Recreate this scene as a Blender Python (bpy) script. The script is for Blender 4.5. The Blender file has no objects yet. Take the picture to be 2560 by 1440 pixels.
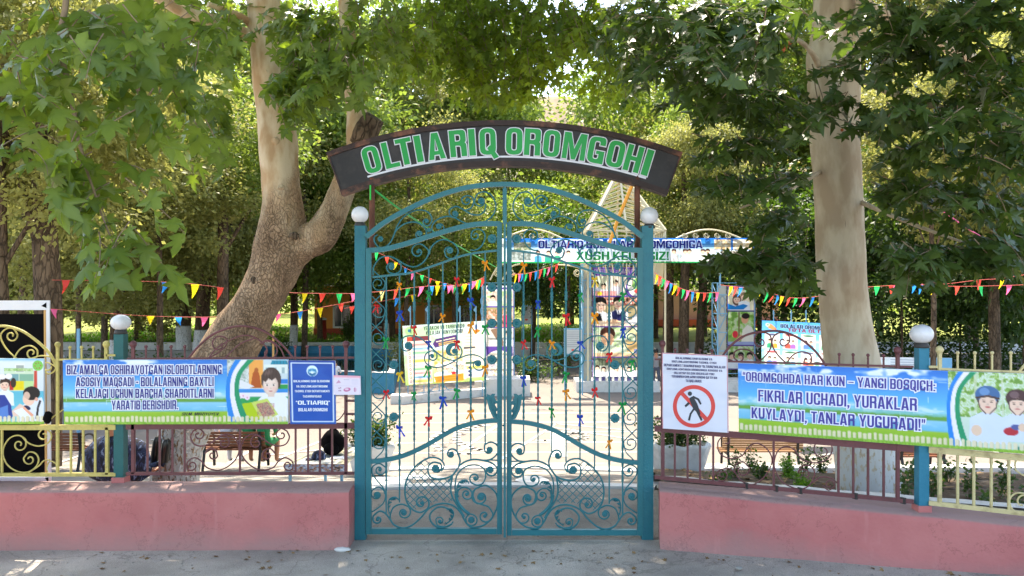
import bpy, math, random
import numpy as np
from mathutils import Vector, Matrix, noise as mnoise
from mathutils.geometry import tessellate_polygon

# ---------------------------------------------------------------- camera, sky, sun
SC = bpy.context.scene
F = 1971.0            # focal length in photograph pixels (2560 wide)
CH = 2.52             # camera height
cam_d = bpy.data.cameras.new("camera")
cam_d.sensor_width = 36.0
cam_d.lens = 36.0 * F / 2560.0
cam_d.clip_start = 0.1
cam_d.clip_end = 2000.0
cam = bpy.data.objects.new("camera", cam_d)
SC.collection.objects.link(cam)
cam.location = (0, 0, CH)
cam.rotation_euler = (math.radians(90), 0, 0)
SC.camera = cam

SUN_EL, SUN_AZ = math.radians(60), math.radians(-14)   # azimuth from +Y, clockwise
world = bpy.data.worlds.new("World")
SC.world = world
world.use_nodes = True
wn = world.node_tree
sky = wn.nodes.new("ShaderNodeTexSky")
sky.sky_type = 'NISHITA'
sky.sun_disc = False
sky.sun_elevation = SUN_EL
sky.sun_rotation = SUN_AZ
sky.dust_density = 1.6
bg = wn.nodes["Background"]
wn.links.new(sky.outputs[0], bg.inputs[0])
bg.inputs[1].default_value = 0.15
sun_d = bpy.data.lights.new("sun", 'SUN')
sun_d.energy = 3.1
sun_d.angle = math.radians(0.6)
sun_d.color = (1.0, 0.94, 0.84)
sun = bpy.data.objects.new("sun", sun_d)
SC.collection.objects.link(sun)
_sd = Vector((math.sin(SUN_AZ) * math.cos(SUN_EL), math.cos(SUN_AZ) * math.cos(SUN_EL), math.sin(SUN_EL)))
sun.rotation_euler = _sd.to_track_quat('Z', 'Y').to_euler()
SC.view_settings.view_transform = 'Standard'
SC.view_settings.look = 'None'
SC.view_settings.exposure = 2.2
SC.view_settings.gamma = 1.0
SC.view_settings.use_curve_mapping = False
SC.view_settings.use_white_balance = True
SC.view_settings.white_balance_temperature = 7000
SC.view_settings.white_balance_tint = 10
SC.cycles.max_bounces = 7
SC.cycles.diffuse_bounces = 4
SC.cycles.glossy_bounces = 2
SC.cycles.transmission_bounces = 4
SC.cycles.transparent_max_bounces = 6
SC.cycles.use_denoising = True
SC.cycles.sample_clamp_indirect = 6.0
SC.cycles.caustics_reflective = False
SC.cycles.caustics_refractive = False

# ---------------------------------------------------------------- helpers
R = random.Random(7)
COL = SC.collection

def W(px, py, d):
    """world point whose image is at photograph pixel (px, py) at depth d"""
    return Vector(((px - 1280) * d / F, d, CH - (py - 720) * d / F))

def s2l(c):
    return tuple(((x / 12.92) if x <= 0.04045 else ((x + 0.055) / 1.055) ** 2.4) for x in c[:3])

def hexc(h):
    h = h.lstrip('#')
    return tuple(int(h[i:i + 2], 16) / 255 for i in (0, 2, 4))

def tag(o, label=None, cat=None, group=None, kind=None):
    if label: o['label'] = label
    if cat: o['category'] = cat
    if group: o['group'] = group
    if kind: o['kind'] = kind
    return o

def thing(name, loc, label, cat, group=None):
    o = bpy.data.objects.new(name, None)
    o.empty_display_size = 0.1
    o.location = loc
    COL.objects.link(o)
    return tag(o, label, cat, group)

_base = {}
def base_of(parent):
    b = Vector((0, 0, 0))
    p = parent
    while p is not None:
        b = b + Vector(p.location); p = p.parent
    return b

class MB:
    """collects faces in world coordinates; build() links them as one mesh object"""
    def __init__(s):
        s.v = []; s.f = []; s.m = []; s.c = []; s.sm = []
        s.mi = 0; s.col = (1, 1, 1); s.usecol = False
    def add(s, verts, faces, smooth=False):
        n = len(s.v)
        s.v.extend([tuple(q) for q in verts])
        for f in faces:
            s.f.append([n + i for i in f]); s.m.append(s.mi); s.c.append(s.col); s.sm.append(smooth)
        return s
    def box(s, c, size, rz=0.0, M=None):
        x, y, z = [q / 2 for q in size]
        vs = [Vector((a * x, b * y, e * z)) for a in (-1, 1) for b in (-1, 1) for e in (-1, 1)]
        if M is None:
            M = Matrix.Rotation(rz, 3, 'Z')
        vs = [M @ v + Vector(c) for v in vs]
        return s.add(vs, [(0, 1, 3, 2), (4, 6, 7, 5), (0, 4, 5, 1), (2, 3, 7, 6), (0, 2, 6, 4), (1, 5, 7, 3)])
    def bar(s, a, b, w, h, up=Vector((0, 0, 1))):
        """rectangular bar from a to b: w across, h along up"""
        a, b = Vector(a), Vector(b)
        t = (b - a).normalized()
        x = t.cross(up)
        if x.length < 1e-4: x = t.cross(Vector((0, 1, 0)))
        x.normalize(); u = x.cross(t).normalized()
        vs = []
        for p in (a, b):
            for (i, j) in ((-1, -1), (1, -1), (1, 1), (-1, 1)):
                vs.append(p + x * (i * w / 2) + u * (j * h / 2))
        return s.add(vs, [(0, 1, 2, 3), (7, 6, 5, 4), (0, 4, 5, 1), (1, 5, 6, 2), (2, 6, 7, 3), (3, 7, 4, 0)])
    def tube(s, pts, rad, n=6, cap=True, normal=None, flat=None, smooth=True):
        pts = [Vector(p) for p in pts]
        k = len(pts)
        if k < 2: return s
        rads = rad if isinstance(rad, (list, tuple)) else [rad] * k
        vs = []
        ref = Vector(normal) if normal is not None else None
        prev = None
        for i, p in enumerate(pts):
            t = (pts[min(i + 1, k - 1)] - pts[max(i - 1, 0)])
            if t.length < 1e-9: t = Vector((0, 0, 1))
            t.normalize()
            if ref is not None:
                x = t.cross(ref)
                if x.length < 1e-5: x = t.orthogonal()
                x.normalize(); y = x.cross(t).normalized()
            else:
                if prev is None:
                    x = t.orthogonal().normalized()
                else:
                    x = prev - t * prev.dot(t)
                    if x.length < 1e-5: x = t.orthogonal()
                    x.normalize()
                prev = x; y = t.cross(x)
            fx, fy = (1, 1) if flat is None else flat
            for j in range(n):
                a = 2 * math.pi * (j + .5) / n
                vs.append(p + x * (math.cos(a) * rads[i] * fx) + y * (math.sin(a) * rads[i] * fy))
        fs = []
        for i in range(k - 1):
            for j in range(n):
                q = (j + 1) % n
                fs.append((i * n + j, i * n + q, (i + 1) * n + q, (i + 1) * n + j))
        s.add(vs, fs, smooth)
        if cap:
            s.add([vs[j] for j in range(n)], [tuple(range(n))[::-1]])
            s.add([vs[(k - 1) * n + j] for j in range(n)], [tuple(range(n))])
        return s
    def lathe(s, c, prof, n=16, axis=Vector((0, 0, 1)), smooth=True):
        """prof: list of (radius, offset along axis)"""
        c = Vector(c); ax = Vector(axis).normalized(); x = ax.orthogonal().normalized(); y = ax.cross(x)
        vs = []
        for (r, z) in prof:
            for j in range(n):
                a = 2 * math.pi * j / n
                vs.append(c + ax * z + (x * math.cos(a) + y * math.sin(a)) * max(r, 1e-5))
        fs = []
        for i in range(len(prof) - 1):
            for j in range(n):
                q = (j + 1) % n
                fs.append((i * n + j, i * n + q, (i + 1) * n + q, (i + 1) * n + j))
        return s.add(vs, fs, smooth)
    def ball(s, c, r, n=14, m=9, sc=(1, 1, 1), M=None):
        vs = []; fs = []
        for i in range(m + 1):
            th = math.pi * i / m
            for j in range(n):
                a = 2 * math.pi * j / n
                q = Vector((math.sin(th) * math.cos(a) * r * sc[0], math.sin(th) * math.sin(a) * r * sc[1], math.cos(th) * r * sc[2]))
                if M is not None: q = M @ q
                vs.append(Vector(c) + q)
        for i in range(m):
            for j in range(n):
                q = (j + 1) % n
                fs.append((i * n + j, (i + 1) * n + j, (i + 1) * n + q, i * n + q))
        return s.add(vs, fs, True)
    def build(s, name, mats, parent=None, **tags):
        b = base_of(parent)
        me = bpy.data.meshes.new(name)
        vs = [(x - b.x, y - b.y, z - b.z) for (x, y, z) in s.v]
        me.from_pydata(vs, [], s.f)
        if not isinstance(mats, (list, tuple)): mats = [mats]
        for m in mats: me.materials.append(m)
        if s.f:
            if len(mats) > 1: me.polygons.foreach_set('material_index', s.m)
            me.polygons.foreach_set('use_smooth', s.sm)
            if s.usecol:
                att = me.color_attributes.new('Col', 'FLOAT_COLOR', 'CORNER')
                arr = []
                for f, c in zip(s.f, s.c):
                    arr.extend([c[0], c[1], c[2], 1.0] * len(f))
                att.data.foreach_set('color', arr)
        me.update()
        o = bpy.data.objects.new(name, me)
        COL.objects.link(o)
        if parent is not None: o.parent = parent
        for k, v in tags.items(): o[k] = v
        return o

def catmull(pts, n=6):
    pts = [Vector(p) for p in pts]
    P = [pts[0]] + pts + [pts[-1]]
    out = []
    for i in range(1, len(P) - 2):
        p0, p1, p2, p3 = P[i - 1], P[i], P[i + 1], P[i + 2]
        for k in range(n):
            t = k / n
            out.append(0.5 * ((2 * p1) + (-p0 + p2) * t + (2 * p0 - 5 * p1 + 4 * p2 - p3) * t * t + (-p0 + 3 * p1 - 3 * p2 + p3) * t ** 3))
    out.append(pts[-1])
    return out

def spiral(c, p, turns, sgn, end=0.22, n=9):
    """2-D spiral from p inwards round c"""
    r0 = math.hypot(p[0] - c[0], p[1] - c[1]); a0 = math.atan2(p[1] - c[1], p[0] - c[0])
    N = max(4, int(n * 2 * turns))
    return [(c[0] + r0 * (1 - (1 - end) * (i / N)) * math.cos(a0 + sgn * 2 * math.pi * turns * i / N),
             c[1] + r0 * (1 - (1 - end) * (i / N)) * math.sin(a0 + sgn * 2 * math.pi * turns * i / N)) for i in range(N + 1)]

def curve2(pts, n=6):
    return [(q.x, q.y) for q in catmull([Vector((x, y, 0)) for x, y in pts], n)]

def scroll(pts, c0=None, s0=1, t0=.9, c1=None, s1=1, t1=.9):
    """pixel path through pts with optional spirals at both ends"""
    out = curve2(pts)
    if c0 is not None: out = spiral(c0, pts[0], t0, s0)[::-1][:-1] + out
    if c1 is not None: out = out + spiral(c1, pts[-1], t1, s1)[1:]
    return out

# ---------------------------------------------------------------- materials
def new_mat(name):
    m = bpy.data.materials.new(name); m.use_nodes = True
    nt = m.node_tree
    b = nt.nodes['Principled BSDF']
    return m, nt, b

def N(nt, t, **kw):
    n = nt.nodes.new(t)
    for k, v in kw.items():
        setattr(n, k, v)
    return n

def simple(name, c, rough=.6, metal=0, var=.12, scale=6, bump=0.0, bscale=40, spec=.4, dirt_or_dapple=None, dscale=2.0, damt=.5):
    """c given in sRGB. noise variation, optional patches of a second colour, bump"""
    m, nt, b = new_mat(name)
    L = nt.links
    tc = N(nt, 'ShaderNodeTexCoord')
    g = N(nt, 'ShaderNodeNewGeometry')
    nz = N(nt, 'ShaderNodeTexNoise'); nz.inputs['Scale'].default_value = scale; nz.inputs['Detail'].default_value = 6
    L.new(g.outputs['Position'], nz.inputs['Vector'])
    lc = s2l(c)
    mix = N(nt, 'ShaderNodeMix', data_type='RGBA')
    mix.inputs[6].default_value = tuple(q * (1 - var) for q in lc) + (1,)
    mix.inputs[7].default_value = tuple(min(1, q * (1 + var)) for q in lc) + (1,)
    L.new(nz.outputs['Fac'], mix.inputs[0])
    out = mix.outputs[2]
    if dirt_or_dapple is not None:
        n2 = N(nt, 'ShaderNodeTexNoise'); n2.inputs['Scale'].default_value = dscale; n2.inputs['Detail'].default_value = 9; n2.inputs['Roughness'].default_value = .65
        L.new(g.outputs['Position'], n2.inputs['Vector'])
        rp = N(nt, 'ShaderNodeMapRange'); rp.inputs[1].default_value = .5; rp.inputs[2].default_value = .68; rp.inputs[4].default_value = damt
        L.new(n2.outputs['Fac'], rp.inputs[0])
        m2 = N(nt, 'ShaderNodeMix', data_type='RGBA')
        L.new(rp.outputs[0], m2.inputs[0]); L.new(out, m2.inputs[6]); m2.inputs[7].default_value = s2l(dirt_or_dapple) + (1,)
        out = m2.outputs[2]
    L.new(out, b.inputs['Base Color'])
    b.inputs['Roughness'].default_value = rough
    b.inputs['Metallic'].default_value = metal
    b.inputs['Specular IOR Level'].default_value = spec
    if bump:
        n3 = N(nt, 'ShaderNodeTexNoise'); n3.inputs['Scale'].default_value = bscale; n3.inputs['Detail'].default_value = 8
        L.new(g.outputs['Position'], n3.inputs['Vector'])
        bp = N(nt, 'ShaderNodeBump'); bp.inputs['Strength'].default_value = bump; bp.inputs['Distance'].default_value = .02
        L.new(n3.outputs['Fac'], bp.inputs['Height']); L.new(bp.outputs[0], b.inputs['Normal'])
    return m

def leaf_mat(name, c1, c2, trans, tc, rough=.45, spec=.35):
    """c1..c2: colour range picked per leaf by the attribute tint; trans: share of light let through with colour tc"""
    m, nt, b = new_mat(name)
    L = nt.links
    at = N(nt, 'ShaderNodeAttribute', attribute_name='tint')
    mix = N(nt, 'ShaderNodeMix', data_type='RGBA')
    mix.inputs[6].default_value = s2l(c1) + (1,); mix.inputs[7].default_value = s2l(c2) + (1,)
    L.new(at.outputs['Fac'], mix.inputs[0])
    L.new(mix.outputs[2], b.inputs['Base Color'])
    b.inputs['Roughness'].default_value = rough
    b.inputs['Specular IOR Level'].default_value = spec
    tr = N(nt, 'ShaderNodeBsdfTranslucent')
    mt = N(nt, 'ShaderNodeMix', data_type='RGBA'); mt.blend_type = 'MULTIPLY'
    mt.inputs[0].default_value = 0.0
    mt2 = N(nt, 'ShaderNodeMix', data_type='RGBA')
    mt2.inputs[6].default_value = s2l(tc) + (1,)
    mt2.inputs[7].default_value = tuple(min(1, q * 1.5) for q in s2l(tc)) + (1,)
    L.new(at.outputs['Fac'], mt2.inputs[0])
    L.new(mt2.outputs[2], tr.inputs['Color'])
    ms = N(nt, 'ShaderNodeMixShader'); ms.inputs[0].default_value = trans
    L.new(b.outputs[0], ms.inputs[1]); L.new(tr.outputs[0], ms.inputs[2])
    L.new(ms.outputs[0], nt.nodes['Material Output'].inputs[0])
    return m

def attr_mat(name, rough=.5, spec=.3, trans=0.0, mottle=.06):
    m, nt, b = new_mat(name)
    L = nt.links
    at = N(nt, 'ShaderNodeAttribute', attribute_name='Col')
    g = N(nt, 'ShaderNodeNewGeometry')
    nz = N(nt, 'ShaderNodeTexNoise'); nz.inputs['Scale'].default_value = 5; nz.inputs['Detail'].default_value = 7
    L.new(g.outputs['Position'], nz.inputs['Vector'])
    mr = N(nt, 'ShaderNodeMapRange'); mr.inputs[1].default_value = .3; mr.inputs[2].default_value = .7
    mr.inputs[3].default_value = 1 - mottle; mr.inputs[4].default_value = 1 + mottle
    L.new(nz.outputs['Fac'], mr.inputs[0])
    vm = N(nt, 'ShaderNodeVectorMath', operation='SCALE')
    L.new(at.outputs['Color'], vm.inputs[0]); L.new(mr.outputs[0], vm.inputs['Scale'])
    L.new(vm.outputs[0], b.inputs['Base Color'])
    b.inputs['Roughness'].default_value = rough
    b.inputs['Specular IOR Level'].default_value = spec
    if trans:
        tr = N(nt, 'ShaderNodeBsdfTranslucent'); L.new(vm.outputs[0], tr.inputs['Color'])
        ms = N(nt, 'ShaderNodeMixShader'); ms.inputs[0].default_value = trans
        L.new(b.outputs[0], ms.inputs[1]); L.new(tr.outputs[0], ms.inputs[2])
        L.new(ms.outputs[0], nt.nodes['Material Output'].inputs[0])
    return m

def bark_mat(name, dark, light, vscale=9, zfade=None, pale=None, white_to=None, crack=.7, stretch=.35, chips=.5):
    """bark: voronoi plates + cracks; above zfade it turns into smooth pale bark; below white_to it is limewashed and flaking"""
    m, nt, b = new_mat(name)
    L = nt.links
    g = N(nt, 'ShaderNodeNewGeometry')
    mp = N(nt, 'ShaderNodeMapping'); mp.inputs['Scale'].default_value = (1, 1, stretch)
    L.new(g.outputs['Position'], mp.inputs[0])
    wrp = N(nt, 'ShaderNodeTexNoise'); wrp.inputs['Scale'].default_value = 5; wrp.inputs['Detail'].default_value = 5
    L.new(mp.outputs[0], wrp.inputs['Vector'])
    ad = N(nt, 'ShaderNodeVectorMath', operation='MULTIPLY_ADD')
    ad.inputs[1].default_value = (.25, .25, .25)
    L.new(wrp.outputs['Color'], ad.inputs[0]); L.new(mp.outputs[0], ad.inputs[2])
    vo = N(nt, 'ShaderNodeTexVoronoi', feature='DISTANCE_TO_EDGE'); vo.inputs['Scale'].default_value = vscale
    L.new(ad.outputs[0], vo.inputs['Vector'])
    cr = N(nt, 'ShaderNodeMapRange'); cr.inputs[1].default_value = 0; cr.inputs[2].default_value = .12
    L.new(vo.outputs['Distance'], cr.inputs[0])
    nz = N(nt, 'ShaderNodeTexNoise'); nz.inputs['Scale'].default_value = 3.5; nz.inputs['Detail'].default_value = 9; nz.inputs['Roughness'].default_value = .7
    L.new(mp.outputs[0], nz.inputs['Vector'])
    rp = N(nt, 'ShaderNodeMapRange'); rp.inputs[1].default_value = .35; rp.inputs[2].default_value = .65
    L.new(nz.outputs['Fac'], rp.inputs[0])
    mx = N(nt, 'ShaderNodeMix', data_type='RGBA')
    mx.inputs[6].default_value = s2l(dark) + (1,); mx.inputs[7].default_value = s2l(light) + (1,)
    L.new(rp.outputs[0], mx.inputs[0])
    cm = N(nt, 'ShaderNodeMix', data_type='RGBA')
    cm.inputs[6].default_value = tuple(q * .35 for q in s2l(dark)) + (1,)
    inv = N(nt, 'ShaderNodeMapRange'); inv.inputs[3].default_value = 1 - crack; inv.inputs[4].default_value = 1
    L.new(cr.outputs[0], inv.inputs[0]); L.new(inv.outputs[0], cm.inputs[0]); L.new(mx.outputs[2], cm.inputs[7])
    out = cm.outputs[2]; hgt = cr.outputs[0]
    sep = N(nt, 'ShaderNodeSeparateXYZ'); L.new(g.outputs['Position'], sep.inputs[0])
    if pale is not None:
        n4 = N(nt, 'ShaderNodeTexNoise'); n4.inputs['Scale'].default_value = 2.2; n4.inputs['Detail'].default_value = 8
        mp4 = N(nt, 'ShaderNodeMapping'); mp4.inputs['Scale'].default_value = (1, 1, .45)
        L.new(g.outputs['Position'], mp4.inputs[0]); L.new(mp4.outputs[0], n4.inputs['Vector'])
        a = N(nt, 'ShaderNodeMath', operation='MULTIPLY_ADD'); a.inputs[1].default_value = 3.0
        L.new(n4.outputs['Fac'], a.inputs[0]); L.new(sep.outputs['Z'], a.inputs[2])
        mr = N(nt, 'ShaderNodeMapRange'); mr.inputs[1].default_value = zfade + 1.1; mr.inputs[2].default_value = zfade + 1.9
        L.new(a.outputs[0], mr.inputs[0])
        n5 = N(nt, 'ShaderNodeTexNoise'); n5.inputs['Scale'].default_value = 4; n5.inputs['Detail'].default_value = 10
        mp5 = N(nt, 'ShaderNodeMapping'); mp5.inputs['Scale'].default_value = (1.5, 1.5, .6)
        L.new(g.outputs['Position'], mp5.inputs[0]); L.new(mp5.outputs[0], n5.inputs['Vector'])
        r5 = N(nt, 'ShaderNodeMapRange'); r5.inputs[1].default_value = .40; r5.inputs[2].default_value = .60
        L.new(n5.outputs['Fac'], r5.inputs[0])
        pm = N(nt, 'ShaderNodeMix', data_type='RGBA'); L.new(r5.outputs[0], pm.inputs[0])
        pm.inputs[6].default_value = s2l(pale[0]) + (1,); pm.inputs[7].default_value = s2l(pale[1]) + (1,)
        n6 = N(nt, 'ShaderNodeTexNoise'); n6.inputs['Scale'].default_value = 1.7; n6.inputs['Detail'].default_value = 4
        L.new(mp5.outputs[0], n6.inputs['Vector'])
        m3 = N(nt, 'ShaderNodeMix', data_type='RGBA'); L.new(mr.outputs[0], m3.inputs[0])
        L.new(out, m3.inputs[6]); L.new(pm.outputs[2], m3.inputs[7]); out = m3.outputs[2]
        hm = N(nt, 'ShaderNodeMix', data_type='FLOAT'); L.new(mr.outputs[0], hm.inputs[0]); L.new(hgt, hm.inputs[2])
        ms5 = N(nt, 'ShaderNodeMath', operation='MULTIPLY_ADD'); ms5.inputs[1].default_value = .3; ms5.inputs[2].default_value = .8
        L.new(n5.outputs['Fac'], ms5.inputs[0]); L.new(ms5.outputs[0], hm.inputs[3]); hgt = hm.outputs[0]
    if white_to is not None:
        n7 = N(nt, 'ShaderNodeTexNoise'); n7.inputs['Scale'].default_value = 26; n7.inputs['Detail'].default_value = 6; n7.inputs['Roughness'].default_value = .6
        mp7 = N(nt, 'ShaderNodeMapping'); mp7.inputs['Scale'].default_value = (1, 1, .45); mp7.inputs['Rotation'].default_value = (0, .4, 0)
        L.new(g.outputs['Position'], mp7.inputs[0]); L.new(mp7.outputs[0], n7.inputs['Vector'])
        r7 = N(nt, 'ShaderNodeMapRange'); r7.inputs[1].default_value = .36 + .12 * chips; r7.inputs[2].default_value = .40 + .12 * chips
        L.new(n7.outputs['Fac'], r7.inputs[0])
        zz = N(nt, 'ShaderNodeMapRange'); zz.inputs[1].default_value = white_to + .03; zz.inputs[2].default_value = white_to - .03
        L.new(sep.outputs['Z'], zz.inputs[0])
        mu = N(nt, 'ShaderNodeMath', operation='MULTIPLY'); L.new(r7.outputs[0], mu.inputs[0]); L.new(zz.outputs[0], mu.inputs[1])
        m4 = N(nt, 'ShaderNodeMix', data_type='RGBA'); L.new(mu.outputs[0], m4.inputs[0]); L.new(out, m4.inputs[6])
        n8 = N(nt, 'ShaderNodeMix', data_type='RGBA'); n8.inputs[6].default_value = (.50, .49, .46, 1); n8.inputs[7].default_value = (.74, .73, .70, 1)
        L.new(nz.outputs['Fac'], n8.inputs[0]); L.new(n8.outputs[2], m4.inputs[7]); out = m4.outputs[2]
    L.new(out, b.inputs['Base Color'])
    b.inputs['Roughness'].default_value = .85
    b.inputs['Specular IOR Level'].default_value = .15
    bp = N(nt, 'ShaderNodeBump'); bp.inputs['Strength'].default_value = .8; bp.inputs['Distance'].default_value = .022
    ah = N(nt, 'ShaderNodeMath', operation='MULTIPLY_ADD'); ah.inputs[1].default_value = .6
    L.new(nz.outputs['Fac'], ah.inputs[0]); L.new(hgt, ah.inputs[2])
    L.new(ah.outputs[0], bp.inputs['Height']); L.new(bp.outputs[0], b.inputs['Normal'])
    return m
# ---------------------------------------------------------------- palette
teal = simple('teal_paint', (.11, .42, .45), rough=.42, var=.14, scale=2.2, bump=.15, bscale=60, spec=.45, dirt_or_dapple=(.20, .47, .49), dscale=5, damt=.4)
teal_post = simple('teal_post_paint', (.11, .43, .47), rough=.45, var=.16, scale=1.2, bump=.25, bscale=45, spec=.4, dirt_or_dapple=(.07, .34, .42), dscale=3, damt=.5)
maroon = simple('maroon_paint', (.42, .24, .25), rough=.5, var=.25, scale=5, bump=.2, dirt_or_dapple=(.30, .20, .19), dscale=9, damt=.6)
yellow_iron = simple('yellow_paint', (.76, .70, .40), rough=.5, var=.1, scale=4, bump=.15, dirt_or_dapple=(.50, .43, .25), dscale=11, damt=.6)
cream_iron = simple('cream_paint', (.80, .74, .54), rough=.5, var=.08, scale=4, bump=.15, dirt_or_dapple=(.55, .47, .32), dscale=12, damt=.6)
rusty = simple('rusty_steel', (.44, .27, .20), rough=.75, var=.4, scale=7, bump=.3, dirt_or_dapple=(.12, .10, .10), dscale=4, damt=.9)
signblack = simple('weathered_black_sheet', (.17, .165, .17), rough=.55, var=.25, scale=3, bump=.1, dirt_or_dapple=(.30, .27, .26), dscale=3.5, damt=.5)
signrim = simple('sun_dappled_rim', (.22, .17, .16), rough=.7, var=.4, scale=9, bump=.25, dirt_or_dapple=(.55, .36, .28), dscale=3.2, damt=1.0)  # dark rusty rim; the orange patches paint sun dapples into its colour
white_plastic = simple('white_plastic', (.86, .86, .86), rough=.35, var=.03)
green_foam = simple('green_letter', (.07, .60, .27), rough=.45, var=.06, scale=3)
white_foam = simple('white_letter_edge', (.86, .87, .90), rough=.5, var=.04)
globe_m = simple('opal_glass', (.85, .85, .86), rough=.22, var=.04, scale=9, spec=.5, dirt_or_dapple=(.72, .70, .66), dscale=6, damt=.5)
collar_m = simple('lamp_collar', (.22, .21, .20), rough=.6, var=.2)
iron_black = simple('black_iron', (.09, .085, .085), rough=.55, var=.2, spec=.4)
wood_m = simple('varnished_slat', (.47, .27, .16), rough=.45, var=.35, scale=12, bump=.1, dirt_or_dapple=(.30, .17, .11), dscale=9, damt=.7)
wood_pale = simple('pale_varnished_slat', (.56, .41, .26), rough=.45, var=.25, scale=12, bump=.1, dirt_or_dapple=(.50, .36, .22), dscale=9, damt=.6)
white_paint = simple('white_limewash', (.84, .83, .81), rough=.8, var=.07, scale=3, bump=.3, bscale=18, dirt_or_dapple=(.62, .60, .56), dscale=4, damt=.55)
grey_conc = simple('grey_concrete', (.58, .56, .53), rough=.9, var=.15, scale=4, bump=.4, bscale=25, dirt_or_dapple=(.42, .40, .37), dscale=3, damt=.6)
blue_paint = simple('pool_blue_paint', (.20, .52, .66), rough=.55, var=.12, scale=2, dirt_or_dapple=(.45, .62, .68), dscale=5, damt=.5)
ltblue_paint = simple('light_blue_iron', (.45, .66, .78), rough=.5, var=.1)
orange_wall = simple('orange_plaster', (.92, .62, .33), rough=.85, var=.06, scale=2, bump=.2)
red_plinth = simple('red_plinth_plaster', (.70, .32, .24), rough=.85, var=.08)
red_metal = simple('red_metal', (.55, .12, .10), rough=.5, var=.15)
glass_dark = simple('dark_window_glass', (.22, .25, .27), rough=.08, var=.4, scale=3, spec=.8)
water_m = simple('pool_water', (.08, .26, .29), rough=.06, var=.3, scale=1.5, spec=.8)
black_cloth = simple('black_fabric', (.045, .04, .045), rough=.9, var=.3, scale=5, bump=.15, bscale=30, spec=.1)
white_cloth = simple('white_fabric', (.86, .86, .88), rough=.8, var=.06, scale=6, bump=.5, bscale=7)
pine = simple('pine_batten', (.80, .62, .38), rough=.7, var=.2, scale=9)
cream_truss = simple('cream_truss_paint', (.85, .80, .66), rough=.6, var=.08)
skin_m = simple('skin', (.72, .50, .38), rough=.5, var=.06)
hair_m = simple('black_hair', (.07, .055, .05), rough=.5, var=.3, scale=40)
shoe_m = simple('black_shoe', (.06, .055, .055), rough=.28, var=.1, spec=.5)
sole_m = simple('shoe_sole', (.16, .15, .14), rough=.7)
white_shirt = simple('white_cotton', (.85, .85, .87), rough=.85, var=.05, bump=.3, bscale=14)
black_trouser = simple('black_trousers', (.07, .07, .08), rough=.85, var=.2)
green_dress = simple('green_dress', (.12, .50, .30), rough=.8, var=.5, scale=30, bump=.3, bscale=16)
grey_shirt = simple('grey_cotton', (.55, .54, .55), rough=.85, var=.1)
print_m = attr_mat('printed_banner', rough=.38, spec=.35, mottle=.03)
print_t = attr_mat('printed_mesh_banner', rough=.5, spec=.25, trans=.6, mottle=.04)
flag_m = attr_mat('pennant_plastic', rough=.4, spec=.3, trans=.45, mottle=.03)
ribbon_m = attr_mat('ribbon_satin', rough=.45, spec=.3, trans=.2)

def camo():
    m, nt, b = new_mat('blue_camouflage'); L = nt.links
    g = N(nt, 'ShaderNodeNewGeometry')
    mp = N(nt, 'ShaderNodeMapping'); mp.inputs['Rotation'].default_value = (.3, .8, .5); mp.inputs['Scale'].default_value = (1.8, 1, .7)
    L.new(g.outputs['Position'], mp.inputs[0])
    n = N(nt, 'ShaderNodeTexNoise'); n.inputs['Scale'].default_value = 17; n.inputs['Detail'].default_value = 3; n.inputs['Distortion'].default_value = .8
    L.new(mp.outputs[0], n.inputs['Vector'])
    r = N(nt, 'ShaderNodeValToRGB'); r.color_ramp.interpolation = 'CONSTANT'
    e = r.color_ramp.elements
    e[0].position = 0; e[0].color = s2l((.07, .08, .14)) + (1,)
    e[1].position = .46; e[1].color = s2l((.15, .19, .31)) + (1,)
    e2 = e.new(.56); e2.color = s2l((.10, .12, .21)) + (1,)
    e3 = e.new(.60); e3.color = s2l((.42, .48, .60)) + (1,)
    L.new(n.outputs['Fac'], r.inputs[0]); L.new(r.outputs[0], b.inputs['Base Color']); b.inputs['Roughness'].default_value = .9
    return m
camo_m = camo()

# leaves
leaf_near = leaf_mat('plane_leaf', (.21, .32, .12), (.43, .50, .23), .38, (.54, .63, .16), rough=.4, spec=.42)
leaf_dark = leaf_mat('plane_leaf_shaded', (.15, .24, .10), (.28, .35, .16), .30, (.38, .48, .14), rough=.38, spec=.5)  # same plane leaf, shade under the crown put into a darker colour
leaf_bright = leaf_mat('plane_leaf_sunny', (.24, .33, .12), (.42, .50, .20), .42, (.58, .68, .16), rough=.5)  # same plane leaf, tinted lighter to look backlit by the sun
leaf_olive = leaf_mat('elm_leaf', (.40, .43, .20), (.63, .62, .37), .42, (.62, .62, .32), rough=.55)
leaf_mid = leaf_mat('ash_leaf', (.33, .42, .17), (.55, .61, .29), .42, (.52, .60, .22), rough=.5)
leaf_shrub = leaf_mat('shrub_leaf', (.16, .25, .12), (.27, .36, .17), .3, (.35, .48, .12), rough=.5)
leaf_fern = leaf_mat('fern_leaf', (.25, .40, .12), (.40, .52, .18), .4, (.45, .65, .12), rough=.5)

bark_left = bark_mat('scaly_plane_bark', (.45, .36, .28), (.73, .61, .49), vscale=30, zfade=3.6, pale=((.72, .60, .46), (.83, .76, .64)), crack=.42, white_to=1.12, chips=.5, stretch=.5)
bark_right = bark_mat('smooth_plane_bark', (.55, .45, .34), (.74, .66, .55), vscale=5, zfade=-3.0, pale=((.70, .62, .52), (.80, .74, .64)), white_to=1.0, crack=.5, chips=.45)
bark_far = bark_mat('brown_bark', (.31, .26, .21), (.50, .42, .34), vscale=10, crack=.7)
bark_far_white = bark_mat('brown_bark_limewashed', (.27, .21, .16), (.46, .37, .28), vscale=10, crack=.7, white_to=.55, chips=.1)
twig_m = simple('twig_bark', (.50, .43, .34), rough=.8, var=.3, scale=20)

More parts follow.
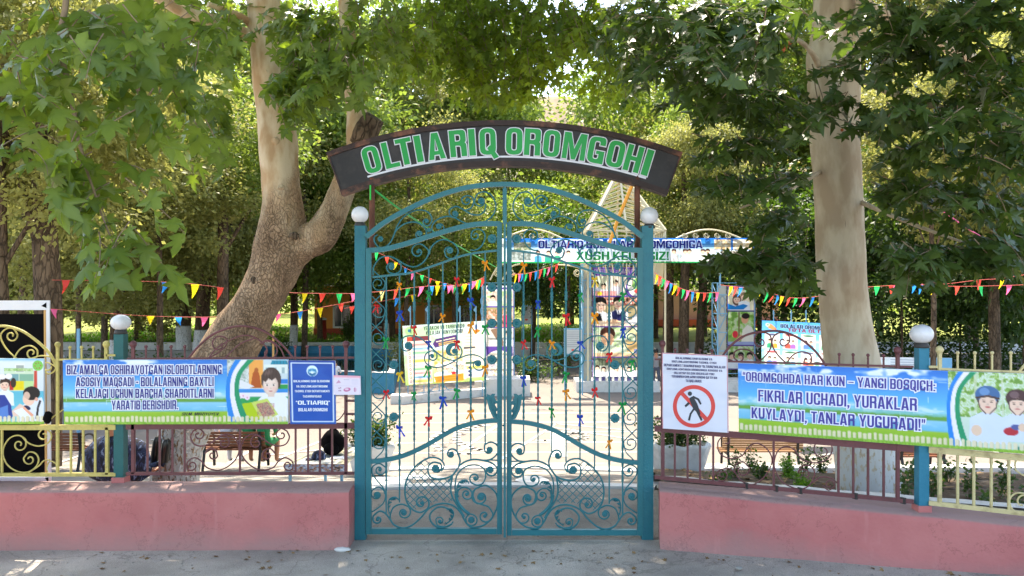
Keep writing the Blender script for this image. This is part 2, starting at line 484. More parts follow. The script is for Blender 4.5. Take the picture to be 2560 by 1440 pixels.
# ground materials
def asphalt(name='dusty_asphalt', k=1.0):
    m, nt, b = new_mat(name); L = nt.links
    g = N(nt, 'ShaderNodeNewGeometry')
    n1 = N(nt, 'ShaderNodeTexNoise'); n1.inputs['Scale'].default_value = 1.1; n1.inputs['Detail'].default_value = 9; n1.inputs['Roughness'].default_value = .62
    n2 = N(nt, 'ShaderNodeTexNoise'); n2.inputs['Scale'].default_value = 130; n2.inputs['Detail'].default_value = 3
    n3 = N(nt, 'ShaderNodeTexVoronoi'); n3.inputs['Scale'].default_value = 55
    for n in (n1, n2, n3): L.new(g.outputs['Position'], n.inputs['Vector'])
    r = N(nt, 'ShaderNodeValToRGB'); e = r.color_ramp.elements
    e[0].position = .3; e[0].color = s2l((.56, .53, .495)) + (1,)
    e[1].position = .72; e[1].color = s2l((.76, .72, .67)) + (1,)
    L.new(n1.outputs['Fac'], r.inputs[0])
    mr = N(nt, 'ShaderNodeMapRange'); mr.inputs[1].default_value = .3; mr.inputs[2].default_value = .7; mr.inputs[3].default_value = .72 * k; mr.inputs[4].default_value = 1.28 * k
    L.new(n2.outputs['Fac'], mr.inputs[0])
    mr2 = N(nt, 'ShaderNodeMapRange'); mr2.inputs[1].default_value = 0; mr2.inputs[2].default_value = .25; mr2.inputs[3].default_value = 1.25; mr2.inputs[4].default_value = 1
    L.new(n3.outputs['Distance'], mr2.inputs[0])
    mu = N(nt, 'ShaderNodeMath', operation='MULTIPLY'); L.new(mr.outputs[0], mu.inputs[0]); L.new(mr2.outputs[0], mu.inputs[1])
    vm = N(nt, 'ShaderNodeVectorMath', operation='SCALE'); L.new(r.outputs[0], vm.inputs[0]); L.new(mu.outputs[0], vm.inputs['Scale'])
    vc = N(nt, 'ShaderNodeTexVoronoi', feature='DISTANCE_TO_EDGE'); vc.inputs['Scale'].default_value = .9
    wd = N(nt, 'ShaderNodeVectorMath', operation='MULTIPLY_ADD'); wd.inputs[1].default_value = (.5, .5, .5)
    nw = N(nt, 'ShaderNodeTexNoise'); nw.inputs['Scale'].default_value = 3.5; nw.inputs['Detail'].default_value = 8
    L.new(g.outputs['Position'], nw.inputs['Vector']); L.new(nw.outputs['Color'], wd.inputs[0]); L.new(g.outputs['Position'], wd.inputs[2]); L.new(wd.outputs[0], vc.inputs['Vector'])
    ck = N(nt, 'ShaderNodeMapRange'); ck.inputs[1].default_value = .002; ck.inputs[2].default_value = .010; ck.inputs[3].default_value = .74; ck.inputs[4].default_value = 1
    L.new(vc.outputs['Distance'], ck.inputs[0])
    v2 = N(nt, 'ShaderNodeVectorMath', operation='SCALE'); L.new(vm.outputs[0], v2.inputs[0]); L.new(ck.outputs[0], v2.inputs['Scale'])
    L.new(v2.outputs[0], b.inputs['Base Color']); b.inputs['Roughness'].default_value = .92; b.inputs['Specular IOR Level'].default_value = .2
    bp = N(nt, 'ShaderNodeBump'); bp.inputs['Strength'].default_value = .5; bp.inputs['Distance'].default_value = .008
    L.new(n2.outputs['Fac'], bp.inputs['Height']); L.new(bp.outputs[0], b.inputs['Normal'])
    return m
asphalt_m = asphalt(); yard_m = asphalt('yard_asphalt', .62)
plaza_m = simple('worn_plaza_asphalt', (.48, .44, .405), rough=.9, var=.1, scale=.6, bump=.3, bscale=40, dirt_or_dapple=(.42, .385, .365), dscale=.5, damt=.5)
paint_line_m = simple('worn_white_line', (.70, .69, .66), rough=.85, var=.1, scale=6, dirt_or_dapple=(.60, .57, .53), dscale=12, damt=.8)
soil_m = simple('dry_soil', (.36, .31, .26), rough=1, var=.3, scale=9, bump=.8, bscale=22, dirt_or_dapple=(.46, .42, .37), dscale=5, damt=.8, spec=.05)
lawn_m = simple('mown_grass', (.50, .53, .28), rough=.95, var=.25, scale=.7, bump=.5, bscale=14, dirt_or_dapple=(.56, .56, .30), dscale=.5, damt=.7, spec=.05)
hill_m = simple('dry_hill', (.60, .53, .44), rough=1, var=.3, scale=.03, bump=.5, bscale=.2, dirt_or_dapple=(.45, .40, .34), dscale=.05, damt=.8, spec=.02)

def pink_wall():
    m, nt, b = new_mat('pink_limewash'); L = nt.links
    g = N(nt, 'ShaderNodeNewGeometry')
    sep = N(nt, 'ShaderNodeSeparateXYZ'); L.new(g.outputs['Position'], sep.inputs[0])
    sn = N(nt, 'ShaderNodeSeparateXYZ'); L.new(g.outputs['Normal'], sn.inputs[0])
    n1 = N(nt, 'ShaderNodeTexNoise'); n1.inputs['Scale'].default_value = 1.6; n1.inputs['Detail'].default_value = 10; n1.inputs['Roughness'].default_value = .6
    n2 = N(nt, 'ShaderNodeTexNoise'); n2.inputs['Scale'].default_value = 26; n2.inputs['Detail'].default_value = 5
    mp = N(nt, 'ShaderNodeMapping'); mp.inputs['Scale'].default_value = (1, 1, .12)
    L.new(g.outputs['Position'], mp.inputs[0])
    n4 = N(nt, 'ShaderNodeTexNoise'); n4.inputs['Scale'].default_value = 9; n4.inputs['Detail'].default_value = 6
    L.new(mp.outputs[0], n4.inputs['Vector'])
    for n in (n1, n2): L.new(g.outputs['Position'], n.inputs['Vector'])
    r = N(nt, 'ShaderNodeValToRGB'); e = r.color_ramp.elements
    e[0].position = .32; e[0].color = s2l((.71, .42, .41)) + (1,)
    e[1].position = .70; e[1].color = s2l((.77, .49, .47)) + (1,)
    L.new(n1.outputs['Fac'], r.inputs[0])
    # dusty grey-pink splash near the ground and on the flat top
    a = N(nt, 'ShaderNodeMath', operation='MULTIPLY_ADD'); a.inputs[1].default_value = .5
    L.new(n1.outputs['Fac'], a.inputs[0]); L.new(sep.outputs['Z'], a.inputs[2])
    mr = N(nt, 'ShaderNodeMapRange'); mr.inputs[1].default_value = .48; mr.inputs[2].default_value = .28; mr.inputs[4].default_value = .55
    L.new(a.outputs[0], mr.inputs[0])
    mt = N(nt, 'ShaderNodeMapRange'); mt.inputs[1].default_value = .55; mt.inputs[2].default_value = .9; mt.inputs[4].default_value = .88
    L.new(sn.outputs['Z'], mt.inputs[0])
    mxx = N(nt, 'ShaderNodeMath', operation='MAXIMUM'); L.new(mr.outputs[0], mxx.inputs[0]); L.new(mt.outputs[0], mxx.inputs[1])
    m2 = N(nt, 'ShaderNodeMix', data_type='RGBA'); L.new(mxx.outputs[0], m2.inputs[0]); L.new(r.outputs[0], m2.inputs[6])
    m2.inputs[7].default_value = s2l((.63, .535, .51)) + (1,)
    st = N(nt, 'ShaderNodeMapRange'); st.inputs[1].default_value = .6; st.inputs[2].default_value = .72; st.inputs[4].default_value = .35
    L.new(n4.outputs['Fac'], st.inputs[0])
    m3 = N(nt, 'ShaderNodeMix', data_type='RGBA'); L.new(st.outputs[0], m3.inputs[0]); L.new(m2.outputs[2], m3.inputs[6])
    m3.inputs[7].default_value = s2l((.80, .56, .54)) + (1,)
    n5 = N(nt, 'ShaderNodeTexNoise'); n5.inputs['Scale'].default_value = 7; n5.inputs['Detail'].default_value = 8; n5.inputs['Roughness'].default_value = .7
    L.new(g.outputs['Position'], n5.inputs['Vector'])
    ch = N(nt, 'ShaderNodeMapRange'); ch.inputs[1].default_value = .69; ch.inputs[2].default_value = .71; ch.inputs[4].default_value = .8
    L.new(n5.outputs['Fac'], ch.inputs[0])
    m4 = N(nt, 'ShaderNodeMix', data_type='RGBA'); L.new(ch.outputs[0], m4.inputs[0]); L.new(m3.outputs[2], m4.inputs[6]); m4.inputs[7].default_value = s2l((.60, .52, .48)) + (1,)
    vc = N(nt, 'ShaderNodeTexVoronoi', feature='DISTANCE_TO_EDGE'); vc.inputs['Scale'].default_value = 1.1
    wd = N(nt, 'ShaderNodeVectorMath', operation='MULTIPLY_ADD'); wd.inputs[1].default_value = (.6, .6, .6)
    L.new(n5.outputs['Color'], wd.inputs[0]); L.new(g.outputs['Position'], wd.inputs[2]); L.new(wd.outputs[0], vc.inputs['Vector'])
    ck = N(nt, 'ShaderNodeMapRange'); ck.inputs[1].default_value = .001; ck.inputs[2].default_value = .006; ck.inputs[3].default_value = .62; ck.inputs[4].default_value = 1
    L.new(vc.outputs['Distance'], ck.inputs[0])
    v2 = N(nt, 'ShaderNodeVectorMath', operation='SCALE'); L.new(m4.outputs[2], v2.inputs[0]); L.new(ck.outputs[0], v2.inputs['Scale'])
    L.new(v2.outputs[0], b.inputs['Base Color']); b.inputs['Roughness'].default_value = .9; b.inputs['Specular IOR Level'].default_value = .15
    bp = N(nt, 'ShaderNodeBump'); bp.inputs['Strength'].default_value = .45; bp.inputs['Distance'].default_value = .015
    L.new(n2.outputs['Fac'], bp.inputs['Height']); L.new(bp.outputs[0], b.inputs['Normal'])
    return m
pink_m = pink_wall()
# ---------------------------------------------------------------- condensed block lettering
def glyphs(t=.19, h=.15, Wd=.54):
    Rr, r = .26, .10
    hi = 1 - h
    w = Wd
    ma, mb = .5 - h / 2, .5 + h / 2
    G = {}
    ring = [[(0, 0, Rr), (w, 0, Rr), (w, 1, Rr), (0, 1, Rr)], [(t, h, r), (t, hi, r), (w - t, hi, r), (w - t, h, r)]]
    G['O'] = (w, [ring])
    G['0'] = G['O']
    G['Q'] = (w, [ring, [[(w * .45, .25), (w * .64, .36), (w * 1.16, -.09), (w * .86, -.17)]]])
    G['C'] = (w, [[[(w, .37), (w, 0, Rr), (0, 0, Rr), (0, 1, Rr), (w, 1, Rr), (w, .64), (w - t, .64), (w - t, hi, r), (t, hi, r), (t, h, r), (w - t, h, r), (w - t, .37)][::-1]]])
    G['G'] = (w, [[[(w, .48), (w, 0, .05), (w - .05, 0), (0, 0, Rr), (0, 1, Rr), (w, 1, Rr), (w, .70), (w - t, .70), (w - t, hi, r), (t, hi, r), (t, h, r), (w - t, h, r), (w - t, .36), (w * .5, .36), (w * .5, .48)][::-1]]])
    G['S'] = (w, [[[(0, .34), (0, 0, Rr), (w, 0, Rr), (w, .53, .13), (t, .60, .04), (t, hi, r), (w - t, hi, r), (w - t, .69), (w, .69), (w, 1, Rr), (0, 1, Rr), (0, .47, .13), (w - t, .41, .04), (w - t, h, r), (t, h, r), (t, .34)]]])
    G['B'] = (w, [[[(0, 0), (w, 0, .14), (w, .48, .09), (w - .06, .53), (w - .01, .58, .09), (w - .01, 1, .14), (0, 1)],
                   [(t, h), (t, ma), (w - t, ma, r), (w - t, h, r)][::1], [(t, mb), (t, hi), (w - t, hi, r), (w - t, mb, r)]]])
    G['D'] = (w, [[[(0, 0), (w, 0, Rr), (w, 1, Rr), (0, 1)], [(t, h), (t, hi), (w - t, hi, r), (w - t, h, r)]]])
    e = w * .86
    G['E'] = (e, [[[(0, 0), (e, 0), (e, h), (t, h), (t, ma), (e - .04, ma), (e - .04, mb), (t, mb), (t, hi), (e, hi), (e, 1), (0, 1)]]])
    G['F'] = (e, [[[(0, 0), (t, 0), (t, ma), (e - .05, ma), (e - .05, mb), (t, mb), (t, hi), (e, hi), (e, 1), (0, 1)]]])
    G['H'] = (w, [[[(0, 0), (t, 0), (t, ma), (w - t, ma), (w - t, 0), (w, 0), (w, 1), (w - t, 1), (w - t, mb), (t, mb), (t, 1), (0, 1)]]])
    G['I'] = (t, [[[(0, 0), (t, 0), (t, 1), (0, 1)]]])
    G['J'] = (w * .85, [[[(0, 0), (w * .85, 0, Rr), (w * .85, 1), (w * .85 - t, 1), (w * .85 - t, h, r), (0, h)]]])
    G['K'] = (w * 1.03, [[[(0, 0), (t, 0), (t, .30), (t + .05, .42), (w - t + .02, 0), (w + .03, 0), (t + .16, .56), (w, 1), (w - t - .01, 1), (t, .62), (t, 1), (0, 1)]]])
    G['L'] = (e, [[[(0, 0), (e, 0), (e, h), (t, h), (t, 1), (0, 1)]]])
    M_ = w * 1.36
    G['M'] = (M_, [[[(0, 0), (t * .85, 0), (t * .85, .66), (M_ / 2 - .07, 0), (M_ / 2 + .07, 0), (M_ - t * .85, .66), (M_ - t * .85, 0), (M_, 0), (M_, 1), (M_ - .23, 1), (M_ / 2, .40), (.23, 1), (0, 1)]]])
    G['N'] = (w, [[[(0, 0), (t * .9, 0), (t * .9, .56), (w - t * .9, 0), (w, 0), (w, 1), (w - t * .9, 1), (w - t * .9, .46), (t * .9, 1), (0, 1)]]])
    G['P'] = (w, [[[(0, 0), (t, 0), (t, .38), (w, .38, .15), (w, 1, .15), (0, 1)], [(t, .38 + h), (t, hi), (w - t, hi, r), (w - t, .38 + h, r)]]])
    G['R'] = (w, [[[(0, 0), (t, 0), (t, .42), (w - t, .42, r), (w - t, 0), (w, 0), (w, .46, .07), (w - .05, .51), (w, .58, .08), (w, 1, .15), (0, 1)], [(t, .42 + h), (t, hi), (w - t, hi, r), (w - t, .42 + h, r)]]])
    G['T'] = (w * .92, [[[(w * .46 - t / 2, 0), (w * .46 + t / 2, 0), (w * .46 + t / 2, hi), (w * .92, hi), (w * .92, 1), (0, 1), (0, hi), (w * .46 - t / 2, hi)]]])
    G['U'] = (w, [[[(0, 0, Rr), (w, 0, Rr), (w, 1), (w - t, 1), (w - t, h, r), (t, h, r), (t, 1), (0, 1)]]])
    G['A'] = (w * 1.1, [[[(0, 0), (t, 0), (t + .03, .17), (w * 1.1 - t - .03, .17), (w * 1.1 - t, 0), (w * 1.1, 0), (w * .55 + .125, 1), (w * .55 - .125, 1)],
                        [(t + .055, .31), (w * .55, .79), (w * 1.1 - t - .055, .31)]]])
    G['V'] = (w * 1.08, [[[(w * .54 - .11, 0), (w * .54 + .11, 0), (w * 1.08, 1), (w * 1.08 - t, 1), (w * .54, .30), (t, 1), (0, 1)]]])
    G['X'] = (w * 1.08, [[[(0, 0), (t, 0), (w * .54, .33), (w * 1.08 - t, 0), (w * 1.08, 0), (w * .54 + .12, .52), (w * 1.06, 1), (w * 1.06 - t, 1), (w * .54, .70), (t + .02, 1), (.02, 1), (w * .54 - .12, .52)]]])
    G['Y'] = (w * 1.08, [[[(w * .54 - t / 2, 0), (w * .54 + t / 2, 0), (w * .54 + t / 2, .38), (w * 1.08, 1), (w * 1.08 - t, 1), (w * .54, .57), (t, 1), (0, 1), (w * .54 - t / 2, .38)]]])
    G['Z'] = (w * .9, [[[(0, 0), (w * .9, 0), (w * .9, h), (t + .04, h), (w * .9, hi - .02), (w * .9, 1), (.03, 1), (.03, hi), (w * .9 - t - .04, hi), (0, h + .02)]]])
    G['1'] = (t * 1.4, [[[(t * .4, 0), (t * 1.4, 0), (t * 1.4, 1), (t * .6, 1), (0, .86), (0, .73), (t * .4, .78)]]])
    G['.'] = (t, [[[(0, 0), (t, 0), (t, t * .8), (0, t * .8)]]])
    G[','] = (t, [[[(0, t * .8), (0, 0), (t * .3, 0), (0, -.16), (t * .5, -.16), (t, 0), (t, t * .8)]]])
    G[':'] = (t, [[[(0, 0), (t, 0), (t, t * .8), (0, t * .8)]], [[(0, .5), (t, .5), (t, .5 + t * .8), (0, .5 + t * .8)]]])
    G['!'] = (t, [[[(0, 0), (t, 0), (t, t * .8), (0, t * .8)]], [[(t * .2, .24), (t * .8, .24), (t, 1), (0, 1)]]])
    G['-'] = (w * .5, [[[(0, .36), (w * .5, .36), (w * .5, .52), (0, .52)]]])
    G['_'] = (w * .95, [[[(0, .40), (w * .95, .40), (w * .95, .50), (0, .50)]]])
    q = .12
    G["'"] = (q, [[[(0, .66), (q * .6, .66), (q, .84), (q, 1), (0, 1), (0, .82)]]])
    G['<'] = (q * 2.4, [[[(0, .66), (q, .66), (q, .82), (q, .84), (q, 1), (q * .4, 1), (0, .84)]], [[(q * 1.4, .66), (q * 2.4, .66), (q * 2.4, .84), (q * 2.4, 1), (q * 1.8, 1), (q * 1.4, .84)]]])
    G['>'] = (q * 2.4, [[[(0, .66), (q * .6, .66), (q, .84), (q, 1), (0, 1), (0, .82)]], [[(q * 1.4, .66), (q * 2.0, .66), (q * 2.4, .84), (q * 2.4, 1), (q * 1.4, 1), (q * 1.4, .82)]]])
    return G

GL = {'heavy': glyphs(.18, .135, .57), 'light': glyphs(.135, .11, .54), 'wide': glyphs(.24, .17, .80)}

def rounded(cont, n=3):
    out = []
    k = len(cont)
    for i, p in enumerate(cont):
        if len(p) < 3:
            out.append((p[0], p[1])); continue
        r = p[2]
        a = cont[i - 1]; b = cont[(i + 1) % k]
        va = Vector((a[0] - p[0], a[1] - p[1])); vb = Vector((b[0] - p[0], b[1] - p[1]))
        r = min(r, va.length * .48, vb.length * .48)
        pa = Vector(p[:2]) + va.normalized() * r; pb = Vector(p[:2]) + vb.normalized() * r
        for j in range(n + 1):
            t = j / n
            q = pa * (1 - t) ** 2 + Vector(p[:2]) * (2 * t * (1 - t)) + pb * t * t
            out.append((q.x, q.y))
    return out

def area2(c):
    return sum(c[i - 1][0] * c[i][1] - c[i][0] * c[i - 1][1] for i in range(len(c)))

def offset_c(c, d, hole):
    """grow (outer) or shrink (hole) a contour by d"""
    if abs(d) < 1e-9: return c
    s = 1 if area2(c) > 0 else -1
    if hole: s = -s
    out = []
    k = len(c)
    for i in range(k):
        a = Vector(c[i - 1]); p = Vector(c[i]); b = Vector(c[(i + 1) % k])
        e1 = (p - a); e2 = (b - p)
        if e1.length < 1e-7 or e2.length < 1e-7:
            e1 = e2 = (b - a)
        e1.normalize(); e2.normalize()
        n1 = Vector((e1.y, -e1.x)); n2 = Vector((e2.y, -e2.x))
        m = n1 + n2
        if m.length < 1e-4: m = n1
        m.normalize()
        L = d / max(.45, m.dot(n1))
        q = p + m * L * s
        out.append((q.x, q.y))
    return out

def text_shapes(txt, font='heavy', gap=.09, space=.30):
    """list of contour groups in unit-height space, and the total width"""
    G = GL[font]; x = 0; out = []
    for ch in txt:
        if ch == ' ':
            x += space; continue
        w, groups = G[ch]
        for g in groups:
            out.append([[(px + x, py) for px, py in rounded(c)] for c in g])
        x += w + gap
    return out, x - gap

def wob(q, k=.0055):
    return k * (mnoise.noise(Vector((q[0] * 2.6 + q[2] * 1.2, q[1] * 1.3, q[2] * 1.6))) + .5 * mnoise.noise(Vector((q[0] * 7 - q[2] * 5, 3.3, q[2] * 3))))

class Plane:
    """flat patch given by four world corners TL TR BR BL; (u, v) with v downwards"""
    def __init__(s, TL, TR, BR, BL):
        s.TL, s.TR, s.BR, s.BL = [Vector(q) for q in (TL, TR, BR, BL)]
        n = (s.BL - s.TL).cross(s.TR - s.TL).normalized()
        if n.y > 0: n = -n
        s.n = n
        s.w = ((s.TR - s.TL).length + (s.BR - s.BL).length) / 2
        s.h = ((s.BL - s.TL).length + (s.BR - s.TR).length) / 2
    def at(s, u, v, off=0):
        q = (s.TL * (1 - u) + s.TR * u) * (1 - v) + (s.BL * (1 - u) + s.BR * u) * v
        return q + s.n * (off + wob(q))

def add_text(mb, pl, txt, color, outline=None, ow=.0, off=.002, font='heavy', italic=0, gap=.09, space=.30):
    """fit the text into the plane patch; outline ow in metres"""
    groups, tw = text_shapes(txt, font, gap, space)
    sx = pl.w / tw; sy = pl.h
    k = 0
    for layer in ((outline, ow, off), (color, 0.0, off + .0012)):
        c, o, z = layer
        if c is None: continue
        mb.col = s2l(c)
        for g in groups:
            k += 1
            cs = []
            for i, cc in enumerate(g):
                m = [((x + italic * y) * sx, y * sy) for x, y in cc]
                cs.append(offset_c(m, o, i > 0))
            flat = [q for c2 in cs for q in c2]
            tris = tessellate_polygon([[Vector((x, y, 0)) for x, y in c2] for c2 in cs])
            mb.add([pl.at(x / pl.w, 1 - y / pl.h, z + .00002 * k) for x, y in flat], tris)

# ---------------------------------------------------------------- painting flat print into a colour grid
class Paint:
    def __init__(s, w, h, res=.5, col=(1, 1, 1)):
        s.w, s.h = w, h
        s.nx, s.ny = max(2, int(w * res)), max(2, int(h * res))
        s.x, s.y = np.meshgrid(np.linspace(0, w, s.nx), np.linspace(0, h, s.ny))
        s.a = np.zeros((s.ny, s.nx, 3)) + np.array(col)
        s.soft = .6 / res
    def blend(s, m, c):
        m = np.clip(m, 0, 1)[..., None]
        s.a = s.a * (1 - m) + np.array(c) * m
    def vgrad(s, stops, x0=None, x1=None, y0=None, y1=None):
        ys = [q[0] for q in stops]
        g = np.stack([np.interp(s.y, ys, [q[1][k] for q in stops]) for k in range(3)], -1)
        m = np.ones_like(s.x)
        if x0 is not None: m = m * (s.x >= x0) * (s.x <= x1)
        if y0 is not None: m = m * (s.y >= y0) * (s.y <= y1)
        s.a = s.a * (1 - m[..., None]) + g * m[..., None]
    def ell(s, cx, cy, rx, ry, c, rot=0, soft=None, amt=1):
        ca, sa = math.cos(rot), math.sin(rot)
        dx, dy = s.x - cx, s.y - cy
        u, v = (dx * ca + dy * sa) / rx, (-dx * sa + dy * ca) / ry
        d = np.sqrt(u * u + v * v)
        sf = soft if soft is not None else s.soft / min(rx, ry)
        s.blend(np.clip((1 - d) / sf + .5, 0, 1) * amt, c)
    def rect(s, x0, y0, x1, y1, c, amt=1):
        e = s.soft * .5
        m = np.clip((s.x - x0) / e + .5, 0, 1) * np.clip((x1 - s.x) / e + .5, 0, 1) * np.clip((s.y - y0) / e + .5, 0, 1) * np.clip((y1 - s.y) / e + .5, 0, 1)
        s.blend(m * amt, c)
    def poly(s, pts, c, amt=1):
        ins = np.zeros_like(s.x, bool)
        dmin = np.full_like(s.x, 1e9)
        k = len(pts)
        for i in range(k):
            x1, y1 = pts[i - 1]; x2, y2 = pts[i]
            cond = ((y1 > s.y) != (y2 > s.y))
            with np.errstate(divide='ignore', invalid='ignore'):
                xi = (x2 - x1) * (s.y - y1) / (y2 - y1 + 1e-12) + x1
            ins ^= cond & (s.x < xi)
            dx, dy = x2 - x1, y2 - y1
            t = np.clip(((s.x - x1) * dx + (s.y - y1) * dy) / (dx * dx + dy * dy + 1e-9), 0, 1)
            dmin = np.minimum(dmin, np.hypot(s.x - x1 - t * dx, s.y - y1 - t * dy))
        sd = np.where(ins, dmin, -dmin)
        s.blend(np.clip(sd / s.soft + .5, 0, 1) * amt, c)
    def line(s, pts, w, c, amt=1):
        for (x1, y1), (x2, y2) in zip(pts[:-1], pts[1:]):
            dx, dy = x2 - x1, y2 - y1
            t = np.clip(((s.x - x1) * dx + (s.y - y1) * dy) / (dx * dx + dy * dy + 1e-9), 0, 1)
            d = np.hypot(s.x - x1 - t * dx, s.y - y1 - t * dy)
            s.blend(np.clip((w / 2 - d) / s.soft + .5, 0, 1) * amt, c)
    def noise(s, sc, seed, stretch=1, octaves=3):
        rs = np.random.RandomState(seed)
        out = np.zeros_like(s.x); amp = 1; tot = 0
        for o in range(octaves):
            g = rs.rand(64, 64)
            u = (s.x / sc / stretch * 2 ** o) % 63; v = (s.y / sc * 2 ** o) % 63
            i, j = u.astype(int), v.astype(int); fu, fv = u - i, v - j
            fu = fu * fu * (3 - 2 * fu); fv = fv * fv * (3 - 2 * fv)
            i2, j2 = (i + 1) % 64, (j + 1) % 64
            out += amp * ((g[j, i] * (1 - fu) + g[j, i2] * fu) * (1 - fv) + (g[j2, i] * (1 - fu) + g[j2, i2] * fu) * fv)
            tot += amp; amp *= .55
        return out / tot
    def clouds(s, y0, y1, c=(.95, .97, 1), seed=1, amt=.8, thr=.55, sc=22):
        n = s.noise(sc, seed, 2.2)
        m = np.clip((n - thr) / .16, 0, 1) * np.clip((s.y - y0) / 8, 0, 1) * np.clip((y1 - s.y) / 14, 0, 1)
        s.blend(m * amt, c)
    def speckle(s, x0, y0, x1, y1, cols, sc=4, seed=3, amt=1):
        n = s.noise(sc, seed, 1, 3) + .10 * (s.noise(2.2, seed + 40) - .5)
        xs = np.linspace(.32, .68, len(cols))
        g = np.stack([np.interp(n, xs, [c[q] for c in cols]) for q in range(3)], -1)
        m = ((s.x >= x0) * (s.x <= x1) * (s.y >= y0) * (s.y <= y1) * amt)[..., None]
        s.a = s.a * (1 - m) + g * m
    def mesh(s, name, pl, parent, mat, off=.0, **tags):
        u = (s.x / s.w).ravel(); v = (s.y / s.h).ravel()
        b = base_of(parent)
        TL, TR, BR, BL = [np.array(q - b) for q in (pl.TL, pl.TR, pl.BR, pl.BL)]
        P = (TL[None] * (1 - u[:, None]) + TR[None] * u[:, None]) * (1 - v[:, None]) + (BL[None] * (1 - u[:, None]) + BR[None] * u[:, None]) * v[:, None]
        wb = np.array([wob(q) for q in (P + np.array(b)[None])])
        P = P + np.array(pl.n)[None] * (off + wb[:, None])
        idx = np.arange(s.nx * s.ny).reshape(s.ny, s.nx)
        q = np.stack([idx[:-1, :-1], idx[1:, :-1], idx[1:, 1:], idx[:-1, 1:]], -1).reshape(-1, 4)
        me = mesh_np(name, P, q)
        me.materials.append(mat)
        a = np.clip(s.a, 0, 1).reshape(-1, 3)
        lin = np.where(a <= 0.04045, a / 12.92, ((a + .055) / 1.055) ** 2.4)
        att = me.color_attributes.new('Col', 'FLOAT_COLOR', 'POINT')
        att.data.foreach_set('color', np.concatenate([lin, np.ones((len(lin), 1))], 1).astype(np.float32).ravel())
        o = bpy.data.objects.new(name, me); COL.objects.link(o)
        if parent is not None: o.parent = parent
        for k, t in tags.items(): o[k] = t
        return o

def mesh_np(name, P, faces):
    """fast mesh from numpy arrays (all faces with the same number of corners)"""
    me = bpy.data.meshes.new(name)
    k = faces.shape[1]
    me.vertices.add(len(P)); me.vertices.foreach_set('co', P.astype(np.float32).ravel())
    me.loops.add(faces.size); me.loops.foreach_set('vertex_index', faces.astype(np.int32).ravel())
    me.polygons.add(len(faces))
    me.polygons.foreach_set('loop_start', np.arange(0, faces.size, k, dtype=np.int32))
    try: me.polygons.foreach_set('loop_total', np.full(len(faces), k, dtype=np.int32))
    except Exception: pass
    me.update(calc_edges=True)
    return me

def kid(c, x, y, s, hair=(.13, .10, .09), shirt=(.90, .93, .97), skin=(.93, .80, .72), hat=None, longhair=False, turn=0, body=True):
    """simple printed figure of a child: x, y = face centre, s = face half width"""
    if body:
        c.poly([(x - 1.9 * s, y + 4.4 * s), (x - 1.75 * s, y + 1.8 * s), (x - .5 * s, y + 1.15 * s), (x + .5 * s, y + 1.15 * s), (x + 1.75 * s, y + 1.8 * s), (x + 1.9 * s, y + 4.4 * s)], shirt)
        c.rect(x - .32 * s, y + .8 * s, x + .32 * s, y + 1.35 * s, tuple(q * .9 for q in skin))
    if longhair:
        c.ell(x, y + .25 * s, 1.25 * s, 1.55 * s, hair)
    c.ell(x, y - .35 * s, 1.12 * s, 1.1 * s, hair)
    c.ell(x + turn * .2 * s, y + .12 * s, .92 * s, 1.08 * s, tuple(q * .9 for q in skin)); c.ell(x + turn * .2 * s - .06 * s, y + .05 * s, .80 * s, .95 * s, skin, soft=.5)
    for k in (-1, 1): c.ell(x + k * .5 * s, y + .45 * s, .3 * s, .25 * s, (.92, .66, .58), soft=1, amt=.45)
    if hat is None:
        c.poly([(x - 1.0 * s, y - .1 * s), (x - .95 * s, y - .8 * s), (x, y - 1.3 * s), (x + .95 * s, y - .8 * s), (x + 1.0 * s, y - .1 * s), (x + .3 * s, y - .5 * s), (x - .4 * s, y - .42 * s)], hair)
    else:
        c.ell(x, y - .62 * s, 1.22 * s, .95 * s, hat); c.ell(x - .3 * s, y - .95 * s, .5 * s, .4 * s, tuple(min(1, q + .25) for q in hat), amt=.6)
        c.ell(x + turn * .2 * s, y + .38 * s, .90 * s, .98 * s, skin)
        c.line([(x - 1.1 * s, y - .28 * s), (x, y - .5 * s), (x + 1.1 * s, y - .28 * s)], .2 * s, (.28, .20, .20))
        c.line([(x - .95 * s, y - .2 * s), (x - .8 * s, y + .7 * s), (x - .2 * s, y + 1.35 * s)], .1 * s, (.25, .2, .2))
        c.line([(x + .95 * s, y - .2 * s), (x + .8 * s, y + .7 * s), (x + .2 * s, y + 1.35 * s)], .1 * s, (.25, .2, .2))
    if s > 5:
        for k in (-1, 1):
            c.ell(x + k * .36 * s + turn * .2 * s, y + .12 * s, .12 * s, .07 * s, (.25, .17, .14), amt=.9)
            c.line([(x + k * .52 * s + turn * .2 * s, y - .07 * s), (x + k * .22 * s + turn * .2 * s, y - .1 * s)], .05 * s, (.5, .38, .32), .8)
        c.ell(x + turn * .2 * s, y + .66 * s, .26 * s, .08 * s, (.78, .42, .40))
        c.ell(x + turn * .25 * s, y + .38 * s, .13 * s, .1 * s, tuple(q * .92 for q in skin))

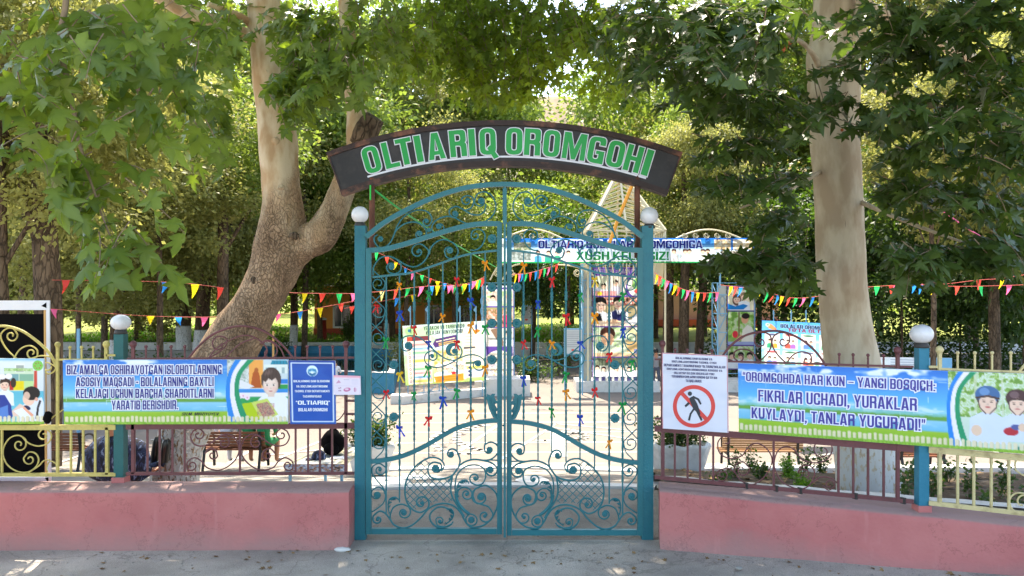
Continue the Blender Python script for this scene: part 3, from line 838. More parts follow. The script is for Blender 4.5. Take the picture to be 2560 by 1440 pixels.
def meadow(c, W_, H_, seed=3, photo_x=None):
    """the sky, lake and picket fence motif shared by the long banners; H_ about 160"""
    k = H_ / 160
    c.vgrad([(0, (.16, .46, .82)), (30 * k, (.25, .58, .90)), (70 * k, (.36, .72, .93)), (88 * k, (.55, .82, .90)), (100 * k, (.40, .68, .50)),
             (104 * k, (.35, .62, .35)), (106 * k, (.55, .80, .92)), (126 * k, (.42, .74, .88)), (130 * k, (.60, .76, .22)), (145 * k, (.52, .72, .18)), (160 * k, (.45, .68, .20))])
    c.clouds(-6, 26 * k, seed=seed, thr=.50, amt=.95, sc=20)
    c.clouds(74 * k, 98 * k, seed=seed + 1, thr=.55, amt=.6, sc=14)
    n = c.noise(9, seed + 3)
    y = 96 * k + 7 * k * (n - .5)
    c.blend(np.clip((c.y - y) / 2, 0, 1) * np.clip((104 * k - c.y) / 1.5, 0, 1) * .85, (.40, .62, .22))
    c.clouds(106 * k, 128 * k, seed=seed + 5, thr=.6, amt=.5, c=(.85, .93, .98))
    rs = random.Random(seed)
    for i in range(int(W_ / 13)):
        x = rs.uniform(0, W_); yy = rs.uniform(2, 125 * k)
        if rs.random() < .5: c.line([(x, yy), (x, yy + rs.uniform(6, 14) * k)], 1.1, (.80, .92, .97), .6)
        else: c.line([(x, yy), (x + rs.uniform(9, 22), yy)], 1.1, (.80, .92, .97), .6)
        if rs.random() < .3: c.line([(x, yy), (x, yy + 10 * k)], 1.1, (.80, .92, .97), .6)

def pickets(c, W_, H_, x0=0, seed=5):
    k = H_ / 160
    rs = random.Random(seed)
    x = x0 + 3
    while x < W_:
        w = rs.uniform(7.5, 9)
        top = rs.uniform(139, 142) * k
        c.rect(x, top + 2, x + w, 155 * k, (.88, .85, .72), .95)
        c.ell(x + w / 2, top + 2, w / 2, 2.6, (.88, .85, .72), amt=.95)
        c.line([(x + w, top + 3), (x + w, 154 * k)], 1.2, (.62, .60, .42), .7)
        x += w + rs.uniform(2.5, 4.5)
    n = c.noise(4, seed)
    y = 153 * k + 5 * (n - .5)
    c.blend(np.clip((c.y - y) / 2, 0, 1), (.55, .74, .25))
    c.speckle(0, 156 * k, W_, H_, [(.40, .60, .16), (.58, .76, .28)], sc=3, seed=seed, amt=.6)

def ribbon_arc(c, x_top, x_mid, x_bot, H_, w=(20, 24, 26)):
    """blue, white and green flag ribbon curving down the print"""
    def arc(o):
        return [(x_top + o * (1 + .0), 0), (x_mid + o * .72 + (x_top - x_mid) * .25, H_ * .22), (x_mid + o * .70, H_ * .5), (x_mid + o * .9 + (x_bot - x_mid) * .35, H_ * .8), (x_bot + o * 1.1, H_)]
    e = [0, w[0], w[0] + w[1], sum(w)]
    for i, col in enumerate([(.05, .52, .88), (.93, .92, .95), (.02, .58, .40)]):
        a = curve2(arc(e[i])); b = curve2(arc(e[i + 1]))
        c.poly(a + b[::-1], col)
# ---------------------------------------------------------------- ground
def gz(x, y):
    if y < 9.5: return 0.0
    if y < 16.5: return -1.15 * (y - 9.5) / 7.0
    return -1.15

def sheet(name, x0, x1, y0, y1, nx, ny, zf, mat, keep=None):
    xs = np.linspace(x0, x1, nx); ys = np.linspace(y0, y1, ny)
    vs = [(x, y, zf(x, y)) for y in ys for x in xs]
    fs = []
    for j in range(ny - 1):
        for i in range(nx - 1):
            cx, cy = (xs[i] + xs[i + 1]) / 2, (ys[j] + ys[j + 1]) / 2
            if keep is None or keep(cx, cy):
                a = j * nx + i
                fs.append((a, a + 1, a + nx + 1, a + nx))
    mb = MB(); mb.add(vs, fs, True)
    return mb.build(name, mat, None, kind='structure')

def road_z(x, y):
    t = min(max((x - 1.6) / 3.0, 0), 1.6)
    return .17 * t + .006 * mnoise.noise(Vector((x * .7, y * .7, 0)))
def near_ok(x, y): return True
sheet('road', -30, 30, -12, 7.88, 121, 81, road_z, asphalt_m)
sheet('far_road', -80, 80, -60, -12, 17, 9, lambda x, y: -.02, asphalt_m)
# forecourt between the gate and the plaza, then the plaza itself
sheet('forecourt', -30, 30, 7.88, 16.6, 61, 36, lambda x, y: gz(x, y) + .008 * mnoise.noise(Vector((x, y, 3))), yard_m)
sheet('plaza', -60, 60, 16.6, 44, 25, 12, lambda x, y: -1.15, plaza_m)
sheet('lawn', -200, 200, 44, 190, 41, 30, lambda x, y: -.55 + .1 * mnoise.noise(Vector((x * .1, y * .1, 0))), lawn_m)
mb = MB(); mb.box((0, 43.9, -.8), (130, .4, .6)); mb.build('lawn_kerb', white_paint, None, kind='structure')

# dry hill behind the trees
def hz_(x, y):
    rid = 62 + 20 * mnoise.noise(Vector((x * .012, 1.7, 0))) + 9 * mnoise.noise(Vector((x * .04, 4.2, 0)))
    t = min(max((y - 190) / 90, 0), 1)
    b = math.sin(t * math.pi / 2)
    return -.55 + rid * b + 6 * mnoise.noise(Vector((x * .03, y * .03, 2))) * b
sheet('dry_hill', -300, 300, 190, 330, 90, 30, hz_, hill_m)

# ---------------------------------------------------------------- painted lines and kerbs
def strip(mb, pts, w, z):
    for a, b in zip(pts[:-1], pts[1:]):
        a, b = Vector(a), Vector(b)
        t = (b - a); t.normalize(); n = Vector((-t.y, t.x)) * w / 2
        a2, b2 = a - t * w * .3, b + t * w * .3
        mb.add([(a2.x - n.x, a2.y - n.y, z), (b2.x - n.x, b2.y - n.y, z), (b2.x + n.x, b2.y + n.y, z), (a2.x + n.x, a2.y + n.y, z)], [(0, 1, 2, 3)])
lines = MB()
zl = -1.15 + .004
def pg(px, py, z=-1.15):
    d = (CH - z) * F / (py - 720)
    return ((px - 1280) * d / F, d)
for k, py in enumerate((1133, 1108, 1082, 1058, 1035)):
    strip(lines, [pg(905, py), pg(1610, py - 3)], .09, zl + .0004 * k)
def arc_pts(cx, cy, rx, ry, a0, a1, n=14):
    return [pg(cx + rx * math.cos(math.radians(a0 + (a1 - a0) * i / n)), cy + ry * math.sin(math.radians(a0 + (a1 - a0) * i / n))) for i in range(n + 1)]
strip(lines, arc_pts(1165, 1103, 85, 32, 70, 290), .16, zl + .003)
strip(lines, arc_pts(1235, 1095, 95, 32, 100, 260), .2, zl + .0034)
strip(lines, arc_pts(1360, 1086, 100, 16, -60, 100), .12, zl + .0038)
strip(lines, arc_pts(1440, 1092, 24, 9, 0, 360), .2, zl + .0042)
strip(lines, [pg(1393, 1080), pg(1398, 1140)], .35, zl + .0046)
strip(lines, [pg(1150, 1128), pg(1250, 1060)], .1, zl + .005)
strip(lines, [pg(1250, 1150), pg(1390, 1060), pg(1560, 1075)], .08, zl + .0054)
strip(lines, [pg(1320, 1060), pg(1620, 1105)], .08, zl + .0058)
for i, (a, b) in enumerate((((700, 1145), (860, 1080)), ((560, 1165), (700, 1085)), ((650, 1140), (860, 1120)), ((140, 1160), (260, 1120)), ((2010, 1150), (2290, 1085)), ((2300, 1130), (2560, 1100)), ((380, 1100), (520, 1092)), ((2100, 1125), (2420, 1112)))):
    strip(lines, [pg(*a), pg(*b)], .09, zl + .0062 + .0004 * i)
strip(lines, arc_pts(2440, 1120, 90, 14, 0, 180), .09, zl + .0098)
tag(lines.build('painted_court_lines', paint_line_m), kind='structure')

def kerb(name, pts, w, h, mat=white_paint):
    mb = MB()
    for a, b in zip(pts[:-1], pts[1:]):
        a, b = Vector(a), Vector(b)
        mb.bar(a + Vector((0, 0, h / 2 - .05)), b + Vector((0, 0, h / 2 - .05)), w, h + .1)
    return mb.build(name, mat, None, kind='structure')
def onramp(px, py):
    """point on the sloping yard seen at the given pixel"""
    lo, hi = 8.0, 60.0
    for _ in range(50):
        d = (lo + hi) / 2
        y = 720 + (CH - gz(0, d)) * F / d
        if y > py: lo = d
        else: hi = d
    return Vector(((px - 1280) * d / F, d, gz(0, d)))
kerb('white_painted_kerb', [onramp(905, 1226), onramp(1100, 1219), onramp(1420, 1217), onramp(1640, 1224)], .18, .05)
kerb('white_painted_kerb', [onramp(905, 1178), onramp(1280, 1171), onramp(1630, 1182)], .22, .05)
mb = MB()
for (px, py, rx, ry) in ((960, 1205, 65, 12), (1050, 1195, 60, 6), (1660, 1215, 60, 10), (1330, 1200, 40, 9)):
    c = onramp(px, py); vs = []
    for i in range(14):
        a = 2 * math.pi * i / 14
        q = onramp(px + rx * math.cos(a) * (1 + .2 * math.sin(3 * a)), py + ry * math.sin(a)); vs.append((q.x, q.y, q.z + .014))
    mb.add(vs, [tuple(range(14))])
mb.build('spilled_limewash', white_paint, None, kind='structure')

# ---------------------------------------------------------------- pink plinth walls
def plinth(name, front, back, ztop, zbot, label):
    """front/back: polylines of (x, y); rough plastered wall"""
    n = len(front); mb = MB()
    vs = []
    for i in range(n):
        f, b = front[i], back[i]
        wv = .012
        def j(x, y, z, a=wv): return Vector((x + a * mnoise.noise(Vector((x * 2, y * 2, z * 3))), y + a * 1.6 * mnoise.noise(Vector((x * 1.7, z * 2.5, 5))), z))
        zb = zbot(f[0])
        rows = [j(f[0], f[1] - .05, zb - .1), j(f[0], f[1] - .045, zb + .06), j(f[0], f[1] - .015, zb + .2), j(f[0], f[1], ztop - .06)]
        dz = .008 * mnoise.noise(Vector((f[0] * 2.3, 7, 0)))
        rows += [j(f[0], f[1] + .008, ztop - .02 + dz), j(f[0], f[1] + .03, ztop - .004 + dz)]
        for t in (.2, .4, .6, .8):
            x = f[0] + (b[0] - f[0]) * t; y = f[1] + (b[1] - f[1]) * t
            rows.append(Vector((x, y, ztop + .01 + .012 * mnoise.noise(Vector((x * 3, y * 5, 1))))))
        rows += [Vector((b[0], b[1] - .02, ztop)), Vector((b[0], b[1], ztop - .03)), Vector((b[0], b[1], -.3))]
        vs += rows; m = len(rows)
    fs = [(i * m + k, (i + 1) * m + k, (i + 1) * m + k + 1, i * m + k + 1) for i in range(n - 1) for k in range(m - 1)]
    mb.add(vs, fs, True)
    mb.add([vs[k] for k in range(m)], [tuple(range(m))]); mb.add([vs[(n - 1) * m + k] for k in range(m)], [tuple(range(m))[::-1]])
    o = mb.build(name, pink_m)
    return tag(o, label, 'wall')
def lerp2(a, b, n): return [(a[0] + (b[0] - a[0]) * i / n, a[1] + (b[1] - a[1]) * i / n) for i in range(n + 1)]
plinth('plinth_wall', lerp2((-9, 7.62), (-1.575, 7.62), 90), lerp2((-9, 8.06), (-1.575, 8.06), 90), .55, lambda x: 0, 'low pink plastered wall under the yellow and maroon fence beside the blue notice')
RA, RB = Vector((1.43, 7.66)), Vector((4.24, 6.53))     # front line of the angled wall
ext = 1.9
plinth('plinth_wall', lerp2(RA, RA + (RB - RA) * ext, 90), lerp2((1.50, 8.06), Vector((1.50, 8.06)) + (Vector((4.53, 6.98)) - Vector((1.50, 8.06))) * ext, 90),
       .55, lambda x: road_z(x, 6.5), 'low pink plastered wall set at an angle under the fence with the long slogan banner')
# unpainted ledge behind the angled wall
mb = MB()
a0, a1 = Vector((1.52, 8.07, 0)), Vector((1.52, 8.07, 0)) + Vector((3.03, -1.08, 0)) * ext
pts = []
for i in range(41):
    p = a0.lerp(a1, i / 40)
    w = .22 + .08 * mnoise.noise(Vector((i * .4, 0, 0)))
    pts.append((p, p + Vector((.33, .94, 0)).normalized() * w))
vs = []
for p, q in pts: vs += [(p.x, p.y + .004, .565), (q.x, q.y, .55), (q.x, q.y, -.2)]
mb.add(vs, [(i * 3 + k, i * 3 + 3 + k, i * 3 + 4 + k, i * 3 + 1 + k) for i in range(40) for k in (0, 1)], True)
tag(mb.build('limewashed_ledge', white_paint), kind='structure')
# cement crumbs at the foot of the gate post
def rock(name, c, r, mat, label, seed, sc=(1, .8, .55)):
    mb = MB(); rs = random.Random(seed)
    mb.ball(c, r, 10, 7, sc)
    mb.v = [tuple(Vector(v) + (Vector(v) - Vector(c)) * .35 * mnoise.noise(Vector(v) * (2.2 / r) + Vector((seed, 0, 0)))) for v in mb.v]
    return tag(mb.build(name, mat), label, 'stone')
rock('cement_lump', (-1.62, 7.56, .012), .06, white_paint, 'pale cement crumbs at the foot of the gate post beside the blue notice', 3, (1.3, .7, .4))
rock('stone_block', (3.62, 5.72, .19), .16, white_paint, 'whitewashed stone lying on the road in front of the angled pink wall', 5, (1.4, .9, .45))
rock('stone_block', (2.0, 6.95, .05), .035, grey_conc, 'small mossy stone at the foot of the angled pink wall', 8)

# planting bed behind the angled fence
mb = MB()
vs = []; nx, ny = 40, 14
for j in range(ny):
    for i in range(nx):
        t = i / (nx - 1); s_ = j / (ny - 1)
        f = Vector((1.75, 8.25, 0)).lerp(Vector((7.3, 6.2, 0)), t); b = Vector((2.1, 12.9, 0)).lerp(Vector((9.5, 12.6, 0)), t)
        p = f.lerp(b, s_)
        z0 = .15 * (1 - s_) + (gz(0, p.y) + .05) * s_
        vs.append((p.x, p.y, z0 + .07 * mnoise.noise(Vector((p.x * 1.6, p.y * 1.6, 0)))))
mb.add(vs, [(j * nx + i, j * nx + i + 1, (j + 1) * nx + i + 1, (j + 1) * nx + i) for j in range(ny - 1) for i in range(nx - 1)], True)
tag(mb.build('planting_bed_soil', soil_m), kind='structure')
kerb('white_painted_kerb', [Vector((2.1, 13.0, gz(0, 13) + .02)), Vector((5.2, 12.9, gz(0, 12.9) + .04)), Vector((9.6, 12.7, gz(0, 12.7) + .06))], .22, .12)
# ---------------------------------------------------------------- gate
GD = 7.90
NY = Vector((0, -1, 0))
def G2(p, off=0.0):  # pixel -> gate plane
    return W(p[0], p[1], GD) + NY * off
def cropA(p): return (890 + p[0] / 3.413, 1040 + p[1] / 3.413)
def cropU(p): return (890 + p[0] / 4.8, 440 + p[1] / 4.8)
def cropM(p): return (1000 + p[0] / 7.58, 790 + p[1] / 7.58)
MIRX = 2 * 1261.0

gate = thing('entrance_gate', (0, GD, 0), 'teal wrought iron double gate with scrolls and rosettes between two teal posts', 'gate')

def lathe_y(mb, c, prof, n=14):
    mb.lathe(c, prof, n, axis=NY)

def rosette(mb, p, r, off=.012, petals=9):
    """pressed flower boss facing the road"""
    c = p + NY * off
    n = petals * 4; vs = []; rings = [(1.0, 0.0), (.97, .010), (.72, .022), (.55, .012), (.38, .016), (.20, .034), (.0, .038)]
    for (rr, z) in rings:
        for j in range(n):
            a = 2 * math.pi * j / n
            k = 1 + (.11 * abs(math.sin(petals * a / 2)) - .06) * (1 if rr > .6 else 0)
            R_ = r * rr * k + 1e-5
            vs.append(c + Vector((math.cos(a) * R_, 0, math.sin(a) * R_)) + NY * (z * r / .055))
    fs = [(i * n + j, i * n + (j + 1) % n, (i + 1) * n + (j + 1) % n, (i + 1) * n + j) for i in range(len(rings) - 1) for j in range(n)]
    mb.add(vs, fs, True)
    mb.add([vs[j] + NY * -.0 for j in range(n)], [tuple(range(n))[::-1]])

def acanthus(mb, path, wid, side, k=6):
    """curled leaf ornament: a spine with toothed lobes on one side"""
    pts = [Vector((x, 0, z)) for x, z in path]
    sp = catmull(pts, 4)
    L = len(sp)
    for i in range(k):
        a = int(L * (i + .3) / (k + 1)); q = sp[a]
        t = (sp[min(a + 2, L - 1)] - sp[max(a - 2, 0)]).normalized()
        n = Vector((-t.z, 0, t.x)) * side
        w = wid * math.sin(math.pi * (i + 1) / (k + 1.2)) + wid * .25
        tip = q + n * w + t * w * .55
        vs = [q - t * w * .35, q + n * w * .45 - t * w * .1, tip + NY * .02, q + n * w * .5 + t * w * .55, q + t * w * .5, q + n * w * .4 + t * w * .2 + NY * .022]
        mb.add([v + NY * .008 for v in vs], [(0, 1, 5), (1, 2, 5), (2, 3, 5), (3, 4, 5), (4, 0, 5)], False)
        mb.add([v + NY * .0 for v in vs[:5]], [(4, 3, 2, 1, 0)], False)
    mb.tube([p + NY * .01 for p in sp], .007, 5, normal=NY)

TOPRAIL = [(918, 626), (961, 623), (1017, 609), (1073, 591), (1129, 574), (1189, 561), (1250, 559.5)]
THINRAIL = [(932, 693), (978, 688), (1031, 681), (1094, 661), (1154, 640), (1207, 630), (1250, 626)]
MIDRAIL = [(926, 1154), (978, 1147), (1022, 1134), (1066, 1113), (1110, 1087), (1148, 1068), (1198, 1055), (1250, 1050)]
BARS = [965.6, 999, 1035.6, 1072, 1107, 1142.6, 1177, 1213]
BARBOT = [1285, 1256, 1169, 1144, 1151, 1131, 1150, 1112]

def yat(path, x):
    c = curve2(path, 8)
    for (x0, y0), (x1, y1) in zip(c[:-1], c[1:]):
        if x0 <= x <= x1: return y0 + (y1 - y0) * (x - x0) / max(1e-6, x1 - x0)
    return c[-1][1]

OVAL = [(635, 352), (560, 385), (500, 440), (445, 520), (422, 610), (425, 690), (450, 750), (500, 800), (560, 745), (640, 740), (720, 722), (800, 735), (835, 720), (812, 640), (822, 520), (760, 530), (700, 538), (640, 510), (616, 450), (630, 395)]

def inside(p, poly):
    x, y = p; r = False
    for i in range(len(poly)):
        x1, y1 = poly[i - 1]; x2, y2 = poly[i]
        if (y1 > y) != (y2 > y) and x < (x2 - x1) * (y - y1) / (y2 - y1) + x1: r = not r
    return r

def leaf_parts(mir, lr):
    """one leaf of the gate; mir mirrors it about the meeting stile"""
    def Q(p, off=0.0):
        x, y = p
        if mir: x = MIRX - x; y = y + (3 if y > 1000 else 0)
        return G2((x, y), off)
    sg = -1 if mir else 1
    # frame
    f = MB()
    def fbar(a, b, w=.058, h=.05): f.bar(Q(a), Q(b), w if False else h, w, up=Vector((0, 0, 1)) if abs(a[0] - b[0]) > abs(a[1] - b[1]) else Vector((1, 0, 0)))
    fbar((922, 622), (922, 1334), .052, .055)
    fbar((1249, 556), (1249, 1334), .050, .055)
    fbar((929, 1327), (1242, 1327), .055, .052)
    def flatrail(mb, path, w, t):
        pts = [Q(p) for p in curve2(path, 5)]
        vs = []
        for i, p in enumerate(pts):
            tt = (pts[min(i + 1, len(pts) - 1)] - pts[max(i - 1, 0)]).normalized()
            n = Vector((-tt.z, 0, tt.x))
            for (a, b) in ((-1, -1), (1, -1), (1, 1), (-1, 1)):
                vs.append(p + n * (a * w / 2) + NY * (b * t / 2))
        k = len(pts)
        mb.add(vs, [(i * 4 + j, i * 4 + (j + 1) % 4, (i + 1) * 4 + (j + 1) % 4, (i + 1) * 4 + j) for i in range(k - 1) for j in range(4)])
    flatrail(f, TOPRAIL, .050, .049)
    f.build('gate_leaf_frame', teal, gate)
    r = MB(); flatrail(r, MIDRAIL, .042, .044); r.build('middle_rail', teal, gate)
    r = MB(); flatrail(r, THINRAIL, .021, .03); r.build('thin_rail', teal, gate)
    # bars, each twisted with a small collar
    for i, (x, yb) in enumerate(zip(BARS, BARBOT)):
        m = MB()
        y0 = yat(THINRAIL, x)
        a, b = Q((x, y0)), Q((x, yb))
        m.bar(a, b, .0135, .0135, up=Vector((1, 0, 0)))
        # twisted part
        L = (a - b).length
        for (c0, c1) in ((.12, .30), (.55, .86)):
            n = 26; pts = [a.lerp(b, c0 + (c1 - c0) * j / n) for j in range(n + 1)]
            vs = []
            for j, p in enumerate(pts):
                an = j * .55
                for q_ in range(4):
                    aa = an + q_ * math.pi / 2
                    vs.append(p + Vector((math.cos(aa), math.sin(aa), 0)) * .0115)
            m.add(vs, [(j * 4 + k, j * 4 + (k + 1) % 4, (j + 1) * 4 + (k + 1) % 4, (j + 1) * 4 + k) for j in range(n) for k in range(4)])
        cp = Q((x, [811, 792, 765, 745, 740, 742, 760, 775][i]))
        m.lathe(cp - Vector((0, 0, .06)), [(.008, 0), (.013, .015), (.017, .03), (.012, .045), (.019, .06), (.012, .075), (.017, .09), (.013, .105), (.008, .12)], 8)
        m.build('twisted_bar', teal, gate)
    # scrolls
    def sc(name, pts, crop, r=.0085, **kw):
        path = scroll(pts, **kw)
        m = MB()
        P = [Q(crop(p)) for p in path]
        m.tube(P, r, 6, normal=NY)
        m.build(name, teal, gate)
    idn = lambda p: p
    # bottom panel
    sc('scroll', [(150, 850), (200, 812), (250, 830), (290, 880), (325, 928), (400, 955), (480, 930), (560, 860), (620, 790), (700, 752), (780, 748), (850, 778), (900, 835), (925, 885), (965, 938), (1010, 950), (1095, 928), (1165, 860), (1207, 760), (1195, 660), (1110, 592), (1020, 620)], cropA, r=.0095, c0=(186, 880), s0=-1, t0=1.0, c1=(1062, 690), s1=-1, t1=1.1)
    sc('scroll', [(290, 885), (296, 830), (325, 775), (390, 752), (450, 775)], cropA, c1=(408, 822), s1=1, t1=1.1)
    sc('scroll', [(635, 352), (565, 385), (500, 440), (440, 525), (418, 620), (430, 720), (480, 795), (550, 822), (610, 790)], cropA, r=.0095, c1=(558, 742), s1=-1, t1=1.15)
    sc('scroll', [(622, 352), (690, 358), (735, 385), (752, 425), (728, 470)], cropA)
    sc('scroll', [(720, 405), (660, 395), (618, 430), (622, 500), (670, 535), (740, 535), (815, 510), (865, 450), (888, 380), (865, 310)], cropA, r=.0095, c0=(682, 448), s0=1, t0=.55, c1=(815, 325), s1=-1, t1=1.0)
    sc('scroll', [(822, 515), (808, 610), (822, 690), (870, 770), (925, 860)], cropA, r=.010)
    sc('scroll', [(790, 560), (850, 470), (905, 405), (990, 372), (1080, 378), (1155, 400), (1205, 440)], cropA, r=.0095, c1=(1147, 462), s1=1, t1=1.0)
    sc('scroll', [(850, 660), (846, 590), (862, 505), (920, 440), (1010, 418), (1085, 443), (1106, 505), (1085, 570), (1035, 590), (985, 570)], cropA, c1=(1015, 530), s1=1, t1=1.0)
    sc('scroll', [(850, 660), (870, 735), (915, 795), (965, 835)], cropA, r=.017)
    sc('scroll', [(938, 870), (945, 915), (985, 935), (1025, 915), (1030, 875), (1005, 845), (965, 838), (938, 870)], cropA, r=.008)
    sc('scroll', [(868, 690), (870, 645), (900, 612), (950, 612), (988, 650), (985, 695)], cropA, c1=(945, 665), s1=1, t1=1.0)
    sc('scroll', [(998, 680), (1022, 735), (1075, 755), (1130, 775), (1165, 825)], cropA, c1=(1100, 850), s1=1, t1=1.05)
    sc('scroll', [(1018, 622), (1000, 660), (1000, 720)], cropA)
    sc('scroll', [(820, 920), (755, 948), (690, 945), (640, 900), (632, 840), (680, 788), (740, 775), (805, 800)], cropA, r=.0095)
    sc('scroll', [(830, 900), (790, 940), (700, 935), (682, 880)], cropA, r=.007, c1=(716, 896), s1=1, t1=1.0)
    sc('scroll', [(1103, 232), (1096, 260), (1100, 300)], cropA, r=.009, c1=(1140, 285), s1=-1, t1=.55)
    sc('scroll', [(1105, 240), (1150, 222), (1200, 245), (1215, 292), (1190, 340), (1140, 373), (1080, 378)], cropA, r=.0085)
    sc('scroll', [(1120, 374), (1215, 378)], cropA, r=.007)
    # left margin scrolls under the middle rail
    sc('scroll', [(255, 440), (200, 405), (145, 430), (138, 485), (175, 545), (230, 610), (252, 680), (232, 745), (180, 790), (135, 818)], cropA, r=.0075, c0=(203, 458), s0=1, t0=1.0)
    sc('scroll', [(245, 665), (235, 630), (190, 606), (140, 632)], cropA, r=.0075, c1=(180, 668), s1=-1, t1=.9)
    # left margin scrolls above it
    for k, cy in enumerate((709, 777, 845, 912, 980, 1042, 1105)):
        yy = cy
        sc('scroll', [(930, yy - 36), (946, yy - 21), (962, yy - 4), (960, yy + 12)], idn, r=.0065, c1=(946, yy + 0), s1=1, t1=1.2)
        sc('scroll', [(964, yy - 2), (957, yy + 22), (942, yy + 38), (929, yy + 52)], idn, r=.0065)
        if k in (3, 5):
            m = MB(); rosette(m, Q((985, yy)), .046); m.bar(Q((965, yy)), Q((999, yy)), .008, .008); m.build('rosette', teal, gate)
    # top panel
    sc('scroll', [(1420, 310), (1450, 225), (1530, 190), (1625, 230), (1678, 350), (1650, 460), (1560, 540), (1430, 580), (1300, 560), (1180, 500), (1080, 486), (980, 520), (922, 580), (912, 650), (948, 690)], cropU, c0=(1500, 300), s0=-1, t0=.7, c1=(995, 615), s1=-1, t1=.8)
    sc('scroll', [(1560, 335), (1540, 420), (1480, 465), (1400, 462), (1330, 430), (1270, 392), (1200, 365), (1130, 400), (1122, 455), (1165, 495)], cropU, c1=(1190, 450), s1=-1, t1=.6)
    sc('scroll', [(1270, 300), (1275, 262), (1335, 235), (1400, 262), (1408, 330), (1370, 392), (1290, 412)], cropU, c0=(1330, 293), s0=-1, t0=.9)
    sc('scroll', [(222, 790), (218, 735), (260, 700)], cropU)
    sc('scroll', [(222, 790), (270, 850), (340, 858), (410, 800), (455, 710), (500, 590), (580, 485), (700, 418), (810, 412), (885, 455), (912, 530), (880, 590)], cropU, c1=(846, 548), s1=1, t1=1.0)
    sc('scroll', [(462, 680), (520, 615), (600, 568), (700, 552), (790, 590), (845, 660), (830, 735)], cropU, c1=(765, 690), s1=1, t1=.7)
    # between the curved rails
    sc('scroll', [(205, 1190), (212, 1090), (290, 985), (400, 965), (500, 1008), (600, 1068), (700, 1090), (790, 1050), (855, 970), (872, 900), (830, 850)], cropU, c1=(745, 905), s1=-1, t1=1.15)
    sc('scroll', [(500, 1010), (540, 1070), (530, 1140), (470, 1172), (395, 1155), (368, 1100)], cropU, c1=(430, 1090), s1=1, t1=.7)
    sc('scroll', [(880, 940), (895, 870), (960, 795), (1050, 762), (1150, 795), (1212, 860), (1222, 930), (1165, 990), (1090, 975), (1062, 905)], cropU, c1=(1128, 895), s1=1, t1=.5)
    sc('scroll', [(1372, 890), (1440, 888), (1510, 835), (1550, 735), (1525, 665), (1460, 638), (1395, 665), (1382, 730)], cropU, c1=(1432, 715), s1=-1, t1=1.0)
    # rod across the bars at mid height
    sc('scroll', [(35, 445), (95, 390), (200, 375), (330, 392), (435, 455), (560, 572), (700, 692), (850, 800), (1000, 838), (1115, 800), (1172, 700), (1150, 600), (1075, 552), (985, 570), (930, 640)], cropM, r=.0075, c1=(1035, 665), s1=-1, t1=.8)
    sc('scroll', [(35, 445), (18, 550), (60, 640), (140, 662), (215, 620), (235, 560)], cropM, r=.0075)
    sc('scroll', [(700, 780), (690, 700), (610, 662), (520, 690), (468, 775), (480, 870), (545, 935), (650, 970), (790, 962), (950, 900), (1100, 812), (1250, 752), (1380, 735), (1505, 765), (1590, 835), (1610, 930), (1560, 1008), (1480, 1025), (1405, 980)], cropM, r=.0075, c0=(612, 768), s0=1, t0=1.0, c1=(1480, 900), s1=1, t1=.5)
    # thick crescent
    m = MB(); cpts = curve2([(1075, 545), (980, 548), (918, 620), (922, 700), (985, 745)], 5)
    m.tube([Q(cropM(p)) for p in cpts], [.006 + .012 * math.sin(math.pi * i / (len(cpts) - 1)) for i in range(len(cpts))], 6, normal=NY, flat=(1.6, .6)); m.build('crescent', teal, gate)
    # lattice inside the oval
    lat = MB(); pol = OVAL
    for fam in (1, -1):
        for c in range(-900, 1600, 62):
            seg = []
            for k in range(0, 260):
                x = 400 + k * 2; y = fam * (x - 620) * .98 + c if fam == 1 else -(x - 620) * .98 + c
                if inside((x, y), pol): seg.append((x, y))
                else:
                    if len(seg) > 8: lat.bar(Q(cropA(seg[0]), .004 * fam), Q(cropA(seg[-1]), .004 * fam), .006, .007)
                    seg = []
            if len(seg) > 8: lat.bar(Q(cropA(seg[0]), .004 * fam), Q(cropA(seg[-1]), .004 * fam), .006, .007)
    lat.build('lattice', teal, gate)
    # rosettes and balls
    for p, rr in (((1230.6, 597), .046), ((1230, 718), .048), ((1230, 808), .048), ((1230, 899), .048)):
        m = MB(); rosette(m, Q(p), rr); m.bar(Q((p[0], p[1])), Q((1244, p[1])), .01, .01); m.build('rosette', teal, gate)
    for p, rr in ((cropU((1505, 302)), .036), (cropU((1190, 452)), .029), (cropU((995, 605)), .030), (cropU((295, 757)), .029), (cropU((765, 690)), .029), (cropU((875, 650)), .022), (cropU((430, 1090)), .032), (cropU((1128, 893)), .034),
                  (cropM((165, 562)), .040), (cropM((1480, 895)), .034), (cropM((1035, 665)), .027), (cropA((680, 447)), .040), (cropA((985, 883)), .034), (cropA((1145, 455)), .036), (cropA((1140, 287)), .032), (cropA((1065, 688)), .036), (cropA((182, 670)), .034), (cropA((410, 822)), .030), (cropA((815, 322)), .026)):
        m = MB(); rosette(m, Q(p), rr, petals=8); m.build('rosette', teal, gate)
    bl = [cropU((846, 546)), cropU((745, 907)), cropU((1332, 290)), cropM((612, 765)), cropA((205, 457)), cropA((183, 882)), cropA((560, 742)), cropA((715, 898)), cropA((1015, 530)), cropA((945, 668)), cropA((1100, 853))]
    for p in bl:
        m = MB(); m.ball(Q(p), .019, 10, 7); m.build('boss', teal, gate)
    # acanthus leaves
    def ac(path, w, side):
        m = MB(); P = [Q(cropA(p)) for p in path]
        acanthus(m, [(q.x, q.z) for q in P], w, side * sg)
        m.v = [(x, y + GD, z) for x, y, z in m.v]
        m.build('acanthus_leaf', teal, gate)
    ac([(868, 690), (862, 620), (885, 560), (940, 545), (965, 575)], .034, -1)
    ac([(285, 830), (275, 760), (290, 705), (335, 690), (368, 715)], .032, -1)
    ac([(765, 920), (815, 880), (835, 830), (810, 790), (775, 800)], .032, 1)
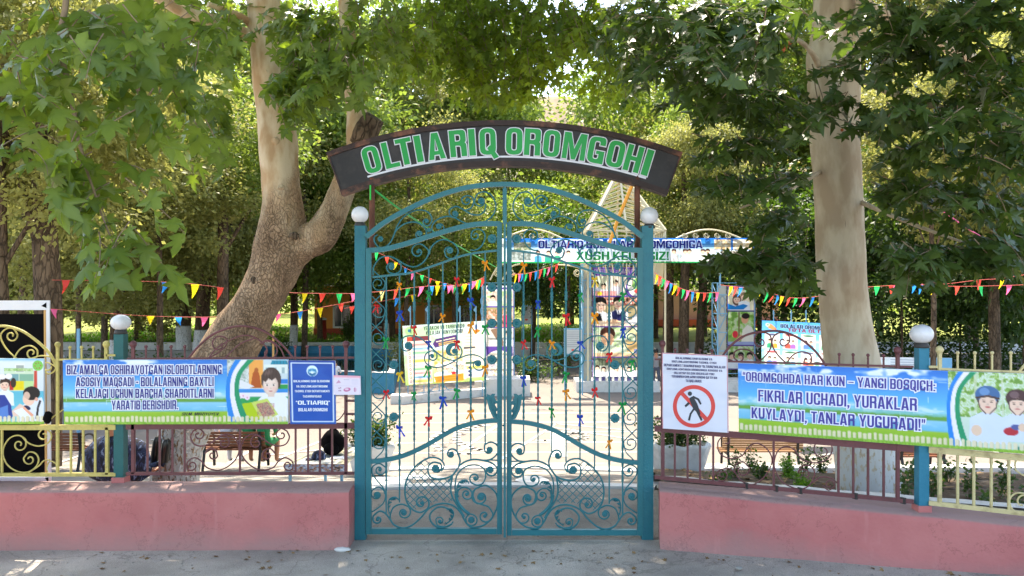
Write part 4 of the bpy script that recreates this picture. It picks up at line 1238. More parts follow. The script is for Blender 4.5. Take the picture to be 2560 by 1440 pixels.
    # big leaf beside the lock
    L = [(1247, 1050), (1232, 1042), (1222, 1020), (1218, 1000), (1211, 990), (1217, 992), (1217, 984), (1226, 988), (1231, 984), (1238, 984), (1236, 992), (1240, 1000), (1246, 1004), (1248, 1010), (1241, 1008), (1236, 1010), (1240, 1016), (1244, 1024), (1240, 1030), (1246, 1040)]
    m = MB()
    fr = [Q(p, .020) for p in L]; bk = [Q(p, .004) for p in L]
    tr = tessellate_polygon([[Vector((p.x, p.z, 0)) for p in fr]])
    m.add(fr + bk, [tuple(t) for t in tr] + [tuple(i + len(L) for i in t)[::-1] for t in tr] + [(i, (i + 1) % len(L), (i + 1) % len(L) + len(L), i + len(L)) for i in range(len(L))])
    m.tube([Q(p, .024) for p in curve2([(1246, 1046), (1234, 1028), (1228, 1008), (1226, 994)], 4)], .006, 5, normal=NY)
    m.tube([Q(p, .022) for p in curve2([(1240, 1032), (1238, 1016), (1234, 1002)], 4)], .005, 5, normal=NY)
    m.build('acanthus_plate', teal, gate)

leaf_parts(False, -1)
leaf_parts(True, 1)
# overthrow arch
mb = MB()
AR = [(917, 593), (961, 558), (1017, 526), (1087, 494), (1154, 473), (1207, 464.5), (1261, 462)]
full = AR + [(MIRX - x, y) for x, y in AR[::-1][1:]]
pts = [G2(p, .03) for p in curve2(full, 6)]
vs = []
for i, p in enumerate(pts):
    tt = (pts[min(i + 1, len(pts) - 1)] - pts[max(i - 1, 0)]).normalized(); n = Vector((-tt.z, 0, tt.x))
    for (a, b) in ((-1, -1), (1, -1), (1, 1), (-1, 1)): vs.append(p + n * (a * .024) + NY * (b * .022))
k = len(pts)
mb.add(vs, [(i * 4 + j, i * 4 + (j + 1) % 4, (i + 1) * 4 + (j + 1) % 4, (i + 1) * 4 + j) for i in range(k - 1) for j in range(4)])
mb.build('arch_bar', teal, gate)
# meeting stile cover, carried up to the arch
mb = MB(); mb.bar(G2((1262, 470), .048), G2((1262, 1338), .048), .052, .022, up=Vector((1, 0, 0)))
mb.bar(G2((1262, 473), .03), G2((1262, 560), .03), .085, .04, up=Vector((1, 0, 0)))
mb.build('meeting_stile', teal, gate)
mb = MB(); mb.lathe(G2((1258, 1061), .060), [(.0, .006), (.007, .004), (.009, 0)], 10, axis=NY); mb.build('keyhole', collar_m, gate)
# posts
for s_, x0 in ((0, 900.5), (1, 1618.5)):
    mb = MB(); x = x0
    a, b = W(x, 1352, GD), W(x, 566, GD)
    mb.box(((a.x + b.x) / 2, GD + .04, (a.z + b.z) / 2), (.108 if s_ == 0 else .115, .11, b.z - a.z))
    mb.box((b.x, GD + .04, b.z + .003), (.112, .114, .006))
    mb.build('gate_post', teal_post, gate)

# ---------------------------------------------------------------- globe lamps
def globe_lamp(px, py, d, rpx, zbase, sq, label, mat, postw=None, own=True):
    c = W(px, py, d)
    r = rpx * d / F
    t = thing('globe_lamp', (c.x, c.y, zbase), label, 'lamp', 'white globe lamps on the posts')
    m = MB()
    m.ball(c, r, 24, 14, (1, 1, sq))
    m.build('globe', globe_m, t)
    m = MB(); zb = c.z - r * sq
    m.lathe((c.x, c.y, zb - .035), [(0.0, 0), (r * .62, 0), (r * .66, .012), (r * .60, .03), (r * .50, .045)], 18)
    m.build('collar', collar_m, t)
    if postw:
        m = MB()
        z1 = zb - .036
        m.box((c.x, c.y, (zbase + z1) / 2), (postw, postw, z1 - zbase))
        m.build('post', mat, t)
        m = MB(); m.box((c.x, c.y, zbase + .03), (postw + .03, postw + .03, .06)); m.build('foot', pink_m, t)
    return t
globe_lamp(900, 537, GD + .04, 21.5, 3.13, .99, 'white globe lamp on top of the gate post nearest the blue notice', None)
globe_lamp(1623, 540, GD + .04, 22.5, 3.13, .99, 'white globe lamp on top of the gate post nearest the no-entry sign', None)
globe_lamp(302, 806, 8.00, 24, .55, .84, 'white globe lamp on a dark teal post between the yellow and maroon fence panels', simple('dark_teal_post', (.07, .36, .36), rough=.5, var=.15, bump=.2, dirt_or_dapple=(.05, .28, .28), dscale=6), .098)
globe_lamp(2304, 835, 6.96, 28, .55, .87, 'white globe lamp on a blue post between the maroon and cream fence panels', simple('blue_green_post', (.12, .46, .56), rough=.5, var=.15, bump=.2, dirt_or_dapple=(.20, .50, .58), dscale=6), .088)

# ---------------------------------------------------------------- name board over the gate
SD = 8.12
sign = thing('name_board', W(1261, 400, SD), 'curved black name board with green capital letters over the gate', 'sign')
SCX, SCY = 1261.0, 1575.0
def SP(R_, ang, off=0.0):
    return W(SCX + R_ * math.sin(math.radians(ang)), SCY - R_ * math.cos(math.radians(ang)), SD) + NY * off
def band(R0, R1, a0, a1, y0, y1, n=48):
    m = MB(); vs = []
    for i in range(n + 1):
        a = a0 + (a1 - a0) * i / n
        vs += [SP(R0, a, y0), SP(R1, a, y0), SP(R1, a, y1), SP(R0, a, y1)]
    m.add(vs, [(i * 4 + j, i * 4 + (j + 1) % 4, (i + 1) * 4 + (j + 1) % 4, (i + 1) * 4 + j) for i in range(n) for j in range(4)])
    m.add(vs[:4], [(0, 1, 2, 3)]); m.add(vs[-4:], [(3, 2, 1, 0)])
    return m
band(1172, 1262, -20.4, 20.4, .0, -.10).build('board', signblack, sign)
band(1261, 1274, -20.45, 20.45, .022, -.11).build('rim', signrim, sign)
band(1159, 1173, -20.5, 20.5, .022, -.11).build('rim', signrim, sign)
band(1173, 1261, -20.45, -20.28, .012, -.11).build('end_cap', signrim, sign)
band(1173, 1261, 20.28, 20.45, .012, -.11).build('end_cap', signrim, sign)
band(1181, 1185.5, -16.8, 17.4, .008, .0005).build('underline', white_foam, sign)
WORDS = [('O', -15.75, 41), ('L', -13.45, 37), ('T', -11.75, 40), ('I', -10.1, 17), ('A', -8.05, 43), ('R', -5.45, 42), ('I', -3.8, 17), ('Q', -1.95, 41), ('O', 1.15, 42), ('R', 3.3, 41), ('O', 5.55, 41), ('M', 8.25, 58), ('G', 10.85, 42), ('O', 13.15, 42), ('H', 15.3, 41), ('I', 17.0, 18)]
GS = glyphs(.20, .155, .60)
for ch, ang, wpx in WORDS:
    w, groups = GS[ch]
    m = MB()
    R0, Hh = 1188.0, 66.0
    for g in groups:
        for layer, (o, za, zb) in enumerate(((2.3, .0005, .020 + .0009 * groups.index(g)), (0.0, .020, .024 + .0009 * groups.index(g)))):
            m.mi = layer
            cs = []
            for i, c in enumerate(g):
                c = rounded(c, 4)
                mm = [((x / w - .5) * (wpx - 1), y * Hh) for x, y in c]
                cs.append(offset_c(mm, o, i > 0))
            flat = [q for c in cs for q in c]
            def P_(q, off):
                X, Y = q
                a = math.radians(ang)
                x = SCX + (R0 + Y) * math.sin(a) + X * math.cos(a); y = SCY - (R0 + Y) * math.cos(a) + X * math.sin(a)
                return W(x, y, SD) + NY * off
            tris = tessellate_polygon([[Vector((x, y, 0)) for x, y in c] for c in cs])
            m.add([P_(q, zb) for q in flat], [tuple(t) for t in tris])
            for c in cs:
                kk = len(c)
                m.add([P_(q, za) for q in c] + [P_(q, zb) for q in c], [(i, (i + 1) % kk, (i + 1) % kk + kk, i + kk) for i in range(kk)])
    m.build('letter', [white_foam, green_foam], sign)
for x, yb, yt in ((930, 596, 445), (1593, 600, 440)):
    m = MB(); a, b = W(x, 645, SD + .02), W(x, yt, SD + .02)
    m.tube([a, b], .030, 12); m.bar(W(x, 625, SD), W(902 if x < 1000 else 1619, 625, GD + .08), .03, .03); m.build('support_tube', rusty, sign)
m = MB(); m.bar(W(926, 463, SD - .03), W(926, 500, SD - .03), .03, .012, up=Vector((1, 0, 0))); 
tag(m.build('green_tape_strip', simple('green_tape', (.10, .78, .30), rough=.5)), 'bright green tape strip tied round the rusty tube under the name board', 'tape')
m = MB(); m.tube(catmull([W(930, 470, SD), W(1010, 530, SD + .6), W(1120, 600, SD + 3), W(1240, 668, SD + 11)], 6), .012, 5, flat=(1, .4))
tag(m.build('green_streamer', simple('green_ribbon_cord', (.20, .72, .35), rough=.5)), 'thin green streamer slanting from the name board tube down behind the gate', 'streamer')

# ---------------------------------------------------------------- ribbon bows tied to the bars
BOWC = {'red': (.88, .16, .17), 'orange': (.96, .62, .10), 'blue': (.10, .30, .74), 'green': (.05, .62, .30), 'yellow': (.95, .80, .20)}
def bow_mesh(col, var):
    rs = random.Random(var * 7 + len(col))
    m = MB(); m.usecol = True
    c = s2l(BOWC[col]); m.col = c
    for sgn in (-1, 1):
        k = 10; w = .040 + .006 * rs.random(); tilt = rs.uniform(-.015, .02)
        vs = []
        for i in range(k + 1):
            t = i / k
            an = t * 2 * math.pi
            x = sgn * (w * .5 * (1 - math.cos(an))); z = .016 * math.sin(an) + tilt * t * (1 - t) * 2
            wd = .010 + .012 * math.sin(math.pi * t)
            vs += [(x, -.004 - wd + .003 * math.sin(an), z + .008 * math.sin(math.pi * t)), (x, .004 - wd * .1, z - .004)]
        m.add(vs, [(i * 2, i * 2 + 2, i * 2 + 3, i * 2 + 1) for i in range(k)], True)
        # front facing loop
        vs = [(0, -.012, .004), (sgn * w * .45, -.02, .026 + tilt), (sgn * w, -.012, .020 + tilt), (sgn * w * 1.02, -.010, -.004), (sgn * w * .5, -.022, -.012), (0, -.012, -.006), (sgn * w * .55, -.028, .008)]
        m.add(vs, [(0, 1, 6), (1, 2, 6), (2, 3, 6), (3, 4, 6), (4, 5, 6), (5, 0, 6)], False)
        # tail
        L = .085 + .04 * rs.random(); sp = .018 + .03 * rs.random()
        vs = []
        for i in range(6):
            t = i / 5
            x = sgn * (.004 + sp * t ** 1.3); z = -.004 - L * t; y = -.012 - .006 * math.sin(t * 5 + var)
            hw = .007 + .006 * t
            vs += [(x - hw, y, z), (x + hw * .8, y - .003, z + .004 * sgn)]
        m.add(vs, [(i * 2, i * 2 + 1, i * 2 + 3, i * 2 + 2) for i in range(5)], True)
    m.ball((0, -.014, 0), .0085, 7, 5, (1, 1, 1.1))
    return m
BOWS = [((920, 640), [(1005, 60, 'orange'), (285, 240, 'orange'), (770, 200, 'red'), (900, 380, 'blue'), (80, 425, 'red'), (525, 320, 'green'), (290, 485, 'blue'), (655, 515, 'orange'), (400, 615, 'red'), (890, 590, 'orange'), (1025, 605, 'green'), (525, 735, 'blue'), (770, 735, 'red'), (160, 720, 'green'), (525, 955, 'green'), (1005, 950, 'orange'), (285, 1005, 'yellow'), (155, 1165, 'red'), (395, 1180, 'green'), (770, 1150, 'green'), (640, 1215, 'blue'), (880, 1330, 'orange'), (525, 1390, 'red'), (264, 1470, 'blue')]),
        ((1240, 640), [(230, 80, 'orange'), (470, 200, 'red'), (350, 395, 'blue'), (715, 335, 'green'), (855, 195, 'yellow'), (580, 510, 'red'), (1065, 325, 'green'), (835, 512, 'orange'), (345, 625, 'green'), (225, 740, 'red'), (465, 742, 'orange'), (715, 740, 'blue'), (1080, 630, 'blue'), (950, 840, 'red'), (1160, 905, 'green'), (625, 1005, 'green'), (220, 1045, 'blue'), (590, 1155, 'orange'), (830, 1150, 'red'), (340, 1215, 'red'), (460, 1315, 'green'), (1055, 1268, 'green'), (705, 1380, 'blue'), (950, 1585, 'orange')])]
ORD = ['first', 'second', 'third', 'fourth', 'fifth', 'sixth', 'seventh', 'eighth']
for li, ((ox, oy), bl) in enumerate(BOWS):
    items = []
    for (x, y, c) in bl:
        px, py = ox + x / 3.43, oy + y / 3.43
        xs = BARS if li == 0 else [MIRX - q for q in BARS][::-1]
        bi = min(range(8), key=lambda i: abs(xs[i] - px))
        items.append((px, py, c, bi))
    for k, (px, py, c, bi) in enumerate(items):
        same = sorted([q[1] for q in items if q[3] == bi and q[2] == c])
        pos = ''
        if len(same) > 1: pos = ('upper ' if py == same[0] else 'lower ') if len(same) == 2 else ('topmost ' if py == same[0] else ('lowest ' if py == same[-1] else 'middle '))
        near = 'blue notice' if li == 0 else 'no-entry sign'
        idx = bi if li == 0 else 7 - bi
        m = bow_mesh(c, k)
        s_ = R.uniform(.64, .88); an = R.uniform(-.25, .25)
        xs = BARS if li == 0 else [MIRX - q for q in BARS][::-1]
        p = G2((px if abs(px - xs[bi]) > 12 else xs[bi], py), .010)
        Mx = Matrix.Rotation(an, 3, 'Y') @ Matrix.Rotation(R.uniform(-.4, .4), 3, 'Z')
        m.v = [tuple(Mx @ (Vector(v) * s_) + p) for v in m.v]
        o = m.build('ribbon_bow', ribbon_m)
        tag(o, f'{pos}{c} ribbon bow on the {ORD[idx]} bar of the gate leaf nearest the {near}', 'bow', 'ribbon bows tied to the gate bars')
# ---------------------------------------------------------------- fences
FL = 7.96                                   # plane of the straight fence
RFa, RFb = Vector((1.45, 7.86)), Vector((4.30, 6.63))   # plan line of the angled fence
def PR(px, py, off=0.0):
    """pixel -> vertical plane of the angled fence (off = towards the road)"""
    dv = (RFb - RFa).normalized(); nv = Vector((dv.y, -dv.x))
    if nv.y > 0: nv = -nv
    A = RFa + nv * off
    k = (px - 1280) / F
    # (k d, d) = A + t dv
    # k*d - t dv.x = A.x ; d - t dv.y = A.y
    det = k * (-dv.y) - (-dv.x) * 1
    d = (A.x * (-dv.y) - (-dv.x) * A.y) / det
    return W(px, py, d)
def PLf(px, py, off=0.0):
    return W(px, py, FL - off)
nR = (RFb - RFa).normalized(); nR = Vector((nR.y, -nR.x, 0)); nR = nR if nR.y < 0 else -nR

def fence_bits(Pf, nrm, mat, root):
    def rail(name, a, b, h, t=.03, off=0):
        m = MB(); m.bar(Pf(*a) + nrm * off, Pf(*b) + nrm * off, t, h); return m.build(name, mat, root)
    def vbar(name, x, y0, y1, w=.016, finial=False, knot=False):
        m = MB(); a, b = Pf(x, y1), Pf(x, y0)
        b = Vector((a.x, a.y, b.z))
        m.bar(a, b, w, w, up=Vector((1, 0, 0)))
        if finial:
            m.ball(b + Vector((0, 0, .006)), w * 1.25, 8, 6)
            m.lathe(b - Vector((0, 0, .035)), [(w * .5, 0), (w * .9, .01), (w * .5, .02)], 8)
        if knot:
            c = a.lerp(b, .35); m.lathe(c, [(w * .5, -.05), (w * .95, -.03), (w * .6, -.01), (w * .95, .01), (w * .5, .04)], 8)
        return m.build(name, mat, root)
    def sc(pts, r=.0075, **kw):
        m = MB(); m.tube([Pf(*p) for p in scroll(pts, **kw)], r, 6, normal=nrm); return m.build('scroll', mat, root)
    return rail, vbar, sc

# straight maroon panel
root = thing('fence_panel', (-2.7, FL, .55), 'maroon wrought iron fence panel with an arched crest in front of the leaning tree', 'fence')
rail, vbar, sc = fence_bits(PLf, NY, maroon, root)
rail('upper_rail', (316, 1066), (886, 1064), .058)
rail('lower_rail', (316, 1184), (886, 1183), .030)
rail('crest_rail', (318, 897), (886, 894), .020, .02)
rail('bracket', (318, 903), (336, 903), .03)
def xc(x): return 100 + x / 3.2
for x in (755, 860, 958, 1060, 1158, 1600, 2045, 2145, 2240, 2337, 2447):
    vbar('baluster', xc(x), 1068, 1182, .018)
for x in (333, 865): vbar('end_bar', x, 862, 1184, .030, True)
for x in (365, 395, 428, 462): vbar('finial_bar', x, 868, 898, .014, True)
for x in (738, 768, 800, 832): vbar('finial_bar', x, 868, 898, .014, True)
for x in (365, 395, 428, 738, 768, 800, 832): vbar('baluster', x, 897, 1060, .014)
sc([(470, 897), (500, 862), (540, 832), (600, 815), (660, 828), (705, 862), (733, 895)], r=.012)
sc([(480, 897), (520, 895), (560, 870), (568, 848)], c1=(548, 862), s1=-1, t1=1)
sc([(520, 898), (545, 868), (600, 840), (640, 845), (668, 875), (650, 905)])
sc([(650, 860), (672, 850), (700, 870), (712, 898)], c0=(672, 880), s0=1, t0=1)
sc([(560, 898), (600, 860), (640, 845)])
for mir in (0, 1):
    def mx(pts): return [((1600 * 2 - x) if mir else x, y) for x, y in pts]
    def cc(p): return (100 + p[0] / 3.2, 1040 + p[1] / 3.2)
    def S2(pts, **kw):
        pts = [cc(p) for p in mx(pts)]
        for key in ('c0', 'c1'):
            if key in kw: kw[key] = cc(mx([kw[key]])[0])
        if mir:
            for key in ('s0', 's1'):
                if key in kw: kw[key] = -kw[key]
        sc(pts, **kw)
    S2([(1240, 165), (1248, 118), (1290, 103), (1225, 120), (1205, 170), (1235, 225), (1300, 240), (1370, 215), (1430, 172), (1500, 145), (1570, 190), (1592, 285), (1540, 375), (1440, 432), (1340, 415), (1290, 360), (1235, 334), (1180, 368), (1178, 420)][3:], c1=(1215, 395), s1=-1, t1=1.1)
    S2([(1225, 120), (1270, 100), (1308, 130)], c1=(1268, 150), s1=1, t1=.9)
    S2([(1420, 190), (1450, 155), (1495, 165), (1515, 210)], c1=(1470, 215), s1=1, t1=.9)
    S2([(1320, 300), (1355, 262), (1405, 275), (1420, 320)], c1=(1382, 312), s1=1, t1=.9)
# scrolls seen between sign and gate post
sc([(862, 1030), (848, 1048), (828, 1056)], r=.0065); sc([(836, 950), (858, 968), (866, 1000), (860, 1035)], r=.0065)
rail('bracket', (866, 1002), (888, 1002), .02)
rail('bracket', (866, 1035), (888, 1035), .02)

# yellow panel
root = thing('fence_panel', (-4.9, FL, .55), 'yellow wrought iron fence panel with big scrolls before the black banner back', 'fence')
rail, vbar, sc = fence_bits(PLf, NY, yellow_iron, root)
rail('upper_rail', (-420, 1069), (290, 1068), .050)
rail('lower_rail', (-420, 1188), (290, 1186), .034)
rail('crest_rail', (140, 899), (265, 899), .018, .02)
rail('bracket', (266, 888), (290, 888), .02)
for x in (5, 145, 177.5, 208, 238, 268): vbar('baluster', x, 1068, 1186, .018 if x != 268 else .03)
for x in (144,): vbar('end_bar', x, 863, 1186, .024, True, True)
vbar('end_bar', 266, 862, 900, .03, True)
for x in (175, 204, 233): vbar('finial_bar', x, 870, 899, .014, True)
for x in (-40, -80, -120, -160, -200, -240): vbar('baluster', x, 900, 1186, .018, False)
def cY(p): return (p[0] / 3.0, 740 + p[1] / 3.0)
def SY(pts, **kw):
    for key in ('c0', 'c1'):
        if key in kw: kw[key] = cY(kw[key])
    sc([cY(p) for p in pts], **kw)
SY([(-400, 470), (-250, 330), (-100, 250), (0, 225), (90, 235), (180, 270), (260, 325), (330, 385), (385, 450), (425, 540)], r=.014)
SY([(125, 468), (60, 410), (15, 340), (8, 285), (50, 245), (100, 245), (132, 290)], c1=(85, 298), s1=1, t1=1.1)
SY([(105, 468), (150, 400), (220, 372), (275, 400), (282, 445)], c1=(238, 428), s1=1, t1=1.1)
SY([(240, 465), (310, 448), (380, 460), (420, 500), (410, 560), (360, 585), (330, 550)], c1=(375, 520), s1=-1, t1=.3)
SY([(330, 600), (330, 520), (360, 500), (430, 540)], r=.006)
SY([(360, 945), (420, 890), (480, 850)], r=.006)
SY([(195, 1115), (190, 1075), (140, 1045), (75, 1065), (30, 1130), (25, 1200), (60, 1270), (130, 1315), (210, 1320), (270, 1280), (290, 1225), (265, 1180), (215, 1172), (178, 1215)], c0=(145, 1115), s0=1, t0=1.1, c1=(222, 1225), s1=-1, t1=1.0)
SY([(170, 1060), (210, 1100), (280, 1125), (350, 1110), (385, 1060), (370, 1015), (320, 1000), (290, 1030)], c1=(328, 1045), s1=-1, t1=.9)
SY([(215, 1325), (290, 1275), (330, 1235), (375, 1230)], r=.0075)
SY([(360, 1320), (350, 1290), (375, 1240), (420, 1260), (430, 1310)], r=.006)
SY([(-195, 1115), (-190, 1075), (-140, 1045), (-75, 1065), (-30, 1130), (-25, 1200), (-60, 1270), (-130, 1315)], c0=(-145, 1115), s0=-1, t0=1.1)

# angled maroon panel
root = thing('fence_panel', PR(1950, 1100), 'maroon wrought iron fence panel set at an angle behind the no-entry sign', 'fence')
rail, vbar, sc = fence_bits(PR, nR, maroon, root)
def ylin(x, a, b): return a[1] + (b[1] - a[1]) * (x - a[0]) / (b[0] - a[0])
UA, UB = (1637, 1071), (2284, 1122)
LA, LB = (1637, 1192), (2284, 1254)
CA, CB = (1637, 898), (2284, 917)
rail('upper_rail', UA, UB, .058)
rail('lower_rail', LA, LB, .036)
rail('crest_rail', CA, CB, .018, .02)
rail('cross_rail', (1637, 1046), (1660, 1047), .02)
def vb(name, x, y0, y1, w=.016, **k): vbar(name, x, y0, y1, w, **k)
for x in (1659, 1687, 1719, 1750, 1783, 1934, 2096, 2133, 2170, 2209, 2246):
    vb('baluster', x, ylin(x, UA, UB), ylin(x, LA, LB), .0175)
for x in (1783, 2096, 2133, 2170, 2209): vb('baluster', x, ylin(x, CA, CB), ylin(x, UA, UB), .013)
for x in (1656, 2244): vb('end_bar', x, ylin(x, CA, CB) - 38, ylin(x, LA, LB), .028, finial=True)
for x in (1688, 1718, 1750, 1780, 2098, 2133, 2170, 2209): vb('finial_bar', x, ylin(x, CA, CB) - 24, ylin(x, CA, CB), .013, finial=True)
sc([(1797, 905), (1825, 866), (1865, 838), (1915, 828), (1960, 830), (2005, 850), (2040, 880), (2066, 916)], r=.012)
def cS(p): return (1770 + p[0] / 6.0, 690 + p[1] / 6.0)
def SS(pts, **kw):
    for key in ('c0', 'c1'):
        if key in kw: kw[key] = cS(kw[key])
    sc([cS(p) for p in pts], **kw)
SS([(760, 1290), (860, 1200), (930, 1100), (955, 980), (920, 880), (840, 850), (740, 860), (695, 960), (740, 1050), (830, 1040)], c1=(785, 985), s1=-1, t1=.5)
SS([(1180, 1310), (1080, 1220), (990, 1100), (960, 980), (1010, 880), (1110, 850), (1200, 880), (1225, 980), (1150, 1050)], c1=(1130, 980), s1=1, t1=.7)
SS([(760, 1285), (690, 1170), (600, 1110), (480, 1100), (400, 1140), (390, 1220), (450, 1280)], c1=(480, 1215), s1=-1, t1=.7)
SS([(1180, 1310), (1250, 1210), (1340, 1150), (1450, 1140), (1540, 1190), (1550, 1280)], c1=(1480, 1270), s1=1, t1=.8)
SS([(200, 1290), (300, 1250), (400, 1290)]); SS([(1540, 1320), (1640, 1300), (1780, 1330)])
def cR(p): return (1620 + p[0] / 2.723, 1060 + p[1] / 2.723)
def SR(pts, **kw):
    for key in ('c0', 'c1'):
        if key in kw: kw[key] = cR(kw[key])
    sc([cR(p) for p in pts], **kw)
SR([(500, 90), (475, 130), (490, 200), (560, 235), (640, 215), (680, 160), (740, 130), (810, 170), (845, 250), (800, 350), (720, 410), (640, 390), (590, 330), (540, 300), (480, 320), (450, 350)], r=.0065, c0=(530, 120), s0=1, t0=.7)
SR([(590, 330), (600, 275), (650, 260), (690, 300)], r=.0065, c1=(640, 310), s1=1, t1=.9)
SR([(1230, 110), (1255, 170), (1220, 240), (1140, 265), (1050, 240), (990, 170), (930, 155), (880, 190), (860, 280), (900, 380), (980, 430), (1060, 440), (1130, 390), (1180, 360), (1250, 370), (1285, 400)], r=.0065, c0=(1190, 180), s0=-1, t0=1.0)
SR([(1020, 330), (1050, 285), (1110, 290), (1135, 340), (1110, 400)], r=.0065, c0=(1070, 350), s0=1, t0=.6)
SR([(1190, 420), (1230, 450), (1270, 420), (1260, 390)], r=.006, c1=(1235, 415), s1=-1, t1=.8)
SR([(470, 340), (480, 380), (520, 385), (540, 350)], r=.006, c1=(505, 350), s1=-1, t1=.8)
for x in (1865, 1940, 2000, 2138, 2258): # wire ties on the lower rail
    m = MB(); c = PR(x, ylin(x, LA, LB), .004); m.box(c, (.022, .045, .055), rz=.5); m.build('wire_tie', collar_m, root)

# angled cream panel
root = thing('fence_panel', PR(2480, 1200), 'cream wrought iron fence panel at the far end of the angled pink wall', 'fence')
rail, vbar, sc = fence_bits(PR, nR, cream_iron, root)
UA, UB = (2322, 1124), (2760, 1162)
LA, LB = (2322, 1257), (2760, 1306)
CA, CB = (2345, 922), (2760, 938)
rail('upper_rail', UA, UB, .052)
rail('lower_rail', LA, LB, .036)
rail('crest_rail', CA, CB, .018, .02)
rail('bracket', (2322, 917), (2345, 917), .02)
for x in (2349, 2394, 2434.5, 2478, 2522, 2640, 2700): vbar('baluster', x, ylin(x, UA, UB), ylin(x, LA, LB), .018 if x != 2349 else .028)
vbar('end_bar', 2349, 876, 925, .028, True)
for x in (2394, 2437, 2480, 2527): vbar('finial_bar', x, 884, ylin(x, CA, CB), .013, True)
sc([(2545, 935), (2562, 912), (2600, 880), (2660, 862)], r=.012)
sc([(2558, 1140), (2540, 1150), (2540, 1175), (2562, 1190)], c0=(2566, 1160), s0=1, t0=.5)
sc([(2572, 1235), (2540, 1233), (2524, 1250), (2532, 1274), (2560, 1280), (2580, 1262)], c0=(2565, 1255), s0=1, t0=.3, c1=(2556, 1256), s1=-1, t1=.8)

# ---------------------------------------------------------------- signs and banners on the fences
def slab(name, pl, t, mat, parent):
    m = MB()
    f = [pl.at(0, 0, -.014), pl.at(1, 0, -.014), pl.at(1, 1, -.014), pl.at(0, 1, -.014)]; b = [q - pl.n * t for q in f]
    m.add(f + b, [(0, 3, 2, 1), (4, 5, 6, 7), (0, 1, 5, 4), (1, 2, 6, 5), (2, 3, 7, 6), (3, 0, 4, 7)])
    return m.build(name, mat, parent)
edge_white = simple('banner_edge', (.88, .90, .92), rough=.5, var=.03)
def banner(name, quad, label, cat, paint, texts, t=.012, pm=None):
    """quad: 4 world corners. texts(mb, sub) adds lettering"""
    pl = Plane(*quad)
    root = thing(name, (pl.BL + pl.BR) / 2, label, cat)
    pm = pm or print_m
    if pm is print_m: slab('backing', pl, t, edge_white, root)
    paint.mesh('print', pl, root, pm, off=.0015)
    m = MB(); m.usecol = True
    texts(m)
    if m.f: m.build('lettering', pm, root, kind='stuff')
    return root, pl

NAVY = (.15, .17, .52); WHT = (.90, .92, .97)
# 1: long slogan banner on the straight fence
def PLb(px, py): return W(px, py, FL - .055)
c = Paint(564, 160, .55)
meadow(c, 564, 160, 3)
# the picture at its end: a statue print, pavilion roof, child with a book
c.rect(412, 0, 564, 160, (.80, .86, .88))
c.speckle(412, 0, 500, 60, [(.75, .78, .76), (.88, .90, .90), (.60, .66, .62)], 7, 5)
c.poly([(466, 0), (502, 0), (502, 70), (466, 70)], (.96, .66, .32))
c.poly([(470, 70), (476, 34), (484, 22), (492, 34), (498, 70)], (.72, .34, .12)); c.ell(485, 26, 5, 6, (.70, .36, .15))
c.poly([(524, 2), (560, 2), (564, 12), (520, 12)], (.06, .55, .66)); c.rect(504, 12, 564, 34, (.88, .92, .90)); 
for k in range(5): c.rect(528 + k * 8, 3, 530 + k * 8, 11, (.03, .42, .52))
for k in range(3): c.rect(508 + k * 20, 20, 516 + k * 20, 34, (.62, .72, .74))
c.poly([(424, 40), (450, 52), (480, 66), (460, 74), (430, 64)], (.90, .90, .92)); 
c.rect(424, 72, 564, 82, (.18, .56, .86)); c.rect(424, 82, 564, 92, (.93, .93, .95)); c.rect(424, 92, 564, 150, (.12, .62, .34))
c.rect(540, 48, 564, 60, (.10, .50, .85)); c.rect(540, 62, 564, 72, (.15, .62, .30))
for (x, y) in ((442, 92), (452, 90), (462, 94), (436, 108), (446, 130), (458, 140), (500, 150), (540, 146)): c.ell(x, y, 7, 6, (.95, .88, .93)); c.ell(x, y, 2, 2, (.85, .6, .7))
c.ell(528, 118, 44, 36, (.93, .94, .96)); c.rect(500, 110, 564, 150, (.93, .94, .96))
c.ell(522, 50, 25, 31, (.27, .20, .19)); c.ell(521, 64, 19, 24, (.84, .72, .66)); c.ell(519, 63, 17, 22, (.94, .85, .80), soft=.45)
for k in (-1, 1): c.ell(520 + 10 * k, 72, 6, 5, (.93, .72, .67), soft=1, amt=.5)
c.poly([(497, 66), (497, 40), (508, 24), (524, 19), (540, 28), (546, 48), (544, 72), (539, 56), (534, 44), (524, 52), (516, 46), (508, 56), (502, 50)], (.30, .23, .21)); c.ell(514, 32, 10, 6, (.50, .40, .38), rot=-.4, soft=1, amt=.6)
for k in range(5): c.line([(506 + 7 * k, 26), (502 + 8 * k, 50 - 3 * (k % 2))], 1.1, (.20, .14, .13), .7)
c.rect(514, 82, 530, 92, (.90, .80, .74))
for k in (-1, 1): c.ell(520 + 8 * k, 63, 3.4, 2.0, (.95, .94, .93)); c.ell(520 + 8 * k, 63, 2.0, 2.0, (.22, .15, .13)); c.line([(520 + 12 * k, 58.5), (520 + 5 * k, 58)], 1.0, (.55, .43, .38), .8)
c.ell(521, 78, 5, 1.6, (.80, .52, .50)); c.ell(521, 71, 2.4, 1.4, (.86, .74, .68))
c.poly([(440, 110), (472, 106), (500, 142), (480, 156), (452, 132)], (.70, .80, .10)); c.poly([(472, 106), (512, 96), (540, 136), (500, 156)], (.80, .86, .42))
c.poly([(484, 112), (512, 104), (532, 134), (504, 146)], (.66, .50, .45)); c.speckle(486, 108, 530, 140, [(.75, .30, .35), (.85, .80, .60), (.45, .30, .35)], 4, 9, .45)
ribbon_arc(c, 432, 408, 420, 160, (15, 16, 17))
pickets(c, 564, 160)
